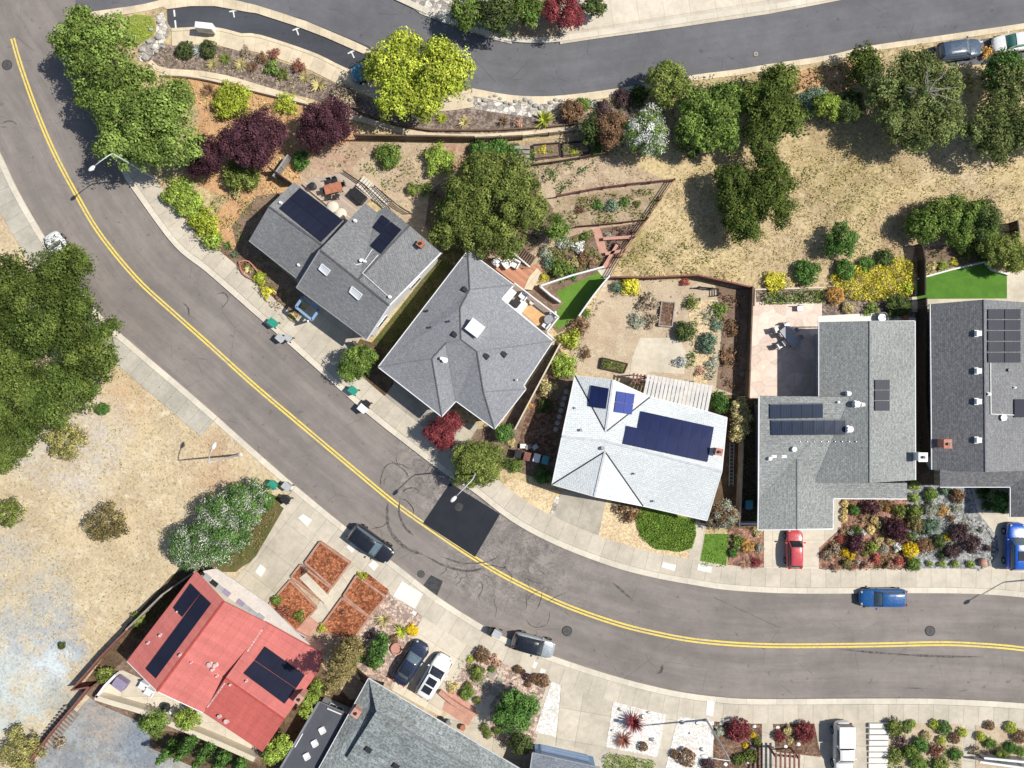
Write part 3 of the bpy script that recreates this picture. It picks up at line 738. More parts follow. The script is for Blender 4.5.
for pts in ([(303, 514), (312, 520), (307, 526), (298, 518)], [(351, 542), (357, 547), (352, 553), (346, 547)], [(373, 560), (379, 565), (374, 571), (368, 565)],
            [(402, 581), (423, 594), (415, 609), (393, 596)], [(260, 564), (266, 569), (261, 577), (255, 572)], [(663, 562), (676, 565), (675, 571), (661, 567)],
            [(698, 564), (712, 567), (711, 573), (697, 570)], [(707, 700), (715, 702), (713, 716), (706, 715)], [(413, 610), (417, 613), (415, 616), (411, 613)],
            [(534, 661), (538, 663), (535, 669), (532, 667)], [(541, 668), (546, 670), (544, 675), (539, 673)]):
    slab('concrete_panel', pts, 12, 'white_slab')
slab('grey_slope', [(85, 702), (100, 690), (130, 712), (150, 735), (190, 752), (262, 800), (262, 1000), (-60, 1000), (30, 770)], 3, 'grey_slope')
slab('back_terrace', [(80, 690), (105, 665), (135, 650), (205, 712), (262, 752), (258, 775), (170, 735), (140, 722), (100, 705)], 4, 'brown_soil')
slab('back_patio', [(103, 692), (122, 670), (200, 705), (258, 748), (252, 756), (176, 722)], 5, 'driveway_pale')
slab('parking_bay', [(926, 50), (943, 45), (1110, 20), (1110, 50), (1024, 58), (985, 64), (950, 66)], 2, 'asphalt_grey')
slab('hedge_strip', [(150, 730), (190, 733), (260, 765), (262, 790), (200, 770), (150, 748)], 5, 'dark_soil')
slab('side_strip', [(127, 625), (172, 575), (200, 560), (200, 580), (130, 655), (90, 690), (84, 684)], 4, 'dark_soil')
slab('hedge_bed', [(176, 560), (185, 530), (225, 500), (262, 490), (285, 500), (262, 550), (236, 572), (200, 572)], 4, 'shade_lawn')
slab('verge', [(262, 500), (284, 498), (292, 505), (262, 556), (240, 568), (236, 560)], 5, 'shade_lawn')
# ------------------------------------------------------------------ house materials
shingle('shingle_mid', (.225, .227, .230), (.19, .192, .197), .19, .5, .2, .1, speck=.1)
shingle('shingle_blue', (.275, .28, .295), (.24, .245, .26), .16, .35, .16, .08, speck=.16)
shingle('shingle_pale', (.66, .69, .69), (.60, .63, .63), .18, .4, .08, .05, speck=.16)
shingle('shingle_speckled', (.30, .315, .30), (.245, .255, .245), .17, .32, .24, .08, speck=.22)
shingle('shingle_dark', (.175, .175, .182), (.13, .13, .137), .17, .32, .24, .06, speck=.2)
shingle('shingle_zigzag', (.27, .295, .295), (.18, .2, .195), .42, 1.1, .42, .1, speck=.15)
shingle('shingle_blue_small', (.22, .24, .27), (.17, .19, .22), .17, .32, .2, .08, speck=.18)
shingle('red_roofing', (.56, .175, .155), (.53, .16, .14), .9, 30, .06, .10, streak=.12, speck=.05)
shingle('red_roofing_dark', (.53, .13, .11), (.50, .12, .10), .9, 30, .06, .10, streak=.12, speck=.05)
simple('roof_felt', (.085, .09, .105), .12, .8, 10, .9)
simple('ridge_dark', (.075, .075, .08), .2, 2, 9, .9)
simple('ridge_grey', (.20, .20, .21), .2, 2, 9, .9)
simple('ridge_mid', (.105, .107, .113), .2, 2, 9, .9)
simple('ridge_pale', (.52, .54, .55), .12, 2, 9, .9)
simple('ridge_red', (.40, .075, .06), .15, 2, 9, .8)
simple('flashing_dark', (.03, .032, .035), .15, 2, 9, .6)
simple('flashing_pale', (.62, .48, .45), .25, 2, 5, .6)
simple('wall_white', (.74, .73, .70), .08, .6, 9, .9)
simple('wall_cream', (.62, .55, .43), .08, .6, 9, .9)
simple('wall_grey', (.36, .38, .40), .1, .6, 9, .9)
simple('wall_blue', (.22, .34, .50), .1, .6, 9, .9)
simple('wall_pink', (.58, .36, .29), .1, .6, 9, .9)
simple('trim_white', (.72, .72, .72), .06, 1, 9, .5)
simple('trim_grey', (.33, .34, .36), .08, 1, 9, .5)
simple('trim_red', (.42, .10, .085), .1, 1, 9, .6)
simple('garage_white', (.68, .68, .66), .06, 1, 7, .6)
simple('garage_blue', (.30, .42, .62), .08, 1, 7, .5)
simple('metal_grey', (.45, .45, .46), .12, 3, 12, .35, metal=.6)
simple('metal_dark', (.05, .05, .055), .15, 3, 12, .45, metal=.4)
simple('vent_white', (.75, .75, .73), .08, 3, 12, .5)
simple('slat_grey', (.60, .58, .55), .12, 1, 9, .6)
simple('canopy_cream', (.60, .55, .49), .12, .8, 6, .8)
simple('conduit', (.70, .70, .68), .06, 3, 12, .5)
simple('skylight_glass', (.62, .66, .70), .05, 1, 3, .12, spec=.8)
simple('clay', (.42, .17, .10), .2, 3, 10, .9)
simple('wood_red', (.24, .105, .085), .25, 1.5, 9, .85)
simple('wood_brown', (.17, .115, .08), .25, 1.5, 9, .85)
simple('wood_grey', (.34, .30, .26), .22, 1.5, 9, .85)
simple('wood_dark', (.055, .042, .034), .25, 1.5, 9, .85)
simple('plastic_white', (.76, .76, .74), .05, 3, 10, .45)
simple('plastic_black', (.022, .022, .024), .2, 3, 10, .5)
simple('cushion_cream', (.66, .60, .50), .08, 3, 14, .9)
simple('canvas_violet', (.27, .23, .33), .1, 3, 14, .9)
simple('stone_round', (.42, .40, .37), .2, 3, 10, .9)
def glassy():
    t = NT('window_glass'); P = t.pos(); t.out(t.mix(t.ramp(t.noise(P, .7, 3), .4, .6), (.03, .04, .05), (.06, .075, .09)), .08, .7)
glassy()
def panel_mat(name, c, line, u=6, v=10, lw=.05):
    """photovoltaic cells: dark glass, fine grid"""
    t = NT(name); s = t.n('ShaderNodeSeparateXYZ'); t.L(t.uv(), s.inputs[0]); k = t.mix(t.ramp(t.noise(t.pos(), .5, 3), .35, .65), c, tuple(x * .8 for x in c))
    for ax, n in ((0, u), (1, v)):
        fr = t.math('FRACT', t.math('MULTIPLY', s.outputs[ax], n)); k = t.mix(t.math('MULTIPLY', t.math('LESS_THAN', fr, lw), .35), k, line)
    t.out(k, .35, .25)
panel_mat('pv_black', (.015, .017, .034), (.05, .06, .09))
panel_mat('pv_blue', (.013, .021, .080), (.03, .04, .12))
panel_mat('pv_painted_glare', (.025, .05, .26), (.06, .09, .28), 1, 1)  # brighter blue stands for a reflection, painted into the cell colour
MATS['pv_painted_glare'].node_tree.nodes['Principled BSDF'].inputs['Roughness'].default_value = .6
MATS['pv_painted_glare'].node_tree.nodes['Principled BSDF'].inputs['Coat Weight'].default_value = 0
panel_mat('pv_slate', (.016, .027, .055), (.22, .24, .28), 6, 1, .07)
panel_mat('pv_grey', (.026, .027, .042), (.15, .15, .17))

class House:
    def __init__(s, name, label, at, cat='house', zbase=.1):
        s.root = empty(name, W(at[0], at[1], zbase), 0, label, cat); s.tris = []
    def p(s, mb, name, mat, **k): return put(s.root, mb.build(name, mat, **k))
    def roof(s, V, faces, mat, th=.16, name='roof', mats=None):
        P = {k: W(*v) for k, v in V.items()}; s.P = P if not hasattr(s, 'P') else {**s.P, **P}
        keys = list(P); idx = {k: i for i, k in enumerate(keys)}; v = [tuple(P[k]) for k in keys]; f = []; uvs = []; mi = []
        for fi, face in enumerate(faces):
            ks = face.split(); pts = [P[k] for k in ks]
            n = Vector((0, 0, 0))
            for i in range(len(pts)):
                a, b = pts[i], pts[(i + 1) % len(pts)]; n += Vector(((a.y - b.y) * (a.z + b.z), (a.z - b.z) * (a.x + b.x), (a.x - b.x) * (a.y + b.y)))
            n.normalize(); n = n if n.z > 0 else -n
            up = (Vector((0, 0, 1)) - n * n.z); up = up.normalized() if up.length > .02 else Vector((0, 1, 0)); u = up.cross(n).normalized()
            for t in tess(pts):
                t = list(t)
                if (pts[t[1]] - pts[t[0]]).cross(pts[t[2]] - pts[t[0]]).z < 0: t = t[::-1]
                f.append(tuple(idx[ks[i]] for i in t)); uvs.append([(pts[i].dot(u), pts[i].dot(up)) for i in t]); mi.append(0 if not mats else mats[fi])
                s.tris.append([pts[i] for i in t])
        me = bpy.data.meshes.new(name); me.from_pydata(v, [], f); me.update(); uv = me.uv_layers.new(name='UVMap')
        for pi, po in enumerate(me.polygons):
            for k, li in enumerate(po.loop_indices): uv.data[li].uv = uvs[pi][k]
            po.material_index = mi[pi]
        o = link(name, me, mat if isinstance(mat, str) else mat[0])
        if not isinstance(mat, str):
            for m_ in mat[1:]: o.data.materials.append(MATS[m_])
        m = o.modifiers.new('Solidify', 'SOLIDIFY'); m.thickness = th; m.offset = -1
        return put(s.root, o)
    def z(s, x, y, default=3):
        best = None
        for a, b, c in s.tris:
            d = (b.y - c.y) * (a.x - c.x) + (c.x - b.x) * (a.y - c.y)
            if abs(d) < 1e-9: continue
            l1 = ((b.y - c.y) * (x - c.x) + (c.x - b.x) * (y - c.y)) / d; l2 = ((c.y - a.y) * (x - c.x) + (a.x - c.x) * (y - c.y)) / d; l3 = 1 - l1 - l2
            if min(l1, l2, l3) >= -1e-3:
                zz = l1 * a.z + l2 * b.z + l3 * c.z; best = zz if best is None else max(best, zz)
        return default if best is None else best
    def on(s, px, py, dz=0.0):
        z = 4
        for _ in range(6):
            p = W(px, py, z); z = s.z(p.x, p.y, z) + dz
        return W(px, py, z)
    def walls(s, keys, mat, inset=.45, doors=(), blank=(), two=False, pane='window_glass', gmat='garage_white'):
        pts = [Vector((s.P[k].x, s.P[k].y, 0)) for k in keys.split()]; n = len(pts)
        area = sum(pts[i].x * pts[(i + 1) % n].y - pts[(i + 1) % n].x * pts[i].y for i in range(n)); sg = 1 if area > 0 else -1
        q = []
        for i in range(n):
            a, b, c = pts[i - 1], pts[i], pts[(i + 1) % n]; d1 = (b - a).normalized(); d2 = (c - b).normalized()
            n1 = Vector((-d1.y, d1.x, 0)) * sg; n2 = Vector((-d2.y, d2.x, 0)) * sg; m = (n1 + n2)
            m = m / max(.35, m.dot(n1)) if m.length > .1 else n1
            q.append(b + m * inset)
        mb = MB()
        for i in range(n):
            a, b = q[i], q[(i + 1) % n]; L = (b - a).length; k = max(2, int(L / .5)); prev = None
            for j in range(k + 1):
                p = a.lerp(b, j / k); zt = s.z(p.x, p.y) - .14; cur = (Vector((p.x, p.y, .0)), Vector((p.x, p.y, zt)))
                if prev: mb.poly([prev[0], cur[0], cur[1], prev[1]] if sg > 0 else [cur[0], prev[0], prev[1], cur[1]])
                prev = cur
            out = Vector(((b - a).normalized().y, -(b - a).normalized().x, 0)) * sg; ang = math.atan2((b - a).y, (b - a).x)
            if i in blank or L < 2.0: continue
            if i in doors:
                w = min(4.9, L - .8); c = a.lerp(b, .5) + out * .03; c.z = 1.2
                g = s.p(MB().box(c, (w, .08, 2.2), ang), 'garage_door', gmat)
                pm = MB()
                for r_ in range(4): pm.box(c + out * .05 + Vector((0, 0, -.8 + r_ * .53)), (w - .2, .03, .40), ang)
                put(s.root, pm.build('panel', gmat)).parent = g; g.children[0].matrix_parent_inverse = g.matrix_parent_inverse.inverted() @ g.matrix_parent_inverse
                g.children[0].matrix_parent_inverse = Matrix.Identity(4)
                continue
            nw = max(1, int(L / 4.2))
            for j in range(nw):
                c = a.lerp(b, (j + .5) / nw) + out * .02; ww = 1.4 if L > 3 else .8
                for zc in ((1.55,) if not two or s.z(c.x, c.y) < 4.6 else (1.45, 3.35)):
                    c.z = zc
                    f = MB(); e = Vector((math.cos(ang), math.sin(ang), 0))
                    for sx in (-1, 1): f.box(c + e * sx * ww / 2, (.08, .10, 1.2), ang)
                    for sz in (-1, 1): f.box(c + Vector((0, 0, sz * .6)), (ww + .08, .10, .08), ang)
                    f.box(c, (.05, .08, 1.15), ang)
                    fo = s.p(f, 'window', 'trim_white'); po = MB().box(c, (ww - .04, .03, 1.16), ang).build('pane', pane); po.parent = fo
        return s.p(mb, 'wall', mat)
    def gutter(s, chain, mat='trim_white', w=.10, h=.12, dz=-.06):
        for seg in chain.split(','):
            m = MB(); ks = seg.split()
            for a, b in zip(ks, ks[1:]):
                A, B = s.P[a].copy(), s.P[b].copy(); A.z += dz; B.z += dz; m.bar(A, B, w, h)
            s.p(m, 'gutter', mat)
    def cap(s, segs, mat, name='ridge_cap', w=.22, h=.05, dz=.02):
        for seg in segs.split(','):
            m = MB(); ks = seg.split()
            for a, b in zip(ks, ks[1:]):
                A = s.P[a] + Vector((0, 0, dz)); B = s.P[b] + Vector((0, 0, dz)); m.bar(A, B, w, h)
            s.p(m, name, mat)
    def solar(s, q, nx, ny, mat='pv_black', gap=.03, dz=.14, frame='metal_dark'):
        """q: corners tl tr br bl of the array; each module is a part of its own"""
        A = [s.on(x, y, dz) for x, y in q]
        # flatten to a plane through three corners
        for i in range(nx):
            for j in range(ny):
                def pt(u, v): return A[0].lerp(A[1], u).lerp(A[3].lerp(A[2], u), v)
                du = gap / max(.1, (A[1] - A[0]).length) * .5; dv = gap / max(.1, (A[3] - A[0]).length) * .5
                c = [pt(i / nx + du, j / ny + dv), pt((i + 1) / nx - du, j / ny + dv), pt((i + 1) / nx - du, (j + 1) / ny - dv), pt(i / nx + du, (j + 1) / ny - dv)]
                n = (c[1] - c[0]).cross(c[3] - c[0]).normalized(); n = n if n.z > 0 else -n
                v = [tuple(p) for p in c] + [tuple(p - n * .05) for p in c]
                f = [(0, 1, 2, 3), (4, 5, 1, 0), (5, 6, 2, 1), (6, 7, 3, 2), (7, 4, 0, 3)]
                if (c[1] - c[0]).cross(c[2] - c[0]).z < 0: f = [t[::-1] for t in f]
                me = bpy.data.meshes.new('solar_panel'); me.from_pydata(v, [], f); me.update(); uv = me.uv_layers.new(name='UVMap'); U = [(0, 0), (1, 0), (1, 1), (0, 1)] * 2
                for l in me.loops: uv.data[l.index].uv = U[l.vertex_index]
                put(s.root, link('solar_panel', me, mat))
    def chimney(s, px, py, w, d, h, rz, mat, capm='metal_dark', name='chimney', hole=True):
        c = s.on(px, py); z0 = c.z - .4; m = MB().box((c.x, c.y, z0 + (h + .4) / 2), (w, d, h + .4), rz)
        o = s.p(m, name, mat, bevel=.015); top = z0 + h + .4
        cp = MB().box((c.x, c.y, top + .03), (w + .12, d + .12, .06), rz).build('cap', mat); cp.parent = o
        if hole:
            f = MB().lathe((c.x, c.y, top + .061), [(.14, 0), (.13, .2), (.10, .2)], 12).build('flue', capm); f.parent = o
    def vent(s, px, py, r=.09, h=.35, mat='vent_white'):
        c = s.on(px, py); s.p(MB().lathe(c - Vector((0, 0, .05)), [(r * 1.8, 0), (r * 1.8, .06), (r, .08), (r, h), (r * 1.5, h), (r * 1.5, h + .06)], 12), 'vent_pipe', mat)
    def box_vent(s, px, py, rz, w=.55, d=.42, mat='metal_dark', h=.18):
        c = s.on(px, py); m = MB().box(c + Vector((0, 0, h / 2)), (w, d, h), rz).box(c + Vector((0, 0, .02)), (w + .15, d + .15, .04), rz); s.p(m, 'roof_vent', mat, bevel=.02)
    def skylight(s, q, mat='skylight_glass', h=.12):
        A = [s.on(x, y, h) for x, y in q]; m = MB()
        for i in range(4): m.bar(A[i], A[(i + 1) % 4], .09, .16)
        f = s.p(m, 'skylight', 'trim_white'); g = MB().poly([p + Vector((0, 0, .02)) for p in A]).build('glass', mat); g.parent = f
        if g.data.polygons[0].normal.z < 0: g.data.flip_normals()
    def conduit(s, pts, w=.06):
        P = [s.on(x, y, .08) for x, y in pts]; m = MB()
        for a, b in zip(P, P[1:]):
            n = max(1, int((b - a).length / .8))
            m.bar(a, b, w, .05)
        s.p(m, 'conduit', 'conduit')

R = math.radians
# ---- grey gabled house, two staggered wings
h = House('gabled_house', 'grey shingled house of two staggered gable wings with black solar panels', (335, 262))
h.roof({'a1': (294, 182, 3.6), 'a2': (268.9, 206.3, 5.0), 'a3': (249, 240.6, 3.6), 'b3': (304, 284, 3.6), 'b2': (326, 247.5, 5.0), 'b1': (347, 224, 3.6)},
       ['a1 a2 b2 b1', 'a2 a3 b3 b2'], 'shingle_mid')
h.roof({'A': (365, 203, 4.4), 'B': (377, 212, 4.4), 'C': (386, 206, 4.5), 'D': (409.5, 225.5, 5.3), 'E': (441, 253, 4.4), 'Ri': (320, 249.5, 6.0), 'J': (358, 280, 6.0), 'Rj': (389.5, 305.5, 6.0), 'F2': (367, 340, 4.4), 'F1': (296.5, 287.5, 4.4)},
       ['Ri J B A', 'J D C B', 'J Rj E D', 'Ri F1 F2 Rj J'], 'shingle_mid')
h.tris_all = h.tris; t_all = h.tris; h.tris = t_all[:4]
h.walls('a1 a2 a3 b3 b2 b1', 'wall_white', blank=(3, 4))
h.tris = t_all[4:]
h.walls('A Ri F1 F2 Rj E D C B', 'wall_white', doors=(2,), blank=(0, 1), two=True); h.tris = t_all
h.gutter('a3 b3,F1 F2,a1 b1', 'trim_grey'); h.gutter('F2 Rj E', 'trim_white', .12, .18); h.gutter('Ri F1', 'trim_grey', .10, .18)
h.cap('a2 b2,Ri J Rj,J D', 'ridge_mid', w=.16)
h.tris = t_all[:4]
h.solar([(300, 187.5), (343, 220), (321, 242), (279, 208)], 6, 2, 'pv_black'); h.vent(281, 203, .08, .3)
h.vent(299, 265, .08, .25)
h.tris = t_all[4:]
h.solar([(382, 214.5), (390.5, 221), (380.5, 233), (372.5, 227)], 1, 2, 'pv_black'); h.solar([(391, 221.5), (401.5, 229.5), (381, 253.5), (370, 245.5)], 2, 3, 'pv_black')
h.skylight([(322, 264), (330, 270.5), (326.5, 275.5), (319, 269)]); h.skylight([(352, 286.5), (362, 294.5), (358.5, 300), (349.5, 292)])
h.vent(331, 244, .09, .3); h.vent(355.5, 221, .09, .35); h.vent(390, 297, .09, .35); h.vent(362, 261, .12, .4); h.vent(365.5, 262, .08, .5)
h.conduit([(331, 244), (356, 265), (363, 263), (372.5, 249)]); h.conduit([(378, 255), (362.5, 273), (388, 296)])
h.chimney(421.5, 245, .5, .5, .7, R(-38), 'clay'); h.tris = t_all
# porch posts and blue door canopy
pm = MB(); a = W(297, 309, .1); 
for x, y in ((305, 298), (297, 309), (308, 321), (318, 311)): pm.bar(W(x, y, .1), W(x, y, 2.7), .16, .16)
h.p(pm, 'porch_post', 'wall_white'); pm = MB()
q = [W(303, 297, 2.75), W(319, 310, 2.75), W(312, 320, 2.75), W(296, 307, 2.75)]
for i in range(4): pm.bar(q[i], q[(i + 1) % 4], .22, .25)
h.p(pm, 'porch_beam', 'wall_blue')

# ---- grey hipped house
h = House('hipped_house', 'grey hip roofed house with a square white skylight box on its roof', (465, 345))
h.roof({'T': (467.7, 250.8, 3.5), 'TR': (514, 285, 3.5), 'TN': (502, 299, 3.95), 'R': (553, 341, 3.5), 'TQ': (514.3, 288.3, 3.5), 'N1': (523.8, 385.3, 3.5), 'N2': (526, 389, 3.5), 'F1': (494.5, 429, 3.5), 'F2': (456, 401, 3.5), 'F3': (441.8, 416.6, 3.5), 'Lc': (378.3, 367, 3.5),
        'a': (469.8, 289.5, 4.5), 'b': (460, 308.2, 4.78), 'c': (461, 339.5, 5.44), 'd': (477, 351.5, 5.25), 'e': (483.5, 392, 4.55), 'f': (432, 358.5, 4.98), 'g': (446, 343, 5.08)},
       ['Lc T a b c g f', 'T TR a', 'TR TN R d c b a', 'R N1 N2 e d', 'N2 F1 e', 'Lc F3 f', 'F3 f g F2', 'F2 g c d e F1'], 'shingle_blue')
h.walls('T TR TN R N1 F1 F2 F3 Lc', 'wall_grey', .5, doors=(7,), blank=(1, 3, 4), two=False)
h.gutter('T TR TN R N1 N2 F1 F2 F3 Lc T', 'trim_white', .12, .14)
h.cap('T a b c d e F1,F3 f g', 'ridge_mid', w=.11, h=.04); h.cap('TR a,R d,Lc f,F2 g,N2 e,g c', 'ridge_grey', w=.12, h=.03)
h.chimney(475.5, 328.5, 1.35, 1.15, .75, R(-37), 'vent_white', name='skylight_box', hole=False)
for x, y, m in ((465, 290, 'metal_dark'), (454.5, 335, 'metal_dark'), (485.8, 356, 'metal_dark'), (503.5, 354, 'metal_dark')): h.box_vent(x, y, R(-38), .5, .36, m)
h.vent(427.5, 311, .08, .3, 'metal_dark'); h.vent(430.5, 327.5, .07, .3, 'metal_dark'); h.vent(449, 321.5, .07, .3, 'metal_dark'); h.vent(445, 360, .16, .45); h.vent(442, 358.5, .10, .5); h.vent(516, 380, .08, .3, 'metal_grey')

# ---- pale roofed house
h = House('pale_roofed_house', 'house with a pale grey white roof of crossing gables and deep blue solar panels', (640, 448))
h.roof({'TL': (575, 375.5, 3.1), 'TG': (613, 380, 4.3), 'TR': (650, 397, 3.1), 'Rc': (707, 411.5, 3.1), 'Rd': (727, 417.7, 3.3), 'RR': (721.8, 471.5, 4.6), 'BR': (707, 520.5, 3.1), 'B1': (643, 506, 3.1), 'BG': (594.5, 496.5, 4.3), 'BL': (552, 484.5, 3.1), 'LR': (562, 436.5, 4.5), 'K': (605.5, 441, 4.6), 'K1': (605.5, 432, 4.4), 'K2': (605, 451.5, 4.4)},
       ['LR TL K1 K', 'LR K K2 BL', 'TL TG K1', 'TG TR K1', 'K K1 TR Rc Rd RR', 'K RR BR B1 K2', 'BL K2 BG', 'BG K2 B1'], 'shingle_pale')
h.walls('TL TG TR Rc RR BR BG BL LR', 'wall_cream', .4, doors=(6,))
h.gutter('TL TG TR Rc Rd RR BR B1 BG BL LR TL', 'trim_white', .10, .14)
h.cap('TL K1,TR K1,BL K2,B1 K2', 'flashing_dark', 'valley_flashing', w=.12, h=.03, dz=.02); h.cap('LR K RR,TG K1,K2 BG', 'ridge_pale', w=.2, h=.04)
h.solar([(591, 385), (609, 388.3), (606, 409), (588, 406.3)], 2, 1, 'pv_blue'); h.solar([(617, 391), (635, 394), (632, 414.5), (614, 412)], 2, 2, 'pv_painted_glare')
h.solar([(641, 411), (714, 427), (711, 444.4), (638, 428.4)], 7, 1, 'pv_blue', .012); h.solar([(626.5, 425.6), (711, 444.1), (707.5, 462), (623, 443.8)], 8, 1, 'pv_blue', .012)
h.chimney(716.5, 451, .55, .55, .9, R(-13), 'brick_red'); h.vent(581, 430, .09, .35, 'metal_grey'); h.vent(602.5, 448, .12, .3, 'metal_grey'); h.vent(634.5, 473.5, .07, .3, 'metal_grey'); h.vent(653.5, 501, .07, .3, 'metal_grey'); h.vent(575, 408, .07, .2, 'metal_grey')
# slatted patio cover, part of the house
m = MB()
for k in range(17):
    t = k / 16; A = W(649 + 62 * t, 374.5 + 11 * t, 2.75 + (k % 2) * .012); B = W(644 + 62 * t, 398 + 14 * t, 3.0 + (k % 2) * .012); m.bar(A, B, .31, .04)
h.p(m, 'patio_cover', 'slat_grey')

# ---- L shaped house
h = House('l_shaped_house', 'l shaped house with speckled grey roof, the red car before its garage', (850, 430))
h.roof({'a': (819, 322, 3.6), 'b': (869.5, 321, 5.2), 'c': (869.5, 483, 5.2), 'd': (814, 483, 3.45), 'e': (850, 397.3, 4.6), 'f': (819, 397, 3.6), 'g': (915, 321, 3.75), 'i': (915.5, 480, 3.75)},
       ['a b c d e f', 'b g i c'], 'shingle_speckled')
h.roof({'j': (759, 396, 4.6), 'k': (850, 397, 4.58), 'l': (814, 483, 3.43), 'm': (907, 483, 3.42), 'n': (907, 499, 3.2), 'o': (833.5, 498.5, 3.2), 'q': (797, 459.5, 3.80), 'r': (758.5, 499, 3.2), 's': (797, 529.5, 3.80), 't': (833, 529, 3.2), 'u': (758, 530, 3.2)},
       ['j k l m n o q r', 'q s u r', 'q o t s'], 'shingle_speckled')
T_ = h.tris; h.walls('a g i n o t u j f', 'wall_grey', .95, doors=(5,), two=False)
h.gutter('a g i,n o t,t s u,u r j,a f', 'trim_white', .11, .13); h.cap('b c,q s', 'ridge_grey', w=.10, h=.04)
h.solar([(770, 403.8), (823, 403), (823, 418), (770, 419)], 5, 1, 'pv_slate'); h.solar([(771, 420), (845.5, 419.3), (845.5, 434.8), (771.5, 435.5)], 7, 1, 'pv_slate'); h.solar([(875, 379.5), (890, 379.5), (890, 411), (875, 411)], 1, 3, 'pv_grey', .06)
h.chimney(916.5, 456, .75, .75, 1.1, 0, 'vent_white'); h.vent(856, 404, .2, .4); h.vent(862, 404.5, .12, .3); h.vent(848.5, 429, .2, .45); h.vent(793.5, 449, .16, .3); h.vent(848, 393.5, .14, .3)
h.vent(838, 402, .07, .25); h.vent(769.5, 458.5, .12, .3)
for x in (774, 784): h.box_vent(x, 456.5, 0, .35, .12, 'vent_white', .08)
for x in range(800, 862, 7): h.vent(x, 441.5, .03, .1, 'metal_grey')

# ---- dark house on the right
h = House('dark_roofed_house', 'dark grey shingled house at the right edge, below the green artificial lawn', (985, 400))
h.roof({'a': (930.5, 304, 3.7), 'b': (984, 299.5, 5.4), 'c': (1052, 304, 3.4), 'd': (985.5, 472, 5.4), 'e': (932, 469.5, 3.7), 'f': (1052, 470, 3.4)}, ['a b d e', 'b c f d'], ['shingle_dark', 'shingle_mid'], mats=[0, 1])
h.roof({'g': (940, 468, 3.95), 'i': (1038, 468, 3.95), 'j': (1010.5, 487, 3.3), 'k': (940, 487, 3.3), 'l': (1040, 517, 4.2), 'm': (1010.5, 517, 3.3), 'n': (1070, 517, 3.3), 'o': (1070, 470, 3.3)}, ['g i j k', 'i l m j', 'i o n l'], 'shingle_dark')
h.walls('a b c o n l m j k e', 'wall_grey', 1.3, doors=(4,))
h.gutter('a e,k j m', 'trim_white', .10, .13); h.cap('b d,i l', 'ridge_grey', w=.12)
h.solar([(988, 308.5), (1021, 308.5), (1021, 363), (988, 363)], 2, 5, 'pv_grey', .10, frame='metal_grey'); h.solar([(1014.5, 399), (1050, 399), (1050, 417.5), (1014.5, 417.5)], 2, 1, 'pv_black')
for x, y in ((977.5, 333.5), (977.5, 371), (977.5, 401.5), (977.5, 440)): h.box_vent(x, y, 0, .48, .5, 'vent_white', .28)
h.chimney(941.5, 443, .65, .75, 1.0, 0, 'brick_red'); h.vent(1002, 417.5, .2, .3); h.vent(1008, 370, .1, .25, 'metal_dark'); h.vent(1014, 387.5, .06, .25); h.vent(988, 394, .1, .3)
h.conduit([(990.5, 363), (991, 414), (1014, 415)])

# ---- red roofed house
h = House('red_roofed_house', 'house with a bright red roof in the lower left, carrying two dark solar arrays', (215, 660))
h.roof({'a': (196, 571.5, 3.9), 'b': (127, 661.7, 3.9), 'c': (157, 691.5, 5.2), 'd': (224, 601.5, 5.2), 'e': (202.5, 712.6, 3.9), 'f': (266.5, 622.8, 3.9)}, ['a b c d', 'c e f d'], 'red_roofing')
h.roof({'g': (266, 622.5, 3.35), 'i': (322, 653.5, 3.35), 'j': (318, 672, 3.6), 'k': (284.3, 719.3, 4.6), 'l': (225.5, 678, 4.6), 'm': (262.8, 751.5, 3.6), 'n': (203.5, 712, 3.6)}, ['g i j k l', 'l k m n'], ['red_roofing', 'red_roofing_dark'], mats=[0, 1])
T_ = h.tris; h.tris = T_[:4]; h.walls('a b c e f d', 'wall_cream', .45, doors=(), blank=(3,)); h.tris = T_[4:]; h.walls('g i j m n', 'wall_pink', .45, blank=(4,)); h.tris = T_
h.gutter('a b,g i j,m n', 'trim_red', .11, .13); h.gutter('b c e', 'trim_white', .08, .12); h.gutter('n m', 'trim_white', .08, .12); h.cap('c d,l k', 'ridge_red', w=.18)
for a, b in (((264, 627), (247, 652)), ((225, 683), (207, 708))):
    m = MB(); n = 9
    for i in range(n):
        p = h.on(a[0] + (b[0] - a[0]) * i / n, a[1] + (b[1] - a[1]) * i / n, .03); q = h.on(a[0] + (b[0] - a[0]) * (i + .8) / n, a[1] + (b[1] - a[1]) * (i + .8) / n, .03); m.bar(p, q, .13, .03)
    h.p(m, 'step_flashing', 'flashing_pale')
h.solar([(191.5, 583.5), (211.5, 603), (183, 637), (172.5, 608.5)], 1, 1, 'pv_black') if False else None
h.solar([(190.5, 583.5), (200.3, 593.2), (182, 617.0), (173, 608.2)], 1, 4, 'pv_black', .01); h.solar([(201, 593.9), (211, 603.5), (155.5, 678.6), (145.5, 669)], 1, 11, 'pv_black', .01)
h.solar([(265, 646.5), (305, 675), (296, 688.5), (254.8, 660.5)], 5, 1, 'pv_black', .01); h.solar([(254.7, 660.8), (296, 688.8), (284.5, 704), (243.5, 673.5)], 5, 1, 'pv_black', .01)
h.chimney(303, 693.5, .55, .75, 1.3, R(-38), 'brick_pink', 'metal_dark')
for x, y, r_ in ((149, 642.5, .08), (161, 635, .09), (180.5, 655, .07), (181, 654, .06), (192, 662, .05), (210, 664, .16), (216, 664.5, .13), (213, 669, .10), (217.5, 675.5, .07), (231, 684, .07), (247, 680.5, .07), (220, 715.5, .12), (227, 720.5, .15), (178, 611, .06)): h.vent(x, y, r_, .28, 'flashing_pale')
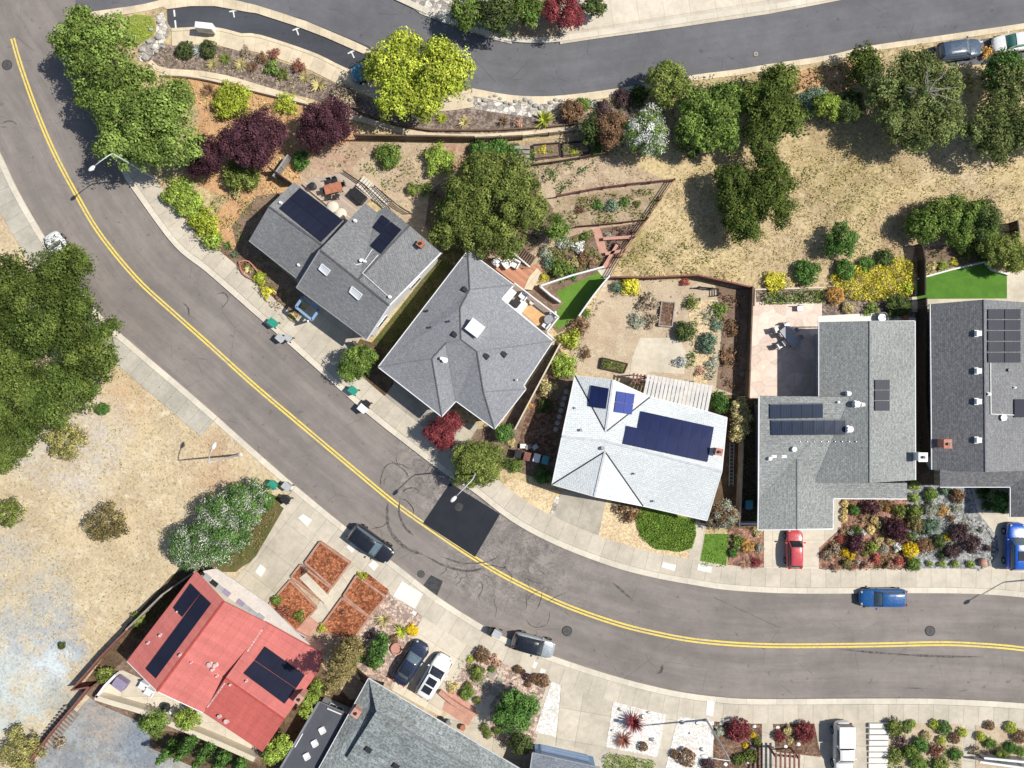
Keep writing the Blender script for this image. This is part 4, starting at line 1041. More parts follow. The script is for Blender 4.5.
# white canopy with small roof lights along the entrance side
q = [W(204, 572, 3.0), W(217, 569, 3.0), W(268, 607, 3.0), (W(268, 620, 3.0))]
P5 = [W(203, 571, 3.0), W(216, 568.5, 3.0), W(231, 578, 3.0), W(268, 604, 3.0), W(296, 632, 3.0), W(310, 645, 3.0), W(300, 642, 3.0), W(266, 622, 3.0), W(224, 600, 3.0)]
cn = slab('porch_roof', [(p.x, p.y) for p in P5], 0, 'wall_white', kind=None, z=3.0, thick=.14, world=True); cn.data.materials[0] = MATS['canopy_cream']; put(h.root, cn)
for i, (x, y) in enumerate(((207.5, 577.5), (214, 583.5), (220, 588.5), (226.5, 593), (240.5, 603), (246.5, 608), (253, 613), (260.5, 617))):
    c = W(x, y, 3.03); m = MB().box(c, (.75, .5, .06), R(-38)); s_ = h.p(m, 'roof_light', ['trim_grey', 'plastic_black', 'trim_grey', 'canvas_violet', 'canvas_violet', 'trim_grey', 'trim_grey', 'trim_grey'][i]); 

# ---- zig zag shingled house at the bottom
h = House('zigzag_shingled_house', 'grey house with coarse zigzag shingle pattern, cut by the bottom edge', (440, 760))
h.roof({'T': (368.5, 678.5, 2.7), 'a0': (376.5, 712, 3.45), 'r0': (348, 757, 3.0), 'u0': (318, 770, 2.6)}, ['T a0 r0 u0'], 'shingle_zigzag')
h.roof({'Tt': (369, 678.8, 2.73), 'E': (600, 817, 2.7), 'a': (376.2, 711.6, 4.2), 'b': (560, 822, 4.2), 'c': (347, 757.5, 3.45), 'd': (480, 870, 2.9), 'c2': (320, 790, 2.9)}, ['Tt E b a', 'a b d c'], 'shingle_zigzag')
h.roof({'v1': (347, 757, 2.8), 'v2': (318, 770, 2.6), 'v3': (318, 900, 2.6), 'v4': (480, 870, 2.8)}, ['v1 v2 v3 v4'], 'shingle_zigzag')
h.walls('T E d v3 u0', 'wall_cream', 1.1, doors=(), blank=(0,)); h.gutter('T E,T u0', 'trim_white', .10, .13); h.cap('a b', 'ridge_grey', w=.2)
m = MB().poly([W(376.2, 711.8, 4.15), W(347, 757.5, 3.4), W(347, 757.5, 2.8), W(376.2, 711.8, 3.4)]); h.p(m, 'gable_board', 'ridge_dark')
h.chimney(357.5, 709.5, .7, .7, .8, R(-35), 'brick_pink'); h.box_vent(368, 749.5, R(-35), .6, .4); h.box_vent(395.5, 766, R(-35), .6, .4)

# flat roofed annexe
h = House('annexe', 'low dark flat roofed annexe with three square white skylights, left of the zigzag shingled house', (316, 735), 'shed')
h.roof({'a': (319, 702, 2.0), 'b': (352, 716, 2.0), 'c': (322, 775, 2.0), 'd': (320, 800, 2.0), 'e': (276, 776, 2.0)}, ['a b c d e'], 'roof_felt'); h.walls('a b c d e', 'wall_grey', .2)
h.gutter('a e', 'metal_grey', .2, .14, .02); h.gutter('a b', 'metal_grey', .1, .1)
for x, y in ((322, 730.5), (314.5, 743.5), (306.5, 756.5)): h.skylight([(x - 3.4, y - 1.4), (x + 1.2, y - 4), (x + 3.8, y + 1.2), (x - .8, y + 4)], 'vent_white')

# small grey roof with blue garage at the bottom
h = House('blue_garage_house', 'grey roofed garage with a light blue door, cut by the bottom edge of the photo', (570, 768))
h.roof({'a': (532.5, 753, 2.9), 'b': (600, 768, 2.9), 'c': (600, 820, 4.2), 'd': (525, 805, 4.2)}, ['a b c d'], 'shingle_blue_small')
h.walls('a b c d', 'wall_blue', .35, doors=(0,), gmat='garage_blue'); h.gutter('a b,a d', 'trim_grey', .1, .12)
# ------------------------------------------------------------------ foliage materials (two tones each)
foliage('leaf_ficus', (.135, .205, .042), (.255, .335, .085))
foliage('leaf_oak', (.052, .092, .020), (.175, .220, .050))
foliage('leaf_oak_grey', (.075, .112, .034), (.25, .285, .10))
foliage('leaf_dark', (0.056, 0.088, 0.029), (0.136, 0.176, 0.056))
foliage('leaf_mid', (.080, .150, .032), (.255, .345, .078))
foliage('leaf_olive', (.105, .150, .034), (.290, .330, .085))
foliage('leaf_lime', (.22, .33, .055), (.40, .49, .10))
foliage('leaf_yellowgreen', (.29, .37, .038), (.52, .56, .085))
foliage('leaf_yellow', (.50, .47, .045), (.72, .66, .09))
foliage('leaf_purple', (0.054, 0.022, 0.032), (0.128, 0.057, 0.070), .15)
foliage('leaf_plum', (0.068, 0.041, 0.047), (0.162, 0.108, 0.101), .15)
foliage('leaf_maple', (.175, .035, .042), (.32, .08, .085))
foliage('leaf_rust', (.19, .105, .06), (.31, .20, .11))
foliage('leaf_redtip', (.25, .09, .065), (.38, .18, .12))
foliage('leaf_green', (.065, .150, .034), (.150, .270, .065))
foliage('leaf_bluegreen', (0.105, 0.180, 0.112), (0.240, 0.330, 0.225))
foliage('leaf_sage', (0.285, 0.315, 0.225), (0.495, 0.510, 0.390))
foliage('leaf_silver', (0.378, 0.420, 0.399), (0.578, 0.609, 0.578))
foliage('flower_white', (0.651, 0.672, 0.609), (0.840, 0.840, 0.798))
foliage('flower_pale', (0.315, 0.378, 0.231), (0.714, 0.714, 0.630))
foliage('leaf_straw', (.47, .41, .17), (.66, .57, .29))
foliage('leaf_drybrush', (0.285, 0.232, 0.150), (0.480, 0.390, 0.285))
foliage('leaf_brownolive', (0.180, 0.150, 0.060), (0.330, 0.270, 0.120))
foliage('flower_gold', (.66, .46, .02), (.84, .68, .05))
foliage('flower_cream', (0.756, 0.609, 0.231), (0.882, 0.777, 0.420))
foliage('flower_red', (.36, .06, .05), (.50, .17, .13))
foliage('leaf_rose', (.40, .22, .15), (.56, .38, .27))
foliage('leaf_orange', (.48, .26, .07), (.66, .42, .14))
foliage('leaf_yolive', (.30, .29, .08), (.42, .38, .16))
foliage('leaf_grass', (.15, .26, .04), (.28, .40, .08))
simple('bark', (.13, .10, .075), .3, 3, 12, .95, bump=.6)
simple('bark_grey', (.34, .31, .27), .25, 3, 12, .95, bump=.6)

SD = [100]
def seed(): SD[0] += 1; return SD[0]

def tree(px, py, r, h, mat, label, leaf=.26, clump=.62, cov=1.15, name='broadleaf_tree', cat='tree', group=None, lobes=None, flat=.62, bark='bark', gap=0.0, extra=None, trunk=None, spread=.3):
    """px py r give the crown as mapped at its widest height; lobes: extra (dx, dy, r) in map units"""
    sd = seed(); q = random.Random(sd); zc = h * .54; base = W(px, py, zc); base.z = .1
    root = empty(name, base, 0, label, cat, group)
    k = S * (H - zc) / H
    L = lobes if lobes else [(0, 0, r)]
    bl = []
    for (dx, dy, rr_) in L:
        rm = rr_ * k * .93
        # every lobe is made of a main mass and a few offset ones, so the outline is uneven
        bl.append((dx * k, -dy * k, zc, rm * .80, rm * .80, min(rm * flat, h * .46)))
        nsub = 5
        for i in range(nsub):
            a = i * 6.283 / nsub + q.uniform(-.5, .5); d = rm * q.uniform(.48, .64); s_ = rm * q.uniform(.36, .50)
            bl.append((dx * k + d * math.cos(a), -dy * k + d * math.sin(a), zc + q.uniform(-.30, .12) * h * .5, s_, s_, min(s_ * .8, h * .4)))
    clump *= 1.3; leaf *= .88
    me = crown('crown', bl, leaf, clump, cov, sd, gap=gap, spread=spread + .08)
    link('crown', me, mat, root)
    t = trunk_mb(h * .5, max(.10, h * .028), max(l[2] for l in L) * k * .8, sd, 6).build('trunk', bark, root, smooth=True)
    if extra:
        for (em, frac, sc) in extra:
            bl2 = [(b[0], b[1], b[2], b[3] * 1.02, b[4] * 1.02, b[5] * 1.03) for b in bl]
            m2 = crown('blossom', bl2, leaf * sc, clump, cov * frac, sd + 5000, zmin=.0); link('blossom', m2, em, root)
    return root

def branches(root, n, r, z, mat='bark_grey', sd=1, off=(0, 0)):
    """bare twigs showing on top of a crown"""
    q = random.Random(sd); m = MB()
    for i in range(n):
        a = q.uniform(0, 6.28); d = Vector((math.cos(a), math.sin(a), 0)); p = Vector((off[0], off[1], z)); pts = [p]
        for k in range(5): p = p + d * r * .22 + Vector((q.uniform(-.25, .25), q.uniform(-.25, .25), q.uniform(-.05, .12))) * r * .4; pts.append(p)
        m.tube(pts, [.05, .045, .038, .03, .02, .01], 5)
        for k in (1, 2, 3, 4):
            e = pts[k] + Vector((q.uniform(-1, 1), q.uniform(-1, 1), .2)) * r * .25; m.tube([pts[k], e], [.025, .008], 4)
    m.build('dead_branches', mat, root)

PROTO = {}
def proto(kind, mat, var):
    key = (kind, mat, var)
    if key not in PROTO:
        sd = hash((kind, mat)) if False else sum(ord(c) for c in kind + mat) * 7 + var * 31
        if kind == 'mound': me = crown(kind, [(0, 0, .42, .86, .86, .5), (.25, .1, .5, .55, .55, .4), (-.3, -.15, .45, .5, .5, .4)], .17, .24, 1.2, sd, zmin=-.2)
        elif kind == 'loose': me = crown(kind, [(0, 0, .45, .6, .6, .5), (.4, .2, .4, .45, .4, .38), (-.35, .3, .4, .42, .45, .4), (-.1, -.5, .38, .42, .4, .35)], .20, .22, .8, sd, zmin=-.2, gap=.2, spread=.5)
        elif kind == 'ball': me = crown(kind, [(0, 0, .55, .92, .92, .62)], .12, .13, 1.6, sd, zmin=-.3, spread=.08)
        elif kind == 'spiky': me = blades(kind, 130, 1.05, .9, .075, sd)
        elif kind == 'agave': me = blades(kind, 46, 1.0, .8, .17, sd, .12)
        PROTO[key] = me
    return PROTO[key]

def shrub(px, py, r, mat, label, kind='mound', name='shrub', cat='shrub', group=None, hk=1.0, z=.12, stretch=1.0, rz=None):
    rm = r * S; h = rm * .9 * hk; zc = z + h * .45; p = W(px, py, zc); sd = seed()
    if rm > 1.35 and kind in ('mound', 'loose'):
        q = random.Random(sd); bl = [(0, 0, h * .5, rm * .72, rm * .72, h * .5)]
        for i in range(5):
            a = i * 1.26 + q.uniform(-.4, .4); s_ = rm * q.uniform(.34, .46); bl.append((math.cos(a) * rm * .56, math.sin(a) * rm * .56, h * q.uniform(.35, .6), s_, s_, s_ * .8 * min(1, hk)))
        lo = kind == 'loose'
        me = crown(name, bl, .20, .36, .8 if lo else 1.15, sd, zmin=-.2, gap=.25 if lo else 0, spread=.5 if lo else .3)
        o = link(name, me, mat)
    else:
        o = link(name, proto(kind, mat, sd % 3), None)
        if not o.data.materials: o.data.materials.append(MATS[mat])
        o.scale = (rm, rm * stretch, rm * hk)
    o.location = (p.x, p.y, z); o.rotation_euler = (0, 0, rnd.uniform(0, 6.28) if rz is None else rz)
    if rm > 1.35 and kind in ('mound', 'loose'): o.scale = (1, stretch, 1)
    return tag(o, label, cat, group)

# ------------------------------------------------------------------ trees
tree(93, 42, 38, 9, 'leaf_ficus', 'bushy green street tree at the top left corner, topmost of the row', lobes=[(0, 0, 30), (-22, 0, 21), (24, -12, 20), (-10, -20, 18)], leaf=.30, clump=.75)
tree(112, 78, 38, 9, 'leaf_ficus', 'bushy green street tree, middle one of the row casting shadow on the road', lobes=[(0, 0, 32), (-28, -16, 22), (-22, 16, 18), (26, 4, 22)], leaf=.30, clump=.75)
tree(146, 125, 52, 9.5, 'leaf_ficus', 'largest bushy green street tree, lowest of the row, just above the street lamp', lobes=[(0, 0, 44), (-34, -14, 24), (-22, 22, 26), (26, -22, 26), (28, 16, 26), (8, 26, 18)], leaf=.30, clump=.75)
tree(40, 313, 70, 10, 'leaf_oak', 'huge dark oak hiding the white parked car at the left edge', gap=.1, lobes=[(0, 0, 50), (-34, -36, 34), (24, -44, 32), (40, 16, 36), (50, 44, 28), (-30, 30, 34)], leaf=.26, clump=.8, name='oak_tree', cov=1.3)
tree(14, 402, 60, 9, 'leaf_oak', 'dark oak at the left edge just below the huge one', lobes=[(0, 0, 44), (36, -6, 34), (62, -14, 26), (-16, 44, 30), (-30, -20, 30)], leaf=.26, clump=.8, name='oak_tree', cov=1.3)
tree(206, 156, 24, 5, 'leaf_purple', 'small dark purple plum tree, leftmost of the three purple trees', leaf=.2, clump=.45, name='plum_tree')
tree(251, 137, 36, 6, 'leaf_purple', 'dark purple plum tree, middle of the three purple trees', lobes=[(0, 0, 30), (-14, 6, 22), (16, -6, 22), (4, 16, 18)], leaf=.2, clump=.45, name='plum_tree')
tree(323, 123, 33, 6, 'leaf_purple', 'dark purple plum tree beside the wooden garden fence, rightmost of three', leaf=.2, clump=.45, name='plum_tree', lobes=[(0, 0, 29), (16, -8, 16), (-10, 12, 18)])
tree(415, 75, 55, 7.5, 'leaf_yellowgreen', 'bright yellow green tree beside the upper road, partly over the teal car', lobes=[(-22, -8, 30), (-10, -28, 20), (22, 0, 32), (38, -6, 22), (-20, 24, 24), (6, 26, 22), (24, -20, 20)], leaf=.30, clump=.55, cov=1.0)
tree(466, 12, 20, 5, 'leaf_mid', 'green roadside tree at the top edge, leftmost of the top group')
tree(496, 14, 22, 5.5, 'leaf_dark', 'dark green roadside tree at the top edge between two lighter ones')
tree(524, 10, 20, 5, 'leaf_mid', 'green roadside tree at the top edge touching the dark red maple')
tree(562, 10, 23, 5, 'leaf_maple', 'dark red leaved tree at the top edge above the upper road', leaf=.2, clump=.4, name='maple_tree')
tree(594, 6, 14, 3.5, 'leaf_dark', 'round dark green bush tree right of the red tree at the top edge')
tree(646, 135, 25, 5, 'leaf_mid', 'tree covered in white blossom near the top centre', extra=[('flower_white', .5, .8)], leaf=.22, clump=.4, name='flowering_tree')
tree(668, 84, 25, 4.6, 'leaf_olive', 'olive and yellowish tree reaching over the kerb of the upper road', leaf=.24, clump=.42)
tree(712, 116, 37, 5.2, 'leaf_mid', 'tall green tree between the blossoming tree and the dark one', lobes=[(0, 0, 30), (-18, 14, 22), (12, -16, 20), (10, 20, 20), (-20, -14, 18)], clump=.5)
tree(769, 108, 39, 5.6, 'leaf_oak', 'dark dense tree right of the tall green tree by the upper road', lobes=[(0, 0, 30), (-8, 26, 22), (10, -24, 22), (20, 10, 20), (-18, -10, 18)], clump=.5)
tree(612, 130, 21, 4.5, 'leaf_rust', 'reddish brown leaved tree left of the white blossoming tree', leaf=.2, clump=.36)
tree(592, 132, 15, 3.5, 'leaf_dark', 'small dark green tree beside the raised vegetable beds')
tree(864, 64, 20, 4, 'leaf_oak', 'small dark oak at the kerb above the big oak with bare branches', name='oak_tree', clump=.4)
t = tree(914, 102, 54, 6, 'leaf_oak_grey', 'large round oak with grey bare branches showing in its crown', lobes=[(0, 0, 40), (-26, -14, 26), (-14, 22, 28), (24, 18, 30), (28, -14, 24), (0, -30, 24), (6, 36, 20)], name='oak_tree', clump=.5, gap=.12)
branches(t, 9, 2.4, 6 * .54 + 1.95, sd=4, off=(.2, .2))
t = tree(1006, 118, 50, 6, 'leaf_oak_grey', 'large dark oak cut by the right edge of the photo', lobes=[(0, 0, 36), (-22, 14, 24), (4, -34, 26), (30, 10, 34), (-10, 26, 22)], name='oak_tree', clump=.5, gap=.12)

tree(1002, 66, 24, 5.5, 'leaf_green', 'bright green tree beside the parked cars at the top right', lobes=[(0, 0, 20), (14, 6, 18), (-8, 12, 14)], clump=.45)
tree(755, 196, 42, 5, 'leaf_oak', 'dark green tree standing alone in the dry grass field', lobes=[(0, 0, 28), (-16, 18, 22), (20, -14, 22), (-22, -14, 20), (8, -28, 20), (-10, 34, 17), (18, 12, 22), (-24, 4, 18)], clump=.45, leaf=.24)
tree(828, 106, 15, 3.5, 'leaf_lime', 'pale lime green bush tree at the kerb between the dark tree and the big oak', clump=.34, leaf=.2)
tree(850, 112, 15, 3.5, 'leaf_dark', 'dark green bush tree tucked under the left side of the big oak', clump=.34, leaf=.2)
tree(692, 146, 14, 3.5, 'leaf_dark', 'dark bush tree at the foot of the tall green tree', clump=.34, leaf=.2)
tree(842, 240, 19, 3, 'leaf_green', 'small round green tree in the dry field above the yellow flowers', clump=.36, leaf=.2)
tree(938, 220, 28, 3.2, 'leaf_mid', 'wide green thicket tree above the artificial lawn', lobes=[(-10, 0, 22), (14, -4, 23), (36, -4, 20), (-18, 8, 15), (22, 14, 16), (46, 8, 16)], clump=.42, leaf=.22)
tree(980, 220, 23, 3.4, 'leaf_dark', 'dark green tree at the right end of the thicket', clump=.4, leaf=.22)
tree(1002, 254, 24, 3.6, 'leaf_olive', 'rounded olive green tree overhanging the artificial lawn corner', lobes=[(0, 0, 21), (14, 6, 15), (-12, -8, 14)], clump=.3, leaf=.18)
tree(492, 203, 60, 8, 'leaf_olive', 'large spreading olive green tree behind the hip roofed house', lobes=[(0, 0, 38), (-38, 14, 26), (-30, -8, 24), (-8, -34, 26), (26, -24, 26), (32, 8, 26), (-16, 34, 22), (14, 38, 20), (-50, 30, 16)], clump=.5, leaf=.24, gap=.08)
tree(556, 228, 15, 4, 'leaf_mid', 'fresh green bushy tree right of the large spreading tree', clump=.35, leaf=.18)
tree(358, 362, 21, 4.5, 'leaf_mid', 'round green tree at the driveway between the two grey houses', lobes=[(0, 0, 19), (8, -6, 13), (-8, 8, 13)], clump=.36, leaf=.2)
tree(443, 429, 21, 3.8, 'leaf_maple', 'red leaved japanese maple before the hip roofed house', leaf=.17, clump=.34, name='maple_tree', lobes=[(0, 0, 18), (8, -6, 12), (-9, 3, 12), (2, 10, 11)])
tree(476, 463, 29, 5, 'leaf_olive', 'wide olive brown tree beside the street lamp and asphalt patch', lobes=[(0, 0, 24), (12, -6, 17), (-10, -8, 15), (-8, 12, 15), (10, 12, 14)], leaf=.19, clump=.36)
tree(504, 433, 11, 2.5, 'leaf_green', 'small green tree at the front corner of the hip roofed house', leaf=.2, clump=.3)
tree(719, 402, 12, 3, 'leaf_green', 'small green tree at the back corner of the pale roofed house', leaf=.2, clump=.3)
tree(739, 418, 15, 4, 'leaf_straw', 'yellowish feathery tree between the pale roof and the side fence', lobes=[(0, -12, 10), (2, 0, 11), (0, 14, 11)], leaf=.22, clump=.26, gap=.1)
tree(724, 515, 17, 3.2, 'leaf_rust', 'brownish green bush tree at the lower corner of the pale roofed house', leaf=.2, clump=.34, gap=.1, extra=[('leaf_sage', .5, .8)])
tree(222, 523, 50, 4.5, 'leaf_green', 'big oval evergreen shrub with small white flowers left of the driveway', lobes=[(0, 0, 28), (-24, 20, 26), (-34, 30, 18), (20, -14, 26), (36, -26, 18), (-4, 26, 18), (10, 10, 22)], leaf=.2, clump=.4, extra=[('flower_pale', .28, .8)], flat=.5, name='large_shrub', cat='shrub')
tree(338, 668, 17, 8, 'leaf_brownolive', 'tall narrow olive coloured conifer between the red roof and the terraces', lobes=[(4, -8, 15), (0, 0, 14)], leaf=.2, clump=.3, flat=2.6, name='conifer_tree') if False else None
tree(516, 711, 25, 4.5, 'leaf_green', 'dark green round tree beside the white gravel strip at the bottom', lobes=[(0, 0, 21), (-10, 8, 14), (10, -6, 15), (-4, -12, 12)], leaf=.22, clump=.36)
tree(520, 742, 13, 2.5, 'leaf_dark', 'dark shrubby tree below the round green tree at the bottom', leaf=.2, clump=.3)
tree(154, 724, 15, 3, 'leaf_mid', 'round green bush tree behind the red roofed house wall, left one', leaf=.2, clump=.34)
tree(188, 718, 13, 2.8, 'leaf_lime', 'lime green bush at the lower eave of the red roof', leaf=.2, clump=.3)
tree(277, 750, 16, 3.5, 'leaf_lime', 'light green bush between the red roof corner and the dark annexe', lobes=[(0, 0, 13), (8, -8, 9), (-6, 6, 9)], leaf=.22, clump=.3)
tree(309, 700, 12, 4, 'leaf_lime', 'light green narrow bush above the dark annexe roof', lobes=[(0, 0, 9), (8, -12, 9), (-4, 10, 7)], leaf=.22, clump=.28)
tree(379, 649, 15, 2.8, 'leaf_green', 'fresh green leafy bush in the desert bed left of the navy car', lobes=[(0, 0, 11), (-4, 12, 9), (4, -10, 8)], leaf=.26, clump=.3)
tree(999, 501, 12, 2.8, 'leaf_green', 'bright green tree in the entry nook of the dark roofed house', leaf=.22, clump=.3)

def cypress(px, py, h, r, mat, label, group=None, name='cypress_tree'):
    sd = seed(); base = W(px, py, 0); base.z = .1; root = empty(name, base, 0, label, 'tree', group); bl = []
    n = 7
    for i in range(n):
        t = i / (n - 1); rr_ = r * (1 - t ** 2.2 * .72) * (.78 if i == 0 else 1); bl.append((0, 0, .5 + (h - .9) * t, rr_, rr_, h / n * .75))
    link('crown', crown('crown', bl, .16, .26, 1.0, sd, zmin=-.5, spread=.15), mat, root)
    MB().tube([(0, 0, -.05), (0, 0, h * .6)], [.12, .05], 8).build('trunk', 'bark', root)
cypress(354, 646, 10.5, 1.5, 'leaf_brownolive', 'tall narrow olive coloured cypress beside the red roof corner')
for i, (x, y) in enumerate(((179, 740), (196, 737), (213, 744), (229, 751), (246, 758))):
    cypress(x, y, 4.6, .66, 'leaf_green', 'clipped green column shrub in the row below the red roofed house', 'row of clipped columns below the red roof', 'columnar_shrub')

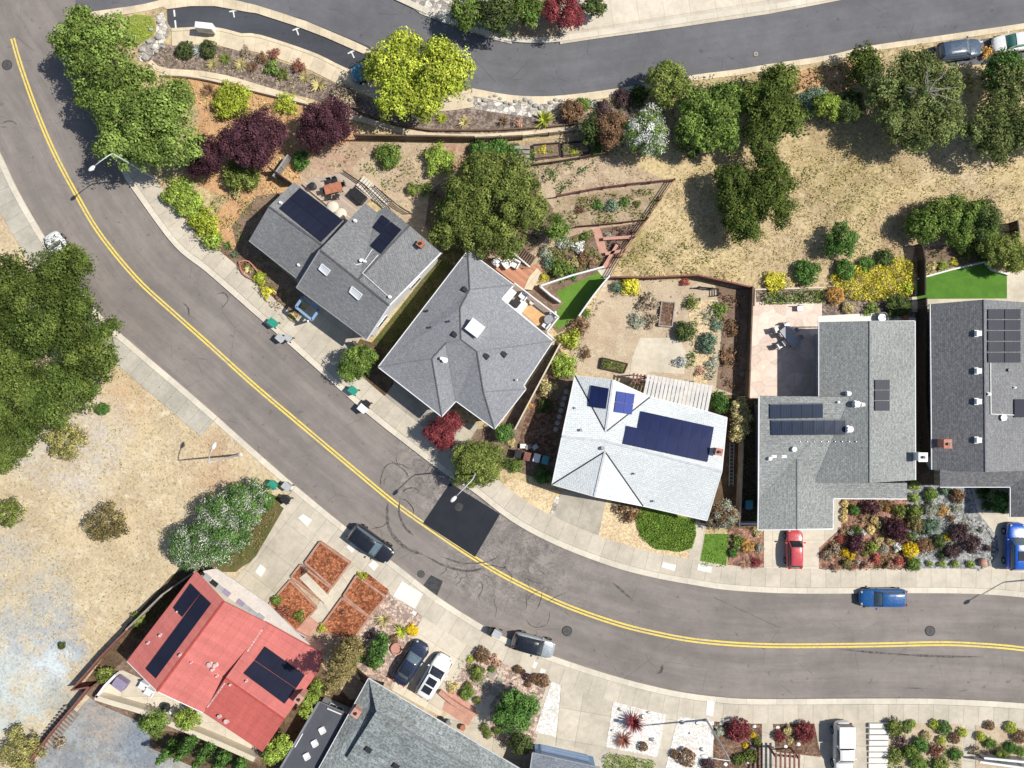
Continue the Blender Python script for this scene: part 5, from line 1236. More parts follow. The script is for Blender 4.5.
# ------------------------------------------------------------------ shrubs in the fields
SH = [
 (67, 440, 23, 'leaf_yolive', 'dry straw coloured bush with green rim on the left slope', 'loose', 1.0), (110, 522, 24, 'leaf_brownolive', 'brown brushy bush alone in the middle of the dry slope', 'loose', 1.0),
 (8, 512, 18, 'leaf_olive', 'olive bush cut by the left edge of the dry slope', 'loose', 1.0), (22, 748, 26, 'leaf_yolive', 'ochre scrub at the lower left corner beside the red fence', 'loose', .8),
 (103, 409, 8, 'leaf_green', 'tiny green bush under the oak on the dry slope', 'mound', .9), (62, 645, 5, 'leaf_dark', 'tiny dark weed on the pale bluish slope', 'mound', .6), (30, 425, 12, 'leaf_mid', 'green bush at the lower rim of the left oak', 'loose', 1),
 (140, 619, 9, 'leaf_olive', 'olive bush beside the property fence, behind the red roof', 'mound', 1.0), (106, 674, 10, 'leaf_olive', 'olive shrub in the corner between red fence and white wall', 'mound', 1.0),
 (60, 742, 9, 'leaf_drybrush', 'dry shrub at the foot of the red fence near the corner', 'loose', .8),
 (180, 196, 19, 'leaf_lime', 'lime green hedge shrub beside the pavement below the street lamp', 'mound', .8), (193, 206, 13, 'leaf_lime', 'lime green hedge shrub in the middle of the pavement hedge', 'mound', .8),
 (205, 222, 17, 'leaf_yellowgreen', 'feathery light green shrub at the pavement left of the gabled house', 'loose', 1.3), (213, 242, 13, 'leaf_lime', 'feathery green shrub at the lower end of the pavement hedge', 'loose', 1.1),
 (244, 176, 19, 'leaf_olive', 'green shrub tree on the orange slope under the purple trees', 'mound', 1.1), (237, 192, 9, 'leaf_straw', 'yellowish shrub at the edge of the orange slope', 'loose', .9),
 (301, 161, 11, 'leaf_green', 'bright green bush in the fence corner above the gabled house', 'mound', .8), (388, 156, 15, 'leaf_mid', 'round green bush in the pink soil garden, left of two', 'mound', .8),
 (440, 160, 18, 'leaf_lime', 'round yellow green bush in the pink soil garden, right of two', 'mound', .8), (232, 101, 21, 'leaf_yellowgreen', 'yellow green bush above the purple trees', 'mound', .8),
 (287, 104, 14, 'leaf_yellowgreen', 'yellowish bush between the footpath and the purple trees', 'loose', .7), (208, 90, 10, 'leaf_rust', 'rust coloured spiky plant above the yellow green bush', 'spiky', .9),
 (186, 50, 9, 'leaf_dark', 'dark green round shrub left of the silver agave near the mailbox unit', 'ball', .9), (209, 49, 9, 'leaf_dark', 'dark green round shrub right of the silver agave near the mailbox unit', 'ball', .9),
 (198, 50, 10, 'leaf_silver', 'silver grey agave between two dark round shrubs', 'agave', .9), (212, 64, 9, 'leaf_straw', 'straw coloured tuft below the dark round shrub', 'spiky', .8),
 (225, 58, 9, 'leaf_olive', 'olive grass tuft in the gravel bed, second from the agave', 'spiky', .8), (240, 64, 9, 'leaf_straw', 'yellowish grass tuft at the bed centre', 'spiky', .8), (252, 67, 8, 'leaf_rust', 'rusty tuft in the gravel bed below the bay', 'spiky', .8),
 (262, 58, 7, 'leaf_rust', 'small reddish shrub under the bay kerb', 'loose', .8), (274, 54, 8, 'leaf_redtip', 'red tipped shrub beside the bay kerb', 'loose', .8), (273, 68, 10, 'leaf_mid', 'green shrub in the gravel bed below the parking bay', 'loose', .8),
 (284, 74, 8, 'leaf_olive', 'olive shrub next to the footpath bend', 'loose', .7), (299, 66, 9, 'leaf_redtip', 'dark red shrub in the gravel bed', 'loose', .8), (304, 77, 9, 'leaf_straw', 'straw tuft in the gravel bed near the purple tree', 'spiky', .7),
 (318, 84, 12, 'leaf_straw', 'large yellow agave tuft above the right purple tree', 'agave', .8), (345, 95, 14, 'leaf_drybrush', 'shaded dry shrub between the purple and the yellow tree', 'loose', .8), (246, 52, 7, 'leaf_drybrush', 'dry low shrub along the kerb', 'loose', .7),
 (442, 118, 8, 'leaf_yellowgreen', 'yellow tuft under the yellow green tree', 'spiky', 1.0), (464, 122, 9, 'leaf_straw', 'straw agave in the dark gravel, right of the yellow tree', 'agave', .8), (503, 121, 8, 'leaf_rust', 'reddish agave in the gravel bed before the footpath', 'agave', .8),
 (544, 119, 13, 'leaf_yellowgreen', 'large yellow green yucca beside the footpath', 'agave', 1.0), (572, 112, 14, 'leaf_rust', 'reddish brown round shrub below the upper road kerb', 'mound', 1.0), (583, 104, 8, 'leaf_mid', 'small green shrub attached to the reddish one', 'mound', .8),
 (518, 123, 7, 'leaf_rose', 'pinkish low shrub left of the yucca', 'loose', .7), (604, 108, 9, 'leaf_plum', 'dark purple brown shrub below the kerb', 'mound', .9), (622, 98, 10, 'leaf_plum', 'dark plum shrub beside the kerb of the upper road', 'mound', .9), (640, 96, 12, 'leaf_dark', 'dark green shrub at the kerb under the olive tree', 'mound', .9),
 (600, 148, 10, 'leaf_green', 'green shrub at the end of the raised beds', 'loose', .8), (480, 152, 13, 'leaf_green', 'green shrub at the top of the big spreading tree', 'mound', .9), (497, 148, 12, 'leaf_green', 'green shrub under the footpath left of the raised beds', 'mound', .9),
 (515, 151, 9, 'leaf_green', 'green shrub touching the wooden steps', 'mound', .8), (413, 190, 8, 'leaf_olive', 'small olive shrub at the garden stairs', 'mound', .8), (425, 189, 9, 'leaf_mid', 'green shrub beside the large spreading tree trunk', 'loose', .8),
 (776, 75, 12, 'leaf_lime', 'light green shrub above the dark tree at the kerb', 'loose', 1.2), (793, 75, 11, 'leaf_straw', 'straw yellow shrub along the kerb', 'loose', .7), (812, 101, 15, 'leaf_bluegreen', 'pale blue green shrub right of the dark tree', 'mound', .8),
 (838, 104, 10, 'leaf_green', 'green low shrub touching the big oak', 'mound', .8), (852, 101, 12, 'leaf_dark', 'dark shrub under the left rim of the big oak', 'mound', .8), (967, 82, 13, 'leaf_straw', 'yellowish shrub right of the big oak', 'loose', 1.0), (986, 52, 9, 'leaf_orange', 'orange tinted shrub beside the parked white car', 'loose', .8),
 (775, 282, 12, 'leaf_yellow', 'bright yellow flowering bush left of the dark green mounds', 'mound', .7), (788, 284, 8, 'leaf_straw', 'straw yellow shrub beside the yellow bush', 'loose', .7), (806, 273, 15, 'leaf_green', 'low dark green mound left of the yellow flowers', 'mound', .7),
 (845, 270, 12, 'leaf_green', 'dark green shrub behind the yellow flower mass', 'mound', .8), (884, 259, 11, 'leaf_dark', 'dark green shrub at the upper rim of the yellow flowers', 'mound', .8), (866, 264, 9, 'leaf_green', 'green shrub between dark ones behind the yellow flowers', 'mound', .7),
 (835, 296, 9, 'leaf_orange', 'orange round bush below the yellow flowers', 'ball', .9), (848, 308, 7, 'leaf_straw', 'straw coloured small bush beside the orange one', 'mound', .8), (871, 309, 9, 'leaf_mid', 'olive low bush under the yellow flowers', 'loose', .7), (896, 306, 14, 'leaf_dark', 'dark bush in the corner above the l shaped roof', 'mound', .8),
 (907, 288, 9, 'leaf_yellowgreen', 'yellow green bush at the boundary wall', 'loose', .8), (930, 268, 9, 'leaf_straw', 'straw flowers at the upper edge of the artificial lawn', 'loose', .6), (943, 266, 7, 'leaf_lime', 'light green plant above the artificial lawn', 'loose', .7), (954, 262, 5, 'leaf_yellow', 'small yellow plant above the artificial lawn', 'loose', .7),
 (965, 247, 11, 'leaf_olive', 'small round olive bush below the thicket', 'ball', .9), (983, 250, 12, 'leaf_dark', 'dark bush between thicket and artificial lawn', 'mound', .8),
 (631, 286, 11, 'leaf_yellow', 'bright yellow bush beside the curved white railing', 'mound', .8), (617, 287, 7, 'leaf_bluegreen', 'bluish green bush left of the bright yellow one', 'mound', .8), (685, 282, 6, 'flower_red', 'pink red flowering bush at the red wooden fence', 'loose', .8),
 (648, 302, 13, 'leaf_drybrush', 'tan dry brush in the sandy yard', 'loose', .6), (651, 320, 10, 'leaf_drybrush', 'tan dry brush beside the wooden box bed', 'loose', .6), (637, 321, 11, 'leaf_sage', 'grey green sprawling plant in the sandy yard', 'loose', .5),
 (683, 331, 12, 'leaf_dark', 'dark green round bush at the sandy yard', 'mound', .9), (707, 343, 11, 'leaf_bluegreen', 'dark bluish bush right of the concrete garden patio', 'mound', .9), (691, 303, 9, 'leaf_olive', 'olive bush near the top of the side garden', 'loose', .9),
 (720, 310, 10, 'leaf_mid', 'green bush halfway along the garden strip', 'loose', .7), (717, 325, 8, 'leaf_bluegreen', 'blue green plant in the garden strip', 'loose', .7), (733, 330, 8, 'leaf_rust', 'rusty plant beside the brown fence', 'loose', .7), (726, 358, 9, 'leaf_rust', 'reddish brown planting low in the garden strip', 'loose', .6),
 (680, 363, 8, 'leaf_silver', 'white flowering plant right of the garden patio', 'loose', .7), (712, 364, 9, 'leaf_sage', 'pale green plant in the lower garden strip', 'loose', .6), (700, 372, 7, 'leaf_rose', 'pink planting near the patio cover', 'loose', .6),
 (580, 327, 12, 'leaf_rust', 'rust brown bush along the curved railing', 'loose', .8), (570, 339, 13, 'leaf_yellowgreen', 'yellow green bush at the corner of the hip roof', 'loose', .9), (563, 366, 14, 'leaf_lime', 'round light green bush between the hip roof and pale roof', 'mound', .9),
 (586, 354, 7, 'leaf_rust', 'small rust bush in the sandy yard corner', 'loose', .7), (587, 313, 7, 'leaf_olive', 'olive bush beside the railing', 'loose', .7), (548, 388, 12, 'leaf_straw', 'yellowish bush in the shaded side yard', 'loose', .9), (545, 405, 8, 'leaf_dark', 'dark round bush in the shaded side yard', 'mound', .9), (529, 405, 5, 'leaf_orange', 'orange leaved plant at the white side fence', 'loose', .9),
 (516, 466, 8, 'leaf_mid', 'green bush below the bins of the side yard', 'mound', .9), (543, 475, 10, 'leaf_green', 'green bush at the lower left corner of the pale roof', 'mound', .9), (507, 463, 7, 'leaf_dark', 'dark bush beside the olive brown tree', 'mound', .9), (511, 443, 6, 'leaf_straw', 'straw plant at the side yard gate', 'loose', .8),
 (629, 511, 14, 'leaf_rust', 'brown shrub at the front wall of the pale roofed house', 'loose', .6), (617, 505, 7, 'leaf_drybrush', 'dry low plant beside the driveway', 'loose', .6),
 (747, 545, 8, 'leaf_orange', 'orange yellow bush in the small flower bed', 'mound', .8), (738, 541, 9, 'leaf_mid', 'green bush left of the orange one in the small bed', 'loose', .8), (733, 552, 6, 'leaf_green', 'green plant low in the small flower bed', 'mound', .8), (757, 532, 7, 'leaf_straw', 'cream yellow plant at the garage corner', 'loose', .7),
 (755, 562, 7, 'leaf_maple', 'dark red plant at the foot of the small bed', 'loose', .7), (746, 563, 9, 'leaf_rose', 'rose coloured plant at the foot of the small bed', 'spiky', .7), (760, 548, 6, 'leaf_sage', 'grey green plant at the right rim of the small bed', 'loose', .7),
 (228, 245, 6, 'leaf_green', 'green agave beside the pavement near the gabled house', 'agave', .8), (235, 254, 6, 'leaf_bluegreen', 'blue green rosette at the pavement bed', 'agave', .8), (249, 269, 7, 'leaf_straw', 'yellow cream rosette in the raised street bed', 'agave', .8), (241, 266, 5, 'leaf_rust', 'rust plant in the raised street bed', 'loose', .7),
 (260, 278, 8, 'leaf_yellowgreen', 'yellow green bush at the street bed, upper of two', 'mound', .8), (267, 292, 9, 'leaf_yellow', 'yellowish bush at the street bed, lower of two', 'loose', .8), (278, 296, 6, 'leaf_rose', 'pinkish plant at the porch corner', 'loose', .7), (292, 317, 5, 'leaf_straw', 'small yellow plant at the top of the driveway', 'mound', .7),
 (316, 658, 8, 'leaf_lime', 'light green bush at the upper corner of the red roof', 'mound', .9), (276, 600, 6, 'leaf_mid', 'small green bush in the lowest left terrace', 'mound', .8), (283, 612, 10, 'leaf_redtip', 'red brown shrub in the lowest left terrace', 'loose', .6), (299, 615, 8, 'leaf_olive', 'olive shrub at the foot of the left terrace', 'loose', .7),
 (304, 570, 5, 'leaf_plum', 'small dark shrub in the second left terrace', 'loose', .9), (362, 576, 6, 'leaf_yellowgreen', 'yellow green tuft at the top of the right terraces', 'loose', .8), (322, 628, 6, 'leaf_yellowgreen', 'yellow green plant at the foot of the right terrace', 'loose', .8),
 (383, 620, 11, 'leaf_straw', 'straw yellow agave in the desert bed', 'agave', .8), (401, 632, 10, 'leaf_yellowgreen', 'yellow green agave above the navy car', 'agave', .8), (412, 630, 7, 'flower_gold', 'golden orange bush above the navy car', 'mound', .8), (369, 635, 4, 'leaf_plum', 'small dark ball shrub left of the leafy bush', 'ball', .9),
 (394, 639, 4.5, 'leaf_rust', 'small brown ball shrub right of the leafy bush', 'ball', .9), (360, 655, 8, 'leaf_green', 'green bush at the left rim of the desert bed', 'mound', .8), (372, 665, 5, 'leaf_mid', 'small green plant at the foot of the leafy bush', 'loose', .8),
 (342, 612, 4, 'leaf_plum', 'low dark plant in the lowest right terrace', 'loose', .8), (482, 654, 8, 'leaf_rust', 'brown round shrub at the top of the stepping stone garden', 'ball', .9), (477, 672, 9, 'leaf_olive', 'olive shrub in the stepping stone garden', 'mound', .8), (467, 693, 8, 'leaf_mid', 'green shrub above the brick path', 'mound', .8), (453, 687, 8, 'leaf_straw', 'straw yellow shrub left of the green one above the brick path', 'loose', .8),
 (494, 662, 9, 'leaf_rose', 'rose red low planting at the garden corner', 'loose', .5), (471, 659, 5, 'leaf_yellowgreen', 'yellow green plant at the left corner of the stepping garden', 'loose', .7), (477, 700, 4, 'leaf_olive', 'small olive ball at the brick path end', 'ball', .9), (468, 686, 4.5, 'leaf_olive', 'olive ball shrub beside the stepping stones', 'ball', .9), (492, 669, 3.5, 'leaf_mid', 'small green ball in the stepping stone garden', 'ball', .9),
 (485, 728, 5, 'leaf_olive', 'olive ball shrub left of the round green tree, upper', 'ball', .9), (488, 734, 4.5, 'leaf_olive', 'olive ball shrub left of the round green tree, lower', 'ball', .9), (497, 730, 4.5, 'leaf_mid', 'green ball shrub below the round green tree', 'ball', .9),
 (518, 669, 4.5, 'leaf_rust', 'brown ball in the pink gravel bed, leftmost', 'ball', .9), (523, 672, 3, 'leaf_plum', 'tiny dark ball in the pink gravel bed', 'ball', .9), (527, 677, 4, 'leaf_plum', 'dark ball in the pink gravel bed, second from right', 'ball', .9), (535, 678, 5, 'leaf_rust', 'brown ball in the pink gravel bed centre', 'ball', .9), (543, 680, 7, 'leaf_rust', 'largest brown ball in the pink gravel bed', 'ball', .9), (528, 684, 3.5, 'leaf_rust', 'small brown ball low in the pink gravel bed', 'ball', .9),
 (634, 723, 15, 'leaf_maple', 'spiky dark red cordyline in the white gravel square', 'spiky', 1.2), (624, 741, 12, 'leaf_redtip', 'brown red spiky bush low in the white gravel square', 'spiky', 1.0), (643, 746, 5, 'leaf_rust', 'small rusty ball in the white gravel square', 'ball', .9),
 (675, 754, 5, 'leaf_rust', 'rusty ball in the second white gravel bed, left', 'ball', .9), (687, 757, 9, 'leaf_rust', 'rusty green ball in the second white gravel bed, right', 'ball', .9), (708, 764, 8, 'leaf_plum', 'dark plum low shrub at the bottom edge', 'mound', .7),
 (738, 729, 12, 'leaf_maple', 'large clipped burgundy mound in the first brown bed', 'ball', .9), (719, 731, 6, 'leaf_sage', 'sage green mound left of the burgundy one', 'mound', .8), (753, 735, 3, 'flower_gold', 'tiny yellow mound in the first brown bed', 'ball', .8), (757, 741, 4.5, 'leaf_olive', 'olive ball at the right of the first brown bed', 'ball', .9), (739, 759, 6, 'leaf_mid', 'green ball low in the first brown bed', 'ball', .9), (750, 755, 7, 'leaf_olive', 'olive green ball low right in the first brown bed', 'ball', .9), (745, 745, 3, 'flower_gold', 'tiny golden mound in the brown bed centre', 'ball', .8),
 (804, 731, 10.5, 'leaf_maple', 'large clipped burgundy mound in the second brown bed', 'ball', .9), (779, 736, 6, 'leaf_maple', 'small burgundy mound in the second brown bed', 'ball', .9), (788, 730, 5.5, 'leaf_straw', 'straw green mound between two burgundy ones', 'mound', .9), (790, 741, 4, 'leaf_straw', 'straw tuft low in the second brown bed', 'loose', .7),
 (893, 727, 10, 'leaf_olive', 'olive shrub at the top of the stone steps', 'mound', .9), (906, 727, 6, 'leaf_mid', 'green ball beside the olive shrub in the corner bed', 'ball', .9), (911, 723.5, 4.5, 'leaf_lime', 'lime ball at the top of the corner bed', 'ball', .9), (943, 727, 7.5, 'leaf_green', 'bright green oval ball in the corner bed', 'ball', .9), (934, 724, 5, 'leaf_yellowgreen', 'yellow green ball left of the bright oval one', 'ball', .9),
 (926, 735, 5, 'leaf_straw', 'straw yellow ball in the middle of the corner bed', 'ball', .9), (941, 740, 5, 'leaf_yellowgreen', 'yellow green ball lower in the corner bed', 'ball', .9), (954, 738, 5.5, 'leaf_rust', 'brown ball near the right of the corner bed', 'ball', .9), (962, 732, 5, 'leaf_yellowgreen', 'yellow green ball at the right edge of the corner bed', 'ball', .9),
 (900, 741, 9, 'leaf_plum', 'dark purple shrub under the olive shrub', 'loose', .8), (920, 744, 9, 'leaf_green', 'green shrub in the lower corner bed', 'mound', .9), (935, 750, 10, 'leaf_redtip', 'red brown shrub in the lower corner bed', 'loose', .9), (911, 752, 10, 'leaf_mid', 'mid green shrub at the bottom of the corner bed', 'mound', .9), (894, 756, 10, 'leaf_olive', 'olive shrub at the bottom beside the steps', 'loose', .9), (956, 754, 7, 'leaf_green', 'green shrub at the bottom right of the corner bed', 'mound', .8), (940, 764, 9, 'leaf_olive', 'olive shrub at the bottom edge of the corner bed', 'mound', .8), (918, 764, 9, 'leaf_mid', 'green shrub at the very bottom of the corner bed', 'mound', .8),
 (989, 725, 5, 'leaf_rust', 'brown ball at the upper left of the last bed', 'ball', .9), (1010, 727, 6, 'leaf_yellowgreen', 'yellow green ball at the top of the last bed', 'ball', .9), (1019, 736, 7, 'leaf_rust', 'brown ball at the right of the last bed', 'ball', .9), (980, 736, 5, 'leaf_yellowgreen', 'lime ball at the left of the last bed', 'ball', .9), (990, 743, 7, 'leaf_mid', 'green round shrub in the last bed', 'mound', .9), (1010, 747, 7, 'leaf_green', 'green shrub low in the last bed', 'mound', .9), (1000, 755, 9, 'leaf_olive', 'olive shrub above the white stair rail', 'mound', .8), (985, 756, 7, 'leaf_plum', 'dark shrub left of the white stair rail', 'loose', .8), (975, 750, 7, 'leaf_drybrush', 'dry branchy shrub on the pavement side of the last bed', 'loose', .8), (1021, 751, 6, 'leaf_mid', 'green shrub at the right edge of the last bed', 'mound', .8),
]
for (x, y, r, m_, lab, kd, hk) in SH: shrub(x, y, r, m_, lab, kd, hk=hk, name={'agave': 'agave', 'spiky': 'spiky_plant', 'ball': 'ball_shrub'}.get(kd, 'shrub'), cat={'agave': 'plant', 'spiky': 'plant'}.get(kd, 'shrub'))

# front garden with golden cushions and the rock garden beside it
G = [
 (844.5, 503.5, 3.6, 'flower_cream', 'cream yellow cushion, uppermost of the stacked three by the garage wall', 'ball'), (844, 511, 3.6, 'flower_cream', 'cream yellow cushion, middle of the stacked three by the garage wall', 'ball'), (844, 518, 3.8, 'flower_cream', 'cream yellow cushion, lowest of the stacked three by the garage wall', 'ball'),
 (854, 510, 6, 'leaf_green', 'green bush right of the three cream cushions', 'mound'), (870, 507, 8.5, 'leaf_purple', 'round dark purple bush under the eave', 'ball'), (887.5, 509, 3, 'leaf_orange', 'orange cushion right of the upper purple bush', 'ball'), (874, 520, 4, 'flower_cream', 'cream cushion below the upper purple bush', 'ball'), (881, 519, 3, 'leaf_plum', 'tiny dark cushion beside the cream one', 'ball'),
 (870.5, 529.5, 4.5, 'flower_cream', 'cream cushion at the garden centre', 'ball'), (879, 525, 4, 'leaf_straw', 'straw cushion near the large purple bush', 'mound'), (895.5, 529, 13, 'leaf_purple', 'largest dark purple bush in the front garden', 'mound'), (899, 510, 9, 'leaf_olive', 'olive bush right of the orange cushion', 'loose'), (914, 512, 9, 'leaf_olive', 'olive bush between the two gardens', 'mound'), (915, 524, 9, 'leaf_brownolive', 'brown olive bush right of the largest purple one', 'mound'),
 (857, 530, 6, 'leaf_green', 'green plant with white flowers, left garden', 'loose'), (851, 533, 4.5, 'flower_pale', 'white flowering plant beside the green one', 'loose'), (863, 533, 4, 'flower_white', 'small white flowers in the left garden', 'loose'), (855, 543, 10.5, 'leaf_purple', 'dark purple bush in the lower left of the garden', 'mound'),
 (890.5, 541, 4.2, 'flower_cream', 'cream orange cushion below the largest purple bush', 'ball'), (878, 541, 6, 'leaf_straw', 'straw green plant in the garden', 'loose'), (873, 547, 7, 'leaf_lime', 'lime plant in the lower garden', 'loose'), (884, 549, 6, 'leaf_sage', 'grey green plant in the lower garden', 'loose'),
 (897, 547, 6, 'flower_white', 'white flowering cushion left of the big golden one', 'loose'), (910, 549.5, 8, 'flower_gold', 'big round golden flower cushion between the gardens', 'ball'), (845, 552, 4.5, 'flower_gold', 'golden cushion pair, left', 'ball'), (850, 555, 4.5, 'flower_gold', 'golden cushion pair, right', 'ball'),
 (847, 564, 6, 'leaf_brownolive', 'brown olive bush below the golden pair', 'mound'), (876, 559, 6.5, 'flower_red', 'bright red low bush in the lower garden', 'loose'), (866, 564, 6, 'leaf_rose', 'pink low planting at the pavement', 'loose'), (890, 565, 6, 'leaf_rose', 'rose planting left of the round green shrub', 'loose'), (899, 561, 6, 'flower_red', 'red planting near the round green shrub', 'loose'), (840, 539, 5, 'flower_red', 'red plant at the garden edge near the driveway', 'loose'), (834, 549, 8, 'leaf_drybrush', 'grey dry bush at the driveway edge', 'loose'), (827, 555, 7, 'leaf_drybrush', 'pale dry bush at the garden corner', 'loose'), (842, 531, 4, 'leaf_rose', 'rose plant under the cream cushions', 'loose'),
 (836, 567, 6, 'leaf_rose', 'rose planting at the lower left corner', 'loose'), (853, 567, 5, 'leaf_redtip', 'red tipped planting at the pavement', 'loose'),
 (913, 564, 8, 'leaf_mid', 'round green shrub at the pavement between the gardens', 'mound'), (914, 486, 7, 'leaf_lime', 'pale lime bush at the corner of the eave', 'loose'), (914, 497, 7, 'leaf_lime', 'pale lime bush just below the eave corner', 'loose'), (930, 494, 7.5, 'leaf_mid', 'round green bush at the top of the rock garden', 'mound'), (944, 491, 5, 'leaf_bluegreen', 'blue green bush at the top of the rock garden', 'mound'), (957, 495, 8, 'leaf_rust', 'brown pink bush at the rock garden top', 'mound'),
 (930, 508, 8, 'leaf_sage', 'sage grey bush in the rock garden', 'mound'), (929, 526, 10, 'leaf_bluegreen', 'dark blue green bush in the rock garden', 'mound'), (943, 511, 7, 'leaf_orange', 'orange tinted bush in the rock garden', 'loose'), (951, 518, 5, 'leaf_rust', 'rust bush below the orange one', 'loose'), (956, 508, 5, 'leaf_sage', 'grey bush at the gravel path', 'loose'),
 (924, 546, 9, 'leaf_rust', 'brown green bush right of the big golden cushion', 'mound'), (947, 537, 4.5, 'flower_gold', 'yellow ball cushion among dark bushes', 'ball'), (938, 541, 8, 'leaf_dark', 'dark bush around the yellow ball', 'mound'), (958, 532, 11, 'leaf_plum', 'dark brown heather bush, upper', 'mound'), (971, 544, 11, 'leaf_plum', 'dark brown heather bush at the right', 'mound'), (951, 551, 9, 'leaf_plum', 'dark brown heather bush at the bottom', 'mound'), (942, 556, 6, 'leaf_dark', 'dark low bush in the gravel', 'loose'),
 (981, 530, 4, 'leaf_sage', 'small grey plant on the grey gravel', 'loose'), (987, 548, 5, 'leaf_plum', 'small purple brown plant by the driveway', 'loose'), (912, 536, 6, 'leaf_mid', 'green bush above the big golden cushion', 'loose'), (905, 535, 5, 'leaf_olive', 'olive plant left of the sage bush', 'loose'),
 (929, 563.5, 4.5, 'leaf_lime', 'lime shrub at the pavement, first of four', 'loose'), (942, 564, 5, 'leaf_lime', 'lime shrub at the pavement, second of four', 'loose'), (955, 564, 5.5, 'leaf_lime', 'lime shrub at the pavement, third of four', 'loose'), (970, 564, 5.5, 'leaf_lime', 'lime shrub at the pavement, last of four', 'loose'), (983, 492, 8, 'leaf_dark', 'dark shrub in the shaded entry nook', 'mound'), (988, 505, 7, 'leaf_dark', 'dark low shrub below the entry tree', 'mound'),
 (858, 562, 3, 'flower_pale', 'tiny pale plant in the rose bed', 'loose'), (884, 532, 4, 'leaf_rose', 'rose plant at the foot of the largest purple bush', 'loose'), (862, 518, 4, 'leaf_rose', 'rose plant above the garden centre', 'loose'), (864, 554, 4, 'leaf_olive', 'olive plant between golden pair and red bush', 'loose'),
]
for (x, y, r, m_, lab, kd) in G: shrub(x, y, r, m_, lab, kd, name='ball_shrub' if kd == 'ball' else 'garden_shrub', cat='shrub')
for (x, y, r, m_, lab) in ((566, 243, 9, 'leaf_sage', 'grey green bush beside the wooden stair'), (549, 262, 9, 'leaf_bluegreen', 'bluish bush in the terraced bed'), (560, 268, 13, 'leaf_mid', 'wide green bush in the terraced bed'), (574, 262, 8, 'leaf_straw', 'straw bush in the terraced bed'), (583, 258, 9, 'leaf_rust', 'rust bush in the terraced bed'), (544, 278, 6, 'leaf_yellow', 'yellow bush at the narrow terrace'), (592, 262, 7, 'leaf_rose', 'rose tinted bush left of the brick path'),
                         (579, 247, 8, 'flower_white', 'white flowering shrub in the terraced bed, right'), (561, 244, 6, 'flower_white', 'white flowering shrub in the terraced bed, left'), (585, 236, 6, 'leaf_mid', 'green shrub above the white flowers'), (545, 252, 8, 'leaf_sage', 'sage shrub below the fresh green tree'), (573, 276, 7, 'leaf_green', 'green shrub at the triangle lawn border'),
                         (608, 236, 5, 'leaf_sage', 'grey shrub right of the brick path, upper'), (616, 246, 5, 'leaf_plum', 'dark shrub between the red beams'), (608, 258, 5, 'leaf_plum', 'dark shrub low right of the brick path'), (598, 205, 7, 'leaf_green', 'green plant on the planting terrace, left'), (612, 206, 9, 'leaf_bluegreen', 'bluish plant on the planting terrace'), (625, 202, 6, 'leaf_green', 'green plant on the planting terrace, right'), (580, 210, 6, 'leaf_rust', 'rust plant on the planting terrace'), (638, 204, 5, 'leaf_olive', 'olive plant at the fence of the planting terrace'),
                         (534, 152, 5, 'leaf_lime', 'lime vegetables in the left raised bed'), (543, 150, 6, 'leaf_yellow', 'yellow vegetables in the left raised bed'), (551, 151, 5, 'leaf_mid', 'green vegetables in the left raised bed'), (565, 150, 5, 'leaf_mid', 'green vegetables in the right raised bed'), (573, 151, 6, 'leaf_yellowgreen', 'yellow green vegetables in the right raised bed'), (583, 150, 6, 'leaf_straw', 'straw vegetables in the right raised bed')):
    shrub(x, y, r, m_, lab, 'loose', hk=.8)
# planted along the bins of the terrace boxes
k_ = 0
for (x, y) in ((317, 557), (325, 562), (333, 568), (354, 591), (362, 597), (370, 603)):
    k_ += 1; shrub(x, y, 2.6, 'leaf_bluegreen', ('small blue green rosette in the top left terrace' if x < 340 else 'small blue green rosette in the top right terrace'), 'agave', name='agave', cat='plant', group=('rosettes in the top left terrace' if x < 340 else 'rosettes in the top right terrace'))
    if k_ % 3 == 0: pass

# ------------------------------------------------------------------ planting nobody could count
cover('flower_mass', [(829, 275), (848, 266), (868, 268), (884, 262), (897, 257), (909, 262), (913, 277), (909, 296), (888, 298), (870, 302), (850, 300), (843, 292), (832, 288)], 'leaf_yellow', 'mass of bright yellow flowers along the upper boundary of the l shaped house garden', 'flowers', 150, .20, .9, 3)
cover('hedge', [(762, 293), (823, 290), (824, 303), (762, 305)], 'leaf_mid', 'low green hedge strip along the back patio', 'hedge', 90, .22, .7, 4)
cover('ground_cover', [(634, 514), (641, 507), (665, 514), (695, 521), (696, 535), (692, 548), (680, 552), (668, 550), (655, 549), (640, 536)], 'leaf_grass', 'rough green ground cover bank before the pale roofed house', 'ground cover', 330, .15, .32, 5)
cover('grass', [(705, 534), (729, 534), (726, 567), (700, 566)], 'leaf_grass', 'bright short grass square beside the small flower bed', 'grass', 120, .13, .14, 6)
cover('grass', [(124, 21), (135, 15), (151, 17), (155, 27), (152, 35), (140, 43), (129, 39)], 'leaf_yellowgreen', 'yellow green lawn behind the topmost street tree', 'grass', 70, .16, .12, 7)
cover('hedge', [(604, 756), (610, 752), (655, 760), (655, 775), (604, 770)], 'leaf_lime', 'green hedge strip at the bottom edge below the white gravel square', 'hedge', 160, .16, .6, 8)
cover('dry_grass', [(612, 275), (650, 228), (680, 175), (740, 150), (850, 140), (870, 160), (912, 165), (1024, 160), (1024, 230), (905, 240), (905, 258), (752, 270), (735, 285)], 'leaf_straw', 'dry straw grass covering the hillside field', 'grass', 34, .16, .2, 9, thin=.35)
cover('ground_cover', [(560, 108), (640, 92), (690, 78), (800, 72), (860, 60), (866, 110), (800, 140), (700, 150), (610, 155), (590, 150)], 'leaf_dark', 'dark undergrowth between the roadside trees', 'ground cover', 14, .28, .9, 51, thin=.35)
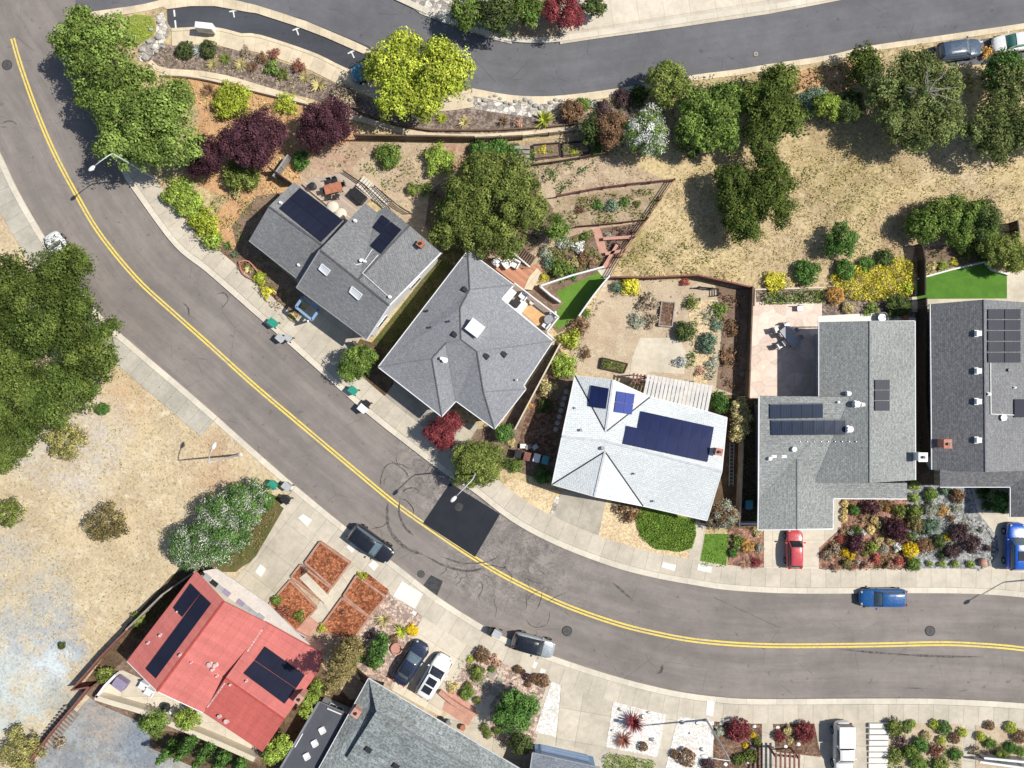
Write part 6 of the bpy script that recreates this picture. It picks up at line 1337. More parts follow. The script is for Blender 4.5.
cover('green_weeds', [(615, 262), (650, 232), (705, 250), (730, 282), (640, 282)], 'leaf_olive', 'olive weeds in the lower corner of the dry field', 'weeds', 22, .22, .14, 10, thin=.75, lumps=1.6)
cover('green_weeds', [(780, 160), (870, 160), (885, 240), (860, 260), (800, 220)], 'leaf_olive', 'thin green weeds in the middle of the dry field', 'weeds', 12, .2, .14, 11, thin=.75, lumps=1.6)
cover('dry_grass', [(118, 370), (150, 372), (200, 410), (255, 460), (235, 470), (180, 500), (160, 570), (80, 680), (0, 600), (0, 470), (60, 410)], 'leaf_straw', 'dry straw grass thinly covering the left slope', 'grass', 7, .20, .12, 12, thin=.45)
cover('garden_weeds', [(556, 170), (608, 158), (668, 182), (560, 196)], 'leaf_drybrush', 'dry weeds on the strip above the wooden rail', 'weeds', 16, .18, .16, 13, thin=.6, lumps=2)
cover('garden_weeds', [(556, 200), (670, 186), (645, 222), (575, 228)], 'leaf_olive', 'low weeds on the planting terrace', 'weeds', 70, .2, .3, 14, thin=.7, lumps=2)
cover('garden_weeds', [(360, 145), (470, 148), (430, 220), (380, 195)], 'leaf_straw', 'pale weeds in the pink soil garden', 'weeds', 10, .2, .14, 15, thin=.7, lumps=2)
cover('ground_cover', [(548, 246), (594, 232), (603, 262), (560, 284), (545, 274)], 'leaf_olive', 'mixed low planting of the terraced bed', 'ground cover', 90, .2, .45, 16, thin=.35, lumps=2)
cover('ground_cover', [(602, 230), (642, 224), (612, 262)], 'leaf_plum', 'dark low planting between the red beams', 'ground cover', 60, .2, .3, 17, thin=.45, lumps=2)
cover('ground_cover', [(720, 292), (742, 298), (738, 390), (722, 385)], 'leaf_rust', 'rusty low planting of the garden strip', 'ground cover', 80, .2, .4, 18, thin=.45, lumps=2)
cover('ground_cover', [(700, 300), (718, 302), (716, 380), (704, 380)], 'leaf_sage', 'pale low planting beside the gravel walk', 'ground cover', 90, .2, .4, 19, thin=.6, lumps=2.4)
cover('ground_cover', [(842, 500), (906, 500), (910, 570), (822, 570), (822, 550), (842, 530)], 'leaf_olive', 'olive low planting among the cushions of the front garden', 'ground cover', 60, .16, .25, 58, thin=.75, lumps=3.6)
cover('ground_cover', [(170, 82), (205, 84), (300, 112), (330, 130), (300, 180), (265, 200), (230, 205), (200, 186), (195, 150), (205, 112)], 'leaf_straw', 'dry weeds over the orange slope around the purple trees', 'weeds', 26, .2, .25, 61, thin=.5, lumps=1.8)
cover('ground_cover', [(205, 190), (262, 205), (250, 240), (300, 292), (290, 320), (262, 300), (240, 262), (225, 240)], 'leaf_olive', 'scattered planting between the pavement and the gabled house', 'ground cover', 40, .2, .3, 62, thin=.7, lumps=2.2)
cover('ground_cover', [(575, 320), (592, 300), (610, 284), (640, 284), (600, 305), (588, 330), (592, 352), (575, 372), (566, 350)], 'leaf_drybrush', 'dry mixed planting along the curved white wall', 'ground cover', 60, .2, .35, 52, thin=.6, lumps=2)
cover('ground_cover', [(690, 300), (700, 298), (697, 345), (694, 384), (684, 384), (688, 340)], 'leaf_green', 'green low planting left of the gravel walk', 'ground cover', 90, .2, .4, 53, thin=.6, lumps=2.4)
cover('ground_cover', [(310, 165), (350, 148), (430, 150), (420, 185), (385, 200), (350, 168)], 'leaf_mid', 'scattered green weeds above the grey deck', 'weeds', 30, .2, .2, 54, thin=.9, lumps=2)
cover('ground_cover', [(470, 146), (525, 146), (545, 165), (600, 158), (560, 195), (470, 165)], 'leaf_green', 'green undergrowth below the timber fence', 'ground cover', 60, .22, .5, 55, thin=.7, lumps=1.6)
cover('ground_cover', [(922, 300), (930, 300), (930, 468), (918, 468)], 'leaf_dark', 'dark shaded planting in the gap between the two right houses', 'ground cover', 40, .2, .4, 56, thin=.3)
cover('ground_cover', [(733, 400), (756, 400), (756, 520), (738, 520)], 'leaf_mid', 'green planting in the side passage', 'ground cover', 40, .2, .5, 57, thin=.5)
cover('ground_cover', [(842, 500), (906, 500), (910, 570), (822, 570), (822, 550), (842, 530)], 'leaf_rust', 'rust coloured low planting filling the front garden', 'ground cover', 90, .15, .22, 20, thin=.4, lumps=3)
cover('ground_cover', [(912, 500), (965, 498), (975, 545), (960, 556), (920, 556)], 'leaf_sage', 'grey green low planting filling the rock garden', 'ground cover', 70, .16, .25, 21, thin=.6, lumps=3)
cover('ground_cover', [(886, 745), (960, 745), (960, 768), (886, 768)], 'leaf_mid', 'green low planting at the bottom of the corner bed', 'ground cover', 70, .2, .35, 22, thin=.4, lumps=2)
cover('ground_cover', [(174, 190), (200, 196), (226, 240), (216, 252), (196, 225)], 'leaf_lime', 'green hedge base along the pavement', 'ground cover', 110, .2, .8, 23)
cover('ground_cover', [(262, 500), (274, 500), (276, 515), (262, 545), (245, 560), (238, 548)], 'leaf_brownolive', 'brown olive ground cover left of the driveway', 'ground cover', 110, .16, .2, 24, thin=.2)
cover('ground_cover', [(130, 625), (175, 575), (190, 570), (190, 580), (140, 640)], 'leaf_dark', 'dark ground cover strip behind the red roof', 'ground cover', 60, .2, .4, 25, thin=.3)
cover('ground_cover', [(375, 345), (440, 262), (450, 262), (386, 355)], 'leaf_olive', 'shaded lawn between the two grey houses', 'grass', 60, .14, .12, 26, thin=.3)
cover('ground_cover', [(150, 66), (200, 66), (300, 92), (350, 112), (345, 96), (280, 66), (215, 50), (168, 50)], 'leaf_straw', 'dry low planting of the gravel bed under the parking bay', 'ground cover', 22, .2, .25, 27, thin=.75, lumps=2)
cover('ground_cover', [(200, 82), (256, 96), (290, 108), (250, 112), (205, 112)], 'leaf_straw', 'dry grass on the slope above the purple trees', 'grass', 30, .2, .2, 28, thin=.5, lumps=2)
cover('ground_cover', [(460, 655), (503, 660), (484, 700), (450, 690)], 'leaf_olive', 'low planting between the stepping stones', 'ground cover', 30, .16, .2, 29, thin=.8, lumps=2)
cover('ground_cover', [(205, 240), (216, 237), (288, 304), (284, 320)], 'leaf_rust', 'rusty low planting of the street bed', 'ground cover', 50, .16, .25, 30, thin=.6, lumps=2.5)
cover('ground_cover', [(780, 72), (830, 66), (852, 62), (856, 80), (780, 95)], 'leaf_rust', 'rust coloured scrub under the upper road kerb', 'ground cover', 30, .2, .25, 31, thin=.5, lumps=2)
cover('ground_cover', [(428, 190), (520, 168), (552, 210), (535, 250), (455, 250)], 'leaf_dark', 'dark undergrowth beneath the large spreading tree', 'ground cover', 25, .25, .5, 32, thin=.3)
cover('ground_cover', [(912, 262), (930, 252), (1000, 250), (1006, 270), (983, 261), (917, 274)], 'leaf_olive', 'mixed planting above the artificial lawn', 'ground cover', 40, .2, .3, 33, thin=.5)
# ------------------------------------------------------------------ vehicles
paint('paint_black', (.012, .014, .020)); paint('paint_navy', (.018, .026, .055)); paint('paint_white', (.74, .74, .73), .3); paint('paint_silver', (.42, .45, .46), .3, .5)
paint('paint_red', (.50, .065, .075)); paint('paint_blue', (.012, .085, .26)); paint('paint_bright_blue', (.01, .10, .50)); paint('paint_dusk_blue', (.055, .085, .135)); paint('paint_teal', (.06, .20, .28))
paint('car_glass', (.018, .022, .028), .06, 0, 1.0); paint('car_glass_pale', (.10, .14, .17), .08, 0, 1.0); paint('car_glass_green', (.10, .30, .22), .08, 0, 1.0)
simple('tyre', (.018, .018, .018), .2, 3, 20, .9); simple('rim', (.40, .40, .41), .1, 3, 20, .3, metal=.8); simple('headlight', (.40, .42, .44), .05, 3, 9, .15, spec=.8); simple('taillight', (.35, .015, .015), .05, 3, 9, .2)
simple('plate', (.70, .70, .68), .05, 3, 9, .5); simple('trim_black', (.02, .02, .022), .1, 3, 9, .6)

def sup(w, n, p=2.6):
    """half-outline rounding"""
    return w

def car(px, py, heading, L, Wd, Hh, body, label, roof=None, glass='car_glass', style='suv', sunroof=None, extras=()):
    """heading: degrees, direction the bonnet points to (world, 0 = right, 90 = up)"""
    p = W(px, py, .8); zb = .1 if not extras or 'road' not in extras else .012
    root = empty('parked_car' if style != 'pickup' else 'pickup_truck', (p.x, p.y, zb), R(heading), label, 'car' if style != 'pickup' else 'truck')
    hw = Wd / 2
    # stations along x: (x/L, half width factor, z low, z shoulder, z deck)
    sh = .86 if style == 'sedan' else .95 * Hh / 1.55
    deck_f = sh + .06; deck_r = (sh + .10)
    st = [(-.5, .40, .44, sh * .78, sh * .80), (-.494, .66, .38, sh * .86, sh * .88), (-.475, .83, .30, sh * .95, sh * .97), (-.44, .92, .24, sh, deck_r), (-.38, .99, .20, sh + .02, deck_r + .03), (-.25, 1.0, .20, sh + .03, deck_r + .03), (-.05, 1.0, .20, sh + .02, deck_r), (.12, 1.0, .20, sh, deck_f + .03),
          (.24, .995, .20, sh - .03, deck_f), (.33, .965, .20, sh - .07, deck_f - .06), (.40, .91, .22, sh - .12, deck_f - .12), (.45, .82, .26, sh - .18, deck_f - .19), (.48, .68, .32, sh - .26, deck_f - .28), (.495, .48, .38, sh - .34, deck_f - .36), (.5, .25, .44, sh - .38, deck_f - .40)]
    v = []; f = []
    for (tx, wf, z0, z1, z2) in st:
        w = hw * wf; x = tx * L
        ring = [(-w * .86, z0), (-w, z0 + (z1 - z0) * .35), (-w * 1.0, z0 + (z1 - z0) * .7), (-w * .955, z1), (-w * .80, z2 - .01), (-w * .4, z2 + .015), (0, z2 + .025), (w * .4, z2 + .015), (w * .80, z2 - .01), (w * .955, z1), (w * 1.0, z0 + (z1 - z0) * .7), (w, z0 + (z1 - z0) * .35), (w * .86, z0)]
        v += [(x, y, z) for y, z in ring]
    m = 13
    for i in range(len(st) - 1):
        for k in range(m):
            k2 = (k + 1) % m; f.append((i * m + k, (i + 1) * m + k, (i + 1) * m + k2, i * m + k2))
    f.append(tuple(range(m))); f.append(tuple((len(st) - 1) * m + k for k in range(m))[::-1])
    mb = MB(); mb.v = v; mb.f = f; b = mb.build('body', body, root, smooth=True)
    s_ = b.modifiers.new('Subdivision', 'SUBSURF'); s_.levels = 1; s_.render_levels = 1
    # cabin: glass shell, roof skin, pillars
    if style == 'sedan': prof = [(-.36, sh + .08, .80), (-.22, Hh - .10, .66), (-.12, Hh - .01, .66), (.02, Hh, .67), (.08, Hh - .06, .67), (.23, sh + .06, .72)]
    elif style == 'hatch': prof = [(-.46, sh + .08, .80), (-.38, Hh - .10, .68), (-.26, Hh, .69), (.0, Hh, .70), (.08, Hh - .08, .70), (.22, sh + .05, .74)]
    elif style == 'pickup': prof = [(-.06, sh + .08, .82), (-.045, Hh - .06, .74), (.0, Hh, .74), (.10, Hh, .74), (.15, Hh - .06, .72), (.25, sh + .05, .82)]
    else: prof = [(-.475, sh + .08, .82), (-.425, Hh - .12, .72), (-.33, Hh - .01, .73), (.0, Hh, .74), (.07, Hh - .08, .73), (.21, sh + .05, .74)]
    v = []; f = []
    for (tx, z, wf) in prof:
        w = hw * wf; zt = max(z, sh + .1); v += [(tx * L, -hw * min(.86, wf + .10), sh + .0), (tx * L, -w, zt - .03), (tx * L, -w * .5, zt + .01), (tx * L, 0, zt + .02), (tx * L, w * .5, zt + .01), (tx * L, w, zt - .03), (tx * L, hw * min(.86, wf + .10), sh + .0)]
    m = 7
    for i in range(len(prof) - 1):
        for k in range(m - 1): f.append((i * m + k, (i + 1) * m + k, (i + 1) * m + k + 1, i * m + k + 1))
    f.append(tuple(range(m))); f.append(tuple((len(prof) - 1) * m + k for k in range(m))[::-1])
    mb = MB(); mb.v = v; mb.f = f; mb.build('windows', glass, root, smooth=True)
    mb = MB(); x0, x1 = prof[1][0] * L, prof[4][0] * L; nx = 6
    rv = []
    for i in range(nx + 1):
        x = x0 + (x1 - x0) * i / nx
        for j, (a, b2) in enumerate(zip(prof, prof[1:])):
            if a[0] * L <= x + 1e-6 <= b2[0] * L + 1e-5: t = (x / L - a[0]) / (b2[0] - a[0]); z = a[1] + (b2[1] - a[1]) * t; wf = a[2] + (b2[2] - a[2]) * t
        w = hw * wf * 1.01
        rv += [(x, -w, z - .035 + .02), (x, -w * .96, z + .01), (x, -w * .5, z + .035), (x, 0, z + .045), (x, w * .5, z + .035), (x, w * .96, z + .01), (x, w, z - .035 + .02)]
    mb.v = rv; mb.f = [(i * 7 + k, (i + 1) * 7 + k, (i + 1) * 7 + k + 1, i * 7 + k + 1) for i in range(nx) for k in range(6)]
    mb.build('roof', roof or body, root, smooth=True)
    for sy in (-1, 1):
        m2 = MB()
        for a, b2 in ((prof[0], prof[1]), (prof[5], prof[4])): m2.bar((a[0] * L, sy * hw * min(.83, a[2] + .04), a[1] - .03), (b2[0] * L, sy * hw * b2[2] * 1.0, b2[1] - .0), .075, .05)
        m2.build('pillar', roof or body, root)
        m2 = MB(); m2.bar((prof[1][0] * L, sy * hw * prof[1][2] * .98, prof[1][1] + .03), (prof[4][0] * L, sy * hw * prof[4][2] * .98, prof[4][1] + .03), .03, .03) if style == 'suv' else None
        if style == 'suv': m2.build('roof_rail', 'trim_black', root)
        xm = .17 * L; MB().box((xm, sy * (hw + .09), sh + .07), (.14, .20, .14)).build('mirror', body, root, bevel=.03)
        h_ = MB().box((.452 * L, sy * hw * .62, sh - .17), (.20, .20, .08), sy * -.6).build('headlight', 'headlight', root, bevel=.03)
        MB().box((-.474 * L, sy * hw * .66, sh - .04), (.12, .26, .18), sy * .45).build('taillight', 'taillight', root, bevel=.03)
    for sx in (-.31, .31):
        for sy in (-1, 1):
            o = MB(); rr_ = .33 if style != 'pickup' else .38
            o.tube([(sx * L, sy * (hw - .22), rr_), (sx * L, sy * (hw + .012), rr_)], rr_, 20); w = o.build('wheel', 'tyre', root, smooth=False)
            MB().tube([(sx * L, sy * (hw - .02), rr_), (sx * L, sy * (hw + .022), rr_)], rr_ * .62, 16).build('rim', 'rim', w)
    MB().box((-.503 * L, 0, .55), (.02, .40, .14)).build('number_plate', 'plate', root); MB().box((.497 * L, 0, .42), (.03, .9, .16)).build('grille', 'trim_black', root, bevel=.02)
    m2 = MB().bar((.215 * L, -.30, sh + .10), (.19 * L, .12, sh + .13), .02, .02); m2.build('wiper', 'trim_black', root)
    m2 = MB().bar((.215 * L, .06, sh + .10), (.19 * L, .50, sh + .13), .02, .02); m2.build('wiper', 'trim_black', root)
    if sunroof:
        for (xa, xb) in sunroof: MB().box(((xa + xb) / 2 * L, 0, Hh + .045), ((xb - xa) * L, hw * .98, .03)).build('sunroof', 'car_glass', root, bevel=.01)
    return root

r1 = ('road',)
car(60.5, 252, 122, 4.5, 1.8, 1.45, 'paint_white', 'white car parked at the left kerb, half hidden under the oak', style='hatch', extras=r1)
car(371, 544, -36, 4.85, 1.98, 1.75, 'paint_black', 'black suv parked on the left kerb opposite the asphalt patch', style='suv', extras=r1, glass='car_glass_pale')
car(410.5, 663, 57, 4.75, 1.9, 1.5, 'paint_navy', 'dark navy car on the driveway, left of the white one', style='sedan', sunroof=[(-.20, -.08)], glass='car_glass_pale')
car(434, 676, 59, 4.7, 1.9, 1.65, 'paint_white', 'white car with two dark sunroof panes on the driveway', style='suv', sunroof=[(-.32, -.17), (-.14, .02)])
car(533.5, 645.5, -15, 4.3, 1.85, 1.55, 'paint_silver', 'silver hatchback with black roof parked at the kerb', roof='paint_black', style='hatch', extras=r1)
car(794.5, 549, 90, 3.95, 1.65, 1.45, 'paint_red', 'small red car with its nose under the garage eave', style='hatch')
car(883.5, 598, 180, 4.7, 1.85, 1.5, 'paint_blue', 'blue car parked along the upper kerb of the main road', style='hatch', extras=r1, glass='car_glass_pale')
car(1016, 546.5, 90, 4.7, 2.0, 1.75, 'paint_bright_blue', 'bright blue suv at the right edge on the driveway', style='suv', sunroof=[(-.25, -.05)], glass='car_glass_pale')
car(959, 50, 8, 4.5, 1.85, 1.6, 'paint_dusk_blue', 'dusky blue car in the upper bay beside the big oak', style='suv', glass='car_glass_pale')
car(1015, 42, 188, 4.4, 1.8, 1.5, 'paint_white', 'white car with greenish windscreen at the top right edge', style='sedan', glass='car_glass_green')
car(372, 68, 200, 4.3, 1.8, 1.5, 'paint_teal', 'teal car half hidden under the yellow green tree', style='hatch', extras=r1, glass='car_glass_pale')
# white pickup with a camper shell
t = car(843, 748, -90, 5.3, 1.9, 1.7, 'paint_white', 'white pickup truck with a camper shell at the bottom edge', style='pickup')
sh = .95 * 1.7 / 1.55
MB().box((-.275 * 5.3, 0, sh + .40), (.40 * 5.3, 1.62, .62)).build('camper_shell', 'paint_white', t, bevel=.08)
m = MB()
for k in range(3): m.box((-.42 * 5.3 + k * .75 + .2, 0, sh + .725), (.05, 1.45, .02))
m = MB().box((-.47 * 5.3, 0, sh + .36), (.10, 1.3, .46)).build('shell_window', 'car_glass', t)
for sy in (-1, 1): MB().box((-.26 * 5.3, sy * .812, sh + .42), (1.5, .03, .30)).build('shell_window', 'car_glass', t)
MB().box((.0, 0, 0), (.01, .01, .01)) if False else None
# ------------------------------------------------------------------ street lamps
simple('lamp_metal', (.52, .53, .53), .08, 3, 12, .5, metal=.3); simple('lamp_head', (.70, .71, .70), .05, 3, 12, .4)
def lamp(px, py, elbow, head, label, h=7.7):
    b = W(px, py, 0); b.z = .1; root = empty('street_lamp', b, 0, label, 'street lamp')
    B_ = Vector((b.x, b.y, 0)); d = W(*head, h + .5) - B_; d.z = 0; e = Vector((0, 0, h)); dn = d.normalized()
    MB().tube([(0, 0, 0), (0, 0, h * .5), (0, 0, h)], [.11, .085, .06], 12).build('pole', 'lamp_metal', root, smooth=True)
    MB().lathe((0, 0, 0), [(.24, 0), (.24, .05), (.15, .09), (.13, .45), (.11, .5)], 14).build('base', 'lamp_metal', root)
    MB().tube([(0, 0, h - .05), (0, 0, h + .12), tuple(dn * .3 + Vector((0, 0, h + .3))), tuple(d * .6 + Vector((0, 0, h + .45))), tuple(d * .93 + Vector((0, 0, h + .45)))], [.06, .055, .05, .045, .04], 8).build('arm', 'lamp_metal', root, smooth=True)
    hd = MB(); c = d + Vector((0, 0, h + .45)); hd.lathe((0, 0, 0), [(.10, -.10), (.16, -.05), (.19, 0), (.14, .07), (.05, .10)], 16, 2.0); rz_ = Matrix.Rotation(math.atan2(dn.y, dn.x) - math.pi / 2, 3, 'Z'); hd.v = [tuple(rz_ @ Vector(v_) + c) for v_ in hd.v]; o = hd.build('lamp_head', 'lamp_head', root, smooth=True)
    MB().lathe(c + Vector((0, 0, -.16)), [(.10, 0), (.18, .05)], 14).build('lens', 'skylight_glass', o)
lamp(155, 178, (112, 160), (92, 168.5), 'street lamp standing at the kerb under the row of street trees')
lamp(240, 454.5, (205, 461), (214, 446), 'street lamp leaning over the dry slope at the left kerb')
lamp(477, 469, (475, 478), (453.5, 499), 'street lamp beside the olive brown tree, over the asphalt patch')
lamp(706, 719, (714, 738), (704, 756), 'street lamp beside the first brown bed at the bottom', 8.0)
lamp(1064, 576, (1110, 600), (1095, 622), 'street lamp just beyond the right edge throwing its shadow on the pavement')

# ------------------------------------------------------------------ bins
simple('bin_green', (.03, .28, .20), .1, 3, 9, .5); simple('bin_grey', (.42, .43, .44), .1, 3, 9, .5); simple('bin_black', (.025, .025, .028), .1, 3, 9, .5); simple('bin_teal', (.08, .30, .34), .1, 3, 9, .5)
def wheelie(px, py, rz, mat, label, lid=None, s=1.0, group=None):
    p = W(px, py, .6); root = empty('wheelie_bin', (p.x, p.y, .12), R(rz), label, 'bin', group)
    v = []; a = (.25 * s, .28 * s, .0); b = (.32 * s, .38 * s, .95 * s)
    for (x, y, z) in (a, b): v += [(-x, -y, z + .05), (x, -y, z + .05), (x, y, z + .05), (-x, y, z + .05)]
    m = MB(); m.v = v; m.f = [(3, 2, 1, 0), (4, 5, 6, 7), (0, 1, 5, 4), (1, 2, 6, 5), (2, 3, 7, 6), (3, 0, 4, 7)]; m.build('body', mat, root, bevel=.03)
    MB().box((0, .02, 1.03 * s), (.70 * s, .86 * s, .06)).box((0, -.42 * s, 1.02 * s), (.5 * s, .06, .05)).build('lid', lid or mat, root, bevel=.02)
    for sx in (-1, 1): MB().tube([(sx * .30 * s, -.33 * s, .10), (sx * .36 * s, -.33 * s, .10)], .11, 12).build('wheel', 'plastic_black', root)
wheelie(274, 323, 50, 'bin_green', 'green wheelie bin at the kerb before the gabled house')
wheelie(281.5, 338.5, 50, 'bin_grey', 'pale grey wheelie bin at the kerb, left of the black one', s=.95)
wheelie(289, 338, 50, 'bin_black', 'black wheelie bin with grey lid on the pavement before the gabled house', lid='bin_grey', s=.85)
wheelie(354, 390.5, 50, 'bin_green', 'green wheelie bin at the kerb before the hip roofed house')
wheelie(363.5, 408.5, 50, 'bin_grey', 'pale grey wheelie bin at the road edge before the hip roofed house', lid='plastic_white')
wheelie(367.5, 403.5, 50, 'bin_black', 'small black bin beside the pale grey one, hip roofed house', s=.8)
wheelie(274, 484.5, 50, 'bin_green', 'green wheelie bin at the left kerb beside the big shrub')
wheelie(288, 486, 50, 'bin_grey', 'grey wheelie bin at the left kerb between green and black')
wheelie(287, 499, 50, 'bin_black', 'black wheelie bin on the driveway corner below the grey one')
wheelie(491, 631, 60, 'bin_black', 'small black bin at the lower kerb beside a silver one', s=.8)
wheelie(497, 632.5, 60, 'bin_grey', 'silver grey wheelie bin at the lower kerb')
wheelie(747.5, 504, 0, 'bin_teal', 'teal wheelie bin in the side passage of the l shaped house')
wheelie(545, 459.5, -15, 'bin_teal', 'teal bin rightmost in the side yard row', s=.95); wheelie(536.5, 457.5, -15, 'bin_grey', 'grey bin in the side yard row', s=.95, lid='plastic_white'); wheelie(527, 456, -15, 'wood_red', 'brown bin in the side yard row', s=.95); wheelie(518, 453.5, -15, 'bin_black', 'dark bin leftmost in the side yard row', s=.95)

# mailbox unit on the kerb of the bay
b = W(210, 33, 0); rt = empty('mailbox_unit', (b.x, b.y, .14), R(-6), 'white cluster mailbox unit on the kerb below the parking bay', 'mailbox')
MB().box((0, .0, .95), (1.7, .62, 1.1)).build('cabinet', 'plastic_white', rt, bevel=.04)
for sx in (-.6, .6): MB().box((sx, 0, .2), (.12, .3, .42)).build('leg', 'metal_grey', rt)
for i in range(5):
    for j in range(2): MB().box((-.66 + i * .33, -.32, 1.2 - j * .5), (.29, .03, .42)).build('mailbox_door', 'metal_grey', rt)
b = W(551, 16, 0); rt = empty('mailbox', (b.x, b.y, .14), R(10), 'white mailbox post on the pavement of the upper road', 'mailbox')
MB().box((0, 0, 1.0), (.5, .5, .45)).build('box', 'plastic_white', rt, bevel=.05); MB().box((0, 0, .4), (.14, .14, .8)).build('post', 'wood_grey', rt); MB().box((0, -.26, 1.0), (.40, .02, .32)).build('door', 'metal_grey', rt)
shrub(552, 4, 9, 'leaf_yellowgreen', 'yellow green shrub above the white mailbox at the top edge', 'loose')

# ------------------------------------------------------------------ fences, walls, rails
def fence(px, h, mat, label, post=.12, step=2.2, boards=True, name='fence', th=.05, z=.1, rail=False, cat=None, pmat=None):
    P = [W(x, y, 0) for x, y in px]; root = empty(name, (P[0].x, P[0].y, z), 0, label, cat or name.replace('_', ' '))
    Q = resample([Vector((p.x, p.y, 0)) for p in P], .5) if len(P) > 6 else [Vector((p.x, p.y, 0)) for p in P]
    o = Q[0].copy(); Q = [q - o for q in Q]; m = MB(); up = lambda q, zz: Vector((q.x, q.y, zz))
    for a, b in zip(Q, Q[1:]):
        if boards:
            L = (b - a).length; n = max(1, int(L / .16)); d = (b - a) / n
            if n < 400:
                for i in range(n): m.bar(up(a + d * i, h * .5), up(a + d * (i + .93), h * .5 + 0), th, h * rnd.uniform(.97, 1.0))
        else:
            for zz in ((h, h * .5) if rail else (h, .66 * h, .33 * h)): m.bar(up(a, zz), up(b, zz), th, .10)
    put0 = m.build('boards' if boards else 'rails', mat, root)
    if boards:
        m = MB()
        for a, b in zip(Q, Q[1:]): m.bar(up(a, h + .03), up(b, h + .03), .14, .05)
        m.build('top_rail', pmat or mat, root)
    tot = 0
    for p in resample(Q, step): MB().box((p.x, p.y, (h + .08) / 2), (post, post, h + .08)).build('post', pmat or mat, root)
    return root
def wall(px, h, th, mat, label, name='retaining_wall', z=.1, spl=0, capm=None, cat='wall'):
    P = [W(x, y, z) for x, y in px]; P = cr(P, spl) if spl else P
    A = offset(P, th / 2); B = offset(P, -th / 2); o = ribbon(name, A, B, z + h, mat, kind=None, skirt=h + .05)
    if capm: c = ribbon('cap', offset(P, th / 2 + .04), offset(P, -th / 2 - .04), z + h + .05, capm, kind=None, skirt=.05); c.parent = o
    return tag(o, label, cat)

fence([(357, 140), (475, 142)], 1.5, 'wood_brown', 'brown wooden fence between the footpath and the pink soil garden')
fence([(355, 141), (357, 140)], 1.2, 'wood_brown', 'short fence end beside the right purple tree') if False else None
fence([(475, 142), (522, 140)], 1.2, 'wood_brown', 'brown fence stretch above the tree, left of the raised beds')
fence([(522, 139), (560, 135), (592, 132), (600, 130)], .9, 'wood_brown', 'wooden rail above the raised vegetable beds', boards=False)
fence([(524, 168), (560, 163), (607, 155)], .8, 'wood_brown', 'wooden rail below the raised vegetable beds', boards=False)
fence([(556, 198), (598, 190), (630, 186), (672, 182)], 1.0, 'wood_red', 'reddish wood rail fence above the planting terrace', boards=False)
fence([(672, 182), (645, 222), (625, 250), (609, 277)], 1.0, 'wood_red', 'reddish slanting fence along the dry field', boards=False)
fence([(575, 228), (610, 225), (645, 221)], .8, 'wood_red', 'reddish wood rail below the planting terrace', boards=False)
for (a, b, lab) in (((603, 239), (634, 237), 'upper red timber beam beside the brick path'), ((605, 254), (628, 250), 'lower red timber beam beside the brick path'), ((603, 268), (617, 245), 'slanting red timber beam beside the brick path')):
    tag(MB().bar(W(*a, .45), W(*b, .45), .30, .35).build('timber_beam', 'brick_pink'), lab, 'timber')
fence([(608, 279), (650, 279), (694, 277), (748, 289)], 1.3, 'wood_red', 'reddish brown fence between the sandy yard and the dry field')
fence([(748, 289), (746, 340), (744, 398)], 1.5, 'wood_brown', 'brown fence between the garden strip and the stone patio')
fence([(739, 400), (738, 450), (735, 524)], 1.5, 'wood_grey', 'grey fence between the pale roofed and the l shaped house')
fence([(697, 288), (716, 290), (716, 296)], .9, 'wood_dark', 'dark arbour rail at the top of the garden strip', boards=False)
fence([(735, 521), (757, 521)], 1.4, 'trim_white', 'white gate fence across the side passage', boards=True)
wall([(607, 279), (600, 287), (592, 297), (584, 308), (577, 318)], 2.3, .14, 'trim_white', 'curved white wall between the triangle lawn and the sandy yard', spl=3, name='garden_wall')
wall([(539.5, 287), (570, 277), (603, 268)], .9, .16, 'trim_white', 'straight white wall above the triangle lawn', name='garden_wall')
wall([(539.5, 287), (550, 296), (560, 303)], .9, .16, 'trim_white', 'short white wall at the left of the triangle lawn', name='garden_wall')
fence([(559, 345), (550, 362), (534, 392), (515, 428)], 1.5, 'wood_grey', 'weathered fence between the hip roofed and pale roofed house', pmat='wall_cream')
fence([(356, 342), (376, 366)], 1.4, 'wood_brown', 'brown gate fence between the two grey houses')
fence([(278, 180), (292, 160)], 1.4, 'wood_grey', 'grey fence corner above the gabled house', pmat='trim_grey')
fence([(274, 172), (294, 186)], 1.6, 'wood_dark', 'dark fence piece at the upper roof corner of the gabled house')
fence([(914, 246), (917, 262), (917, 296)], 1.4, 'wood_dark', 'dark fence left of the artificial lawn')
fence([(917, 300), (917, 400), (922, 455)], 1.6, 'wood_dark', 'dark fence in the narrow gap between the two right houses')
wall([(917, 279), (950, 270), (983, 262.5), (990, 270), (1007, 275)], .35, .16, 'wall_white', 'low white curb wall along the top of the artificial lawn', name='garden_wall')
fence([(1008, 224), (1010, 240)], 1.3, 'wood_dark', 'short dark fence above the olive tree at the right')
fence([(204, 566), (170, 590), (135, 624)], 1.6, 'wood_grey', 'grey property fence behind the red roof', pmat='wood_grey')
fence([(135, 624), (108, 652), (80, 684)], 1.3, 'wood_red', 'red property fence at the left corner of the red roofed house plot')
fence([(80, 684), (97, 681)], 1.4, 'wood_red', 'short red fence turning at the corner of the slope')
fence([(97, 681), (84, 697), (58, 728), (28, 768)], 1.3, 'wood_red', 'red fence running down to the lower left corner')
wall([(101, 693), (120, 699), (147, 707), (175, 719), (215, 735), (258, 754)], 1.1, .5, 'wall_cream', 'cream garden wall curving below the red roofed house', spl=4, name='garden_wall', z=.1)
wall([(102, 693), (111, 681), (121, 671)], 1.1, .22, 'wall_white', 'white wall stub at the back terrace corner', name='garden_wall')
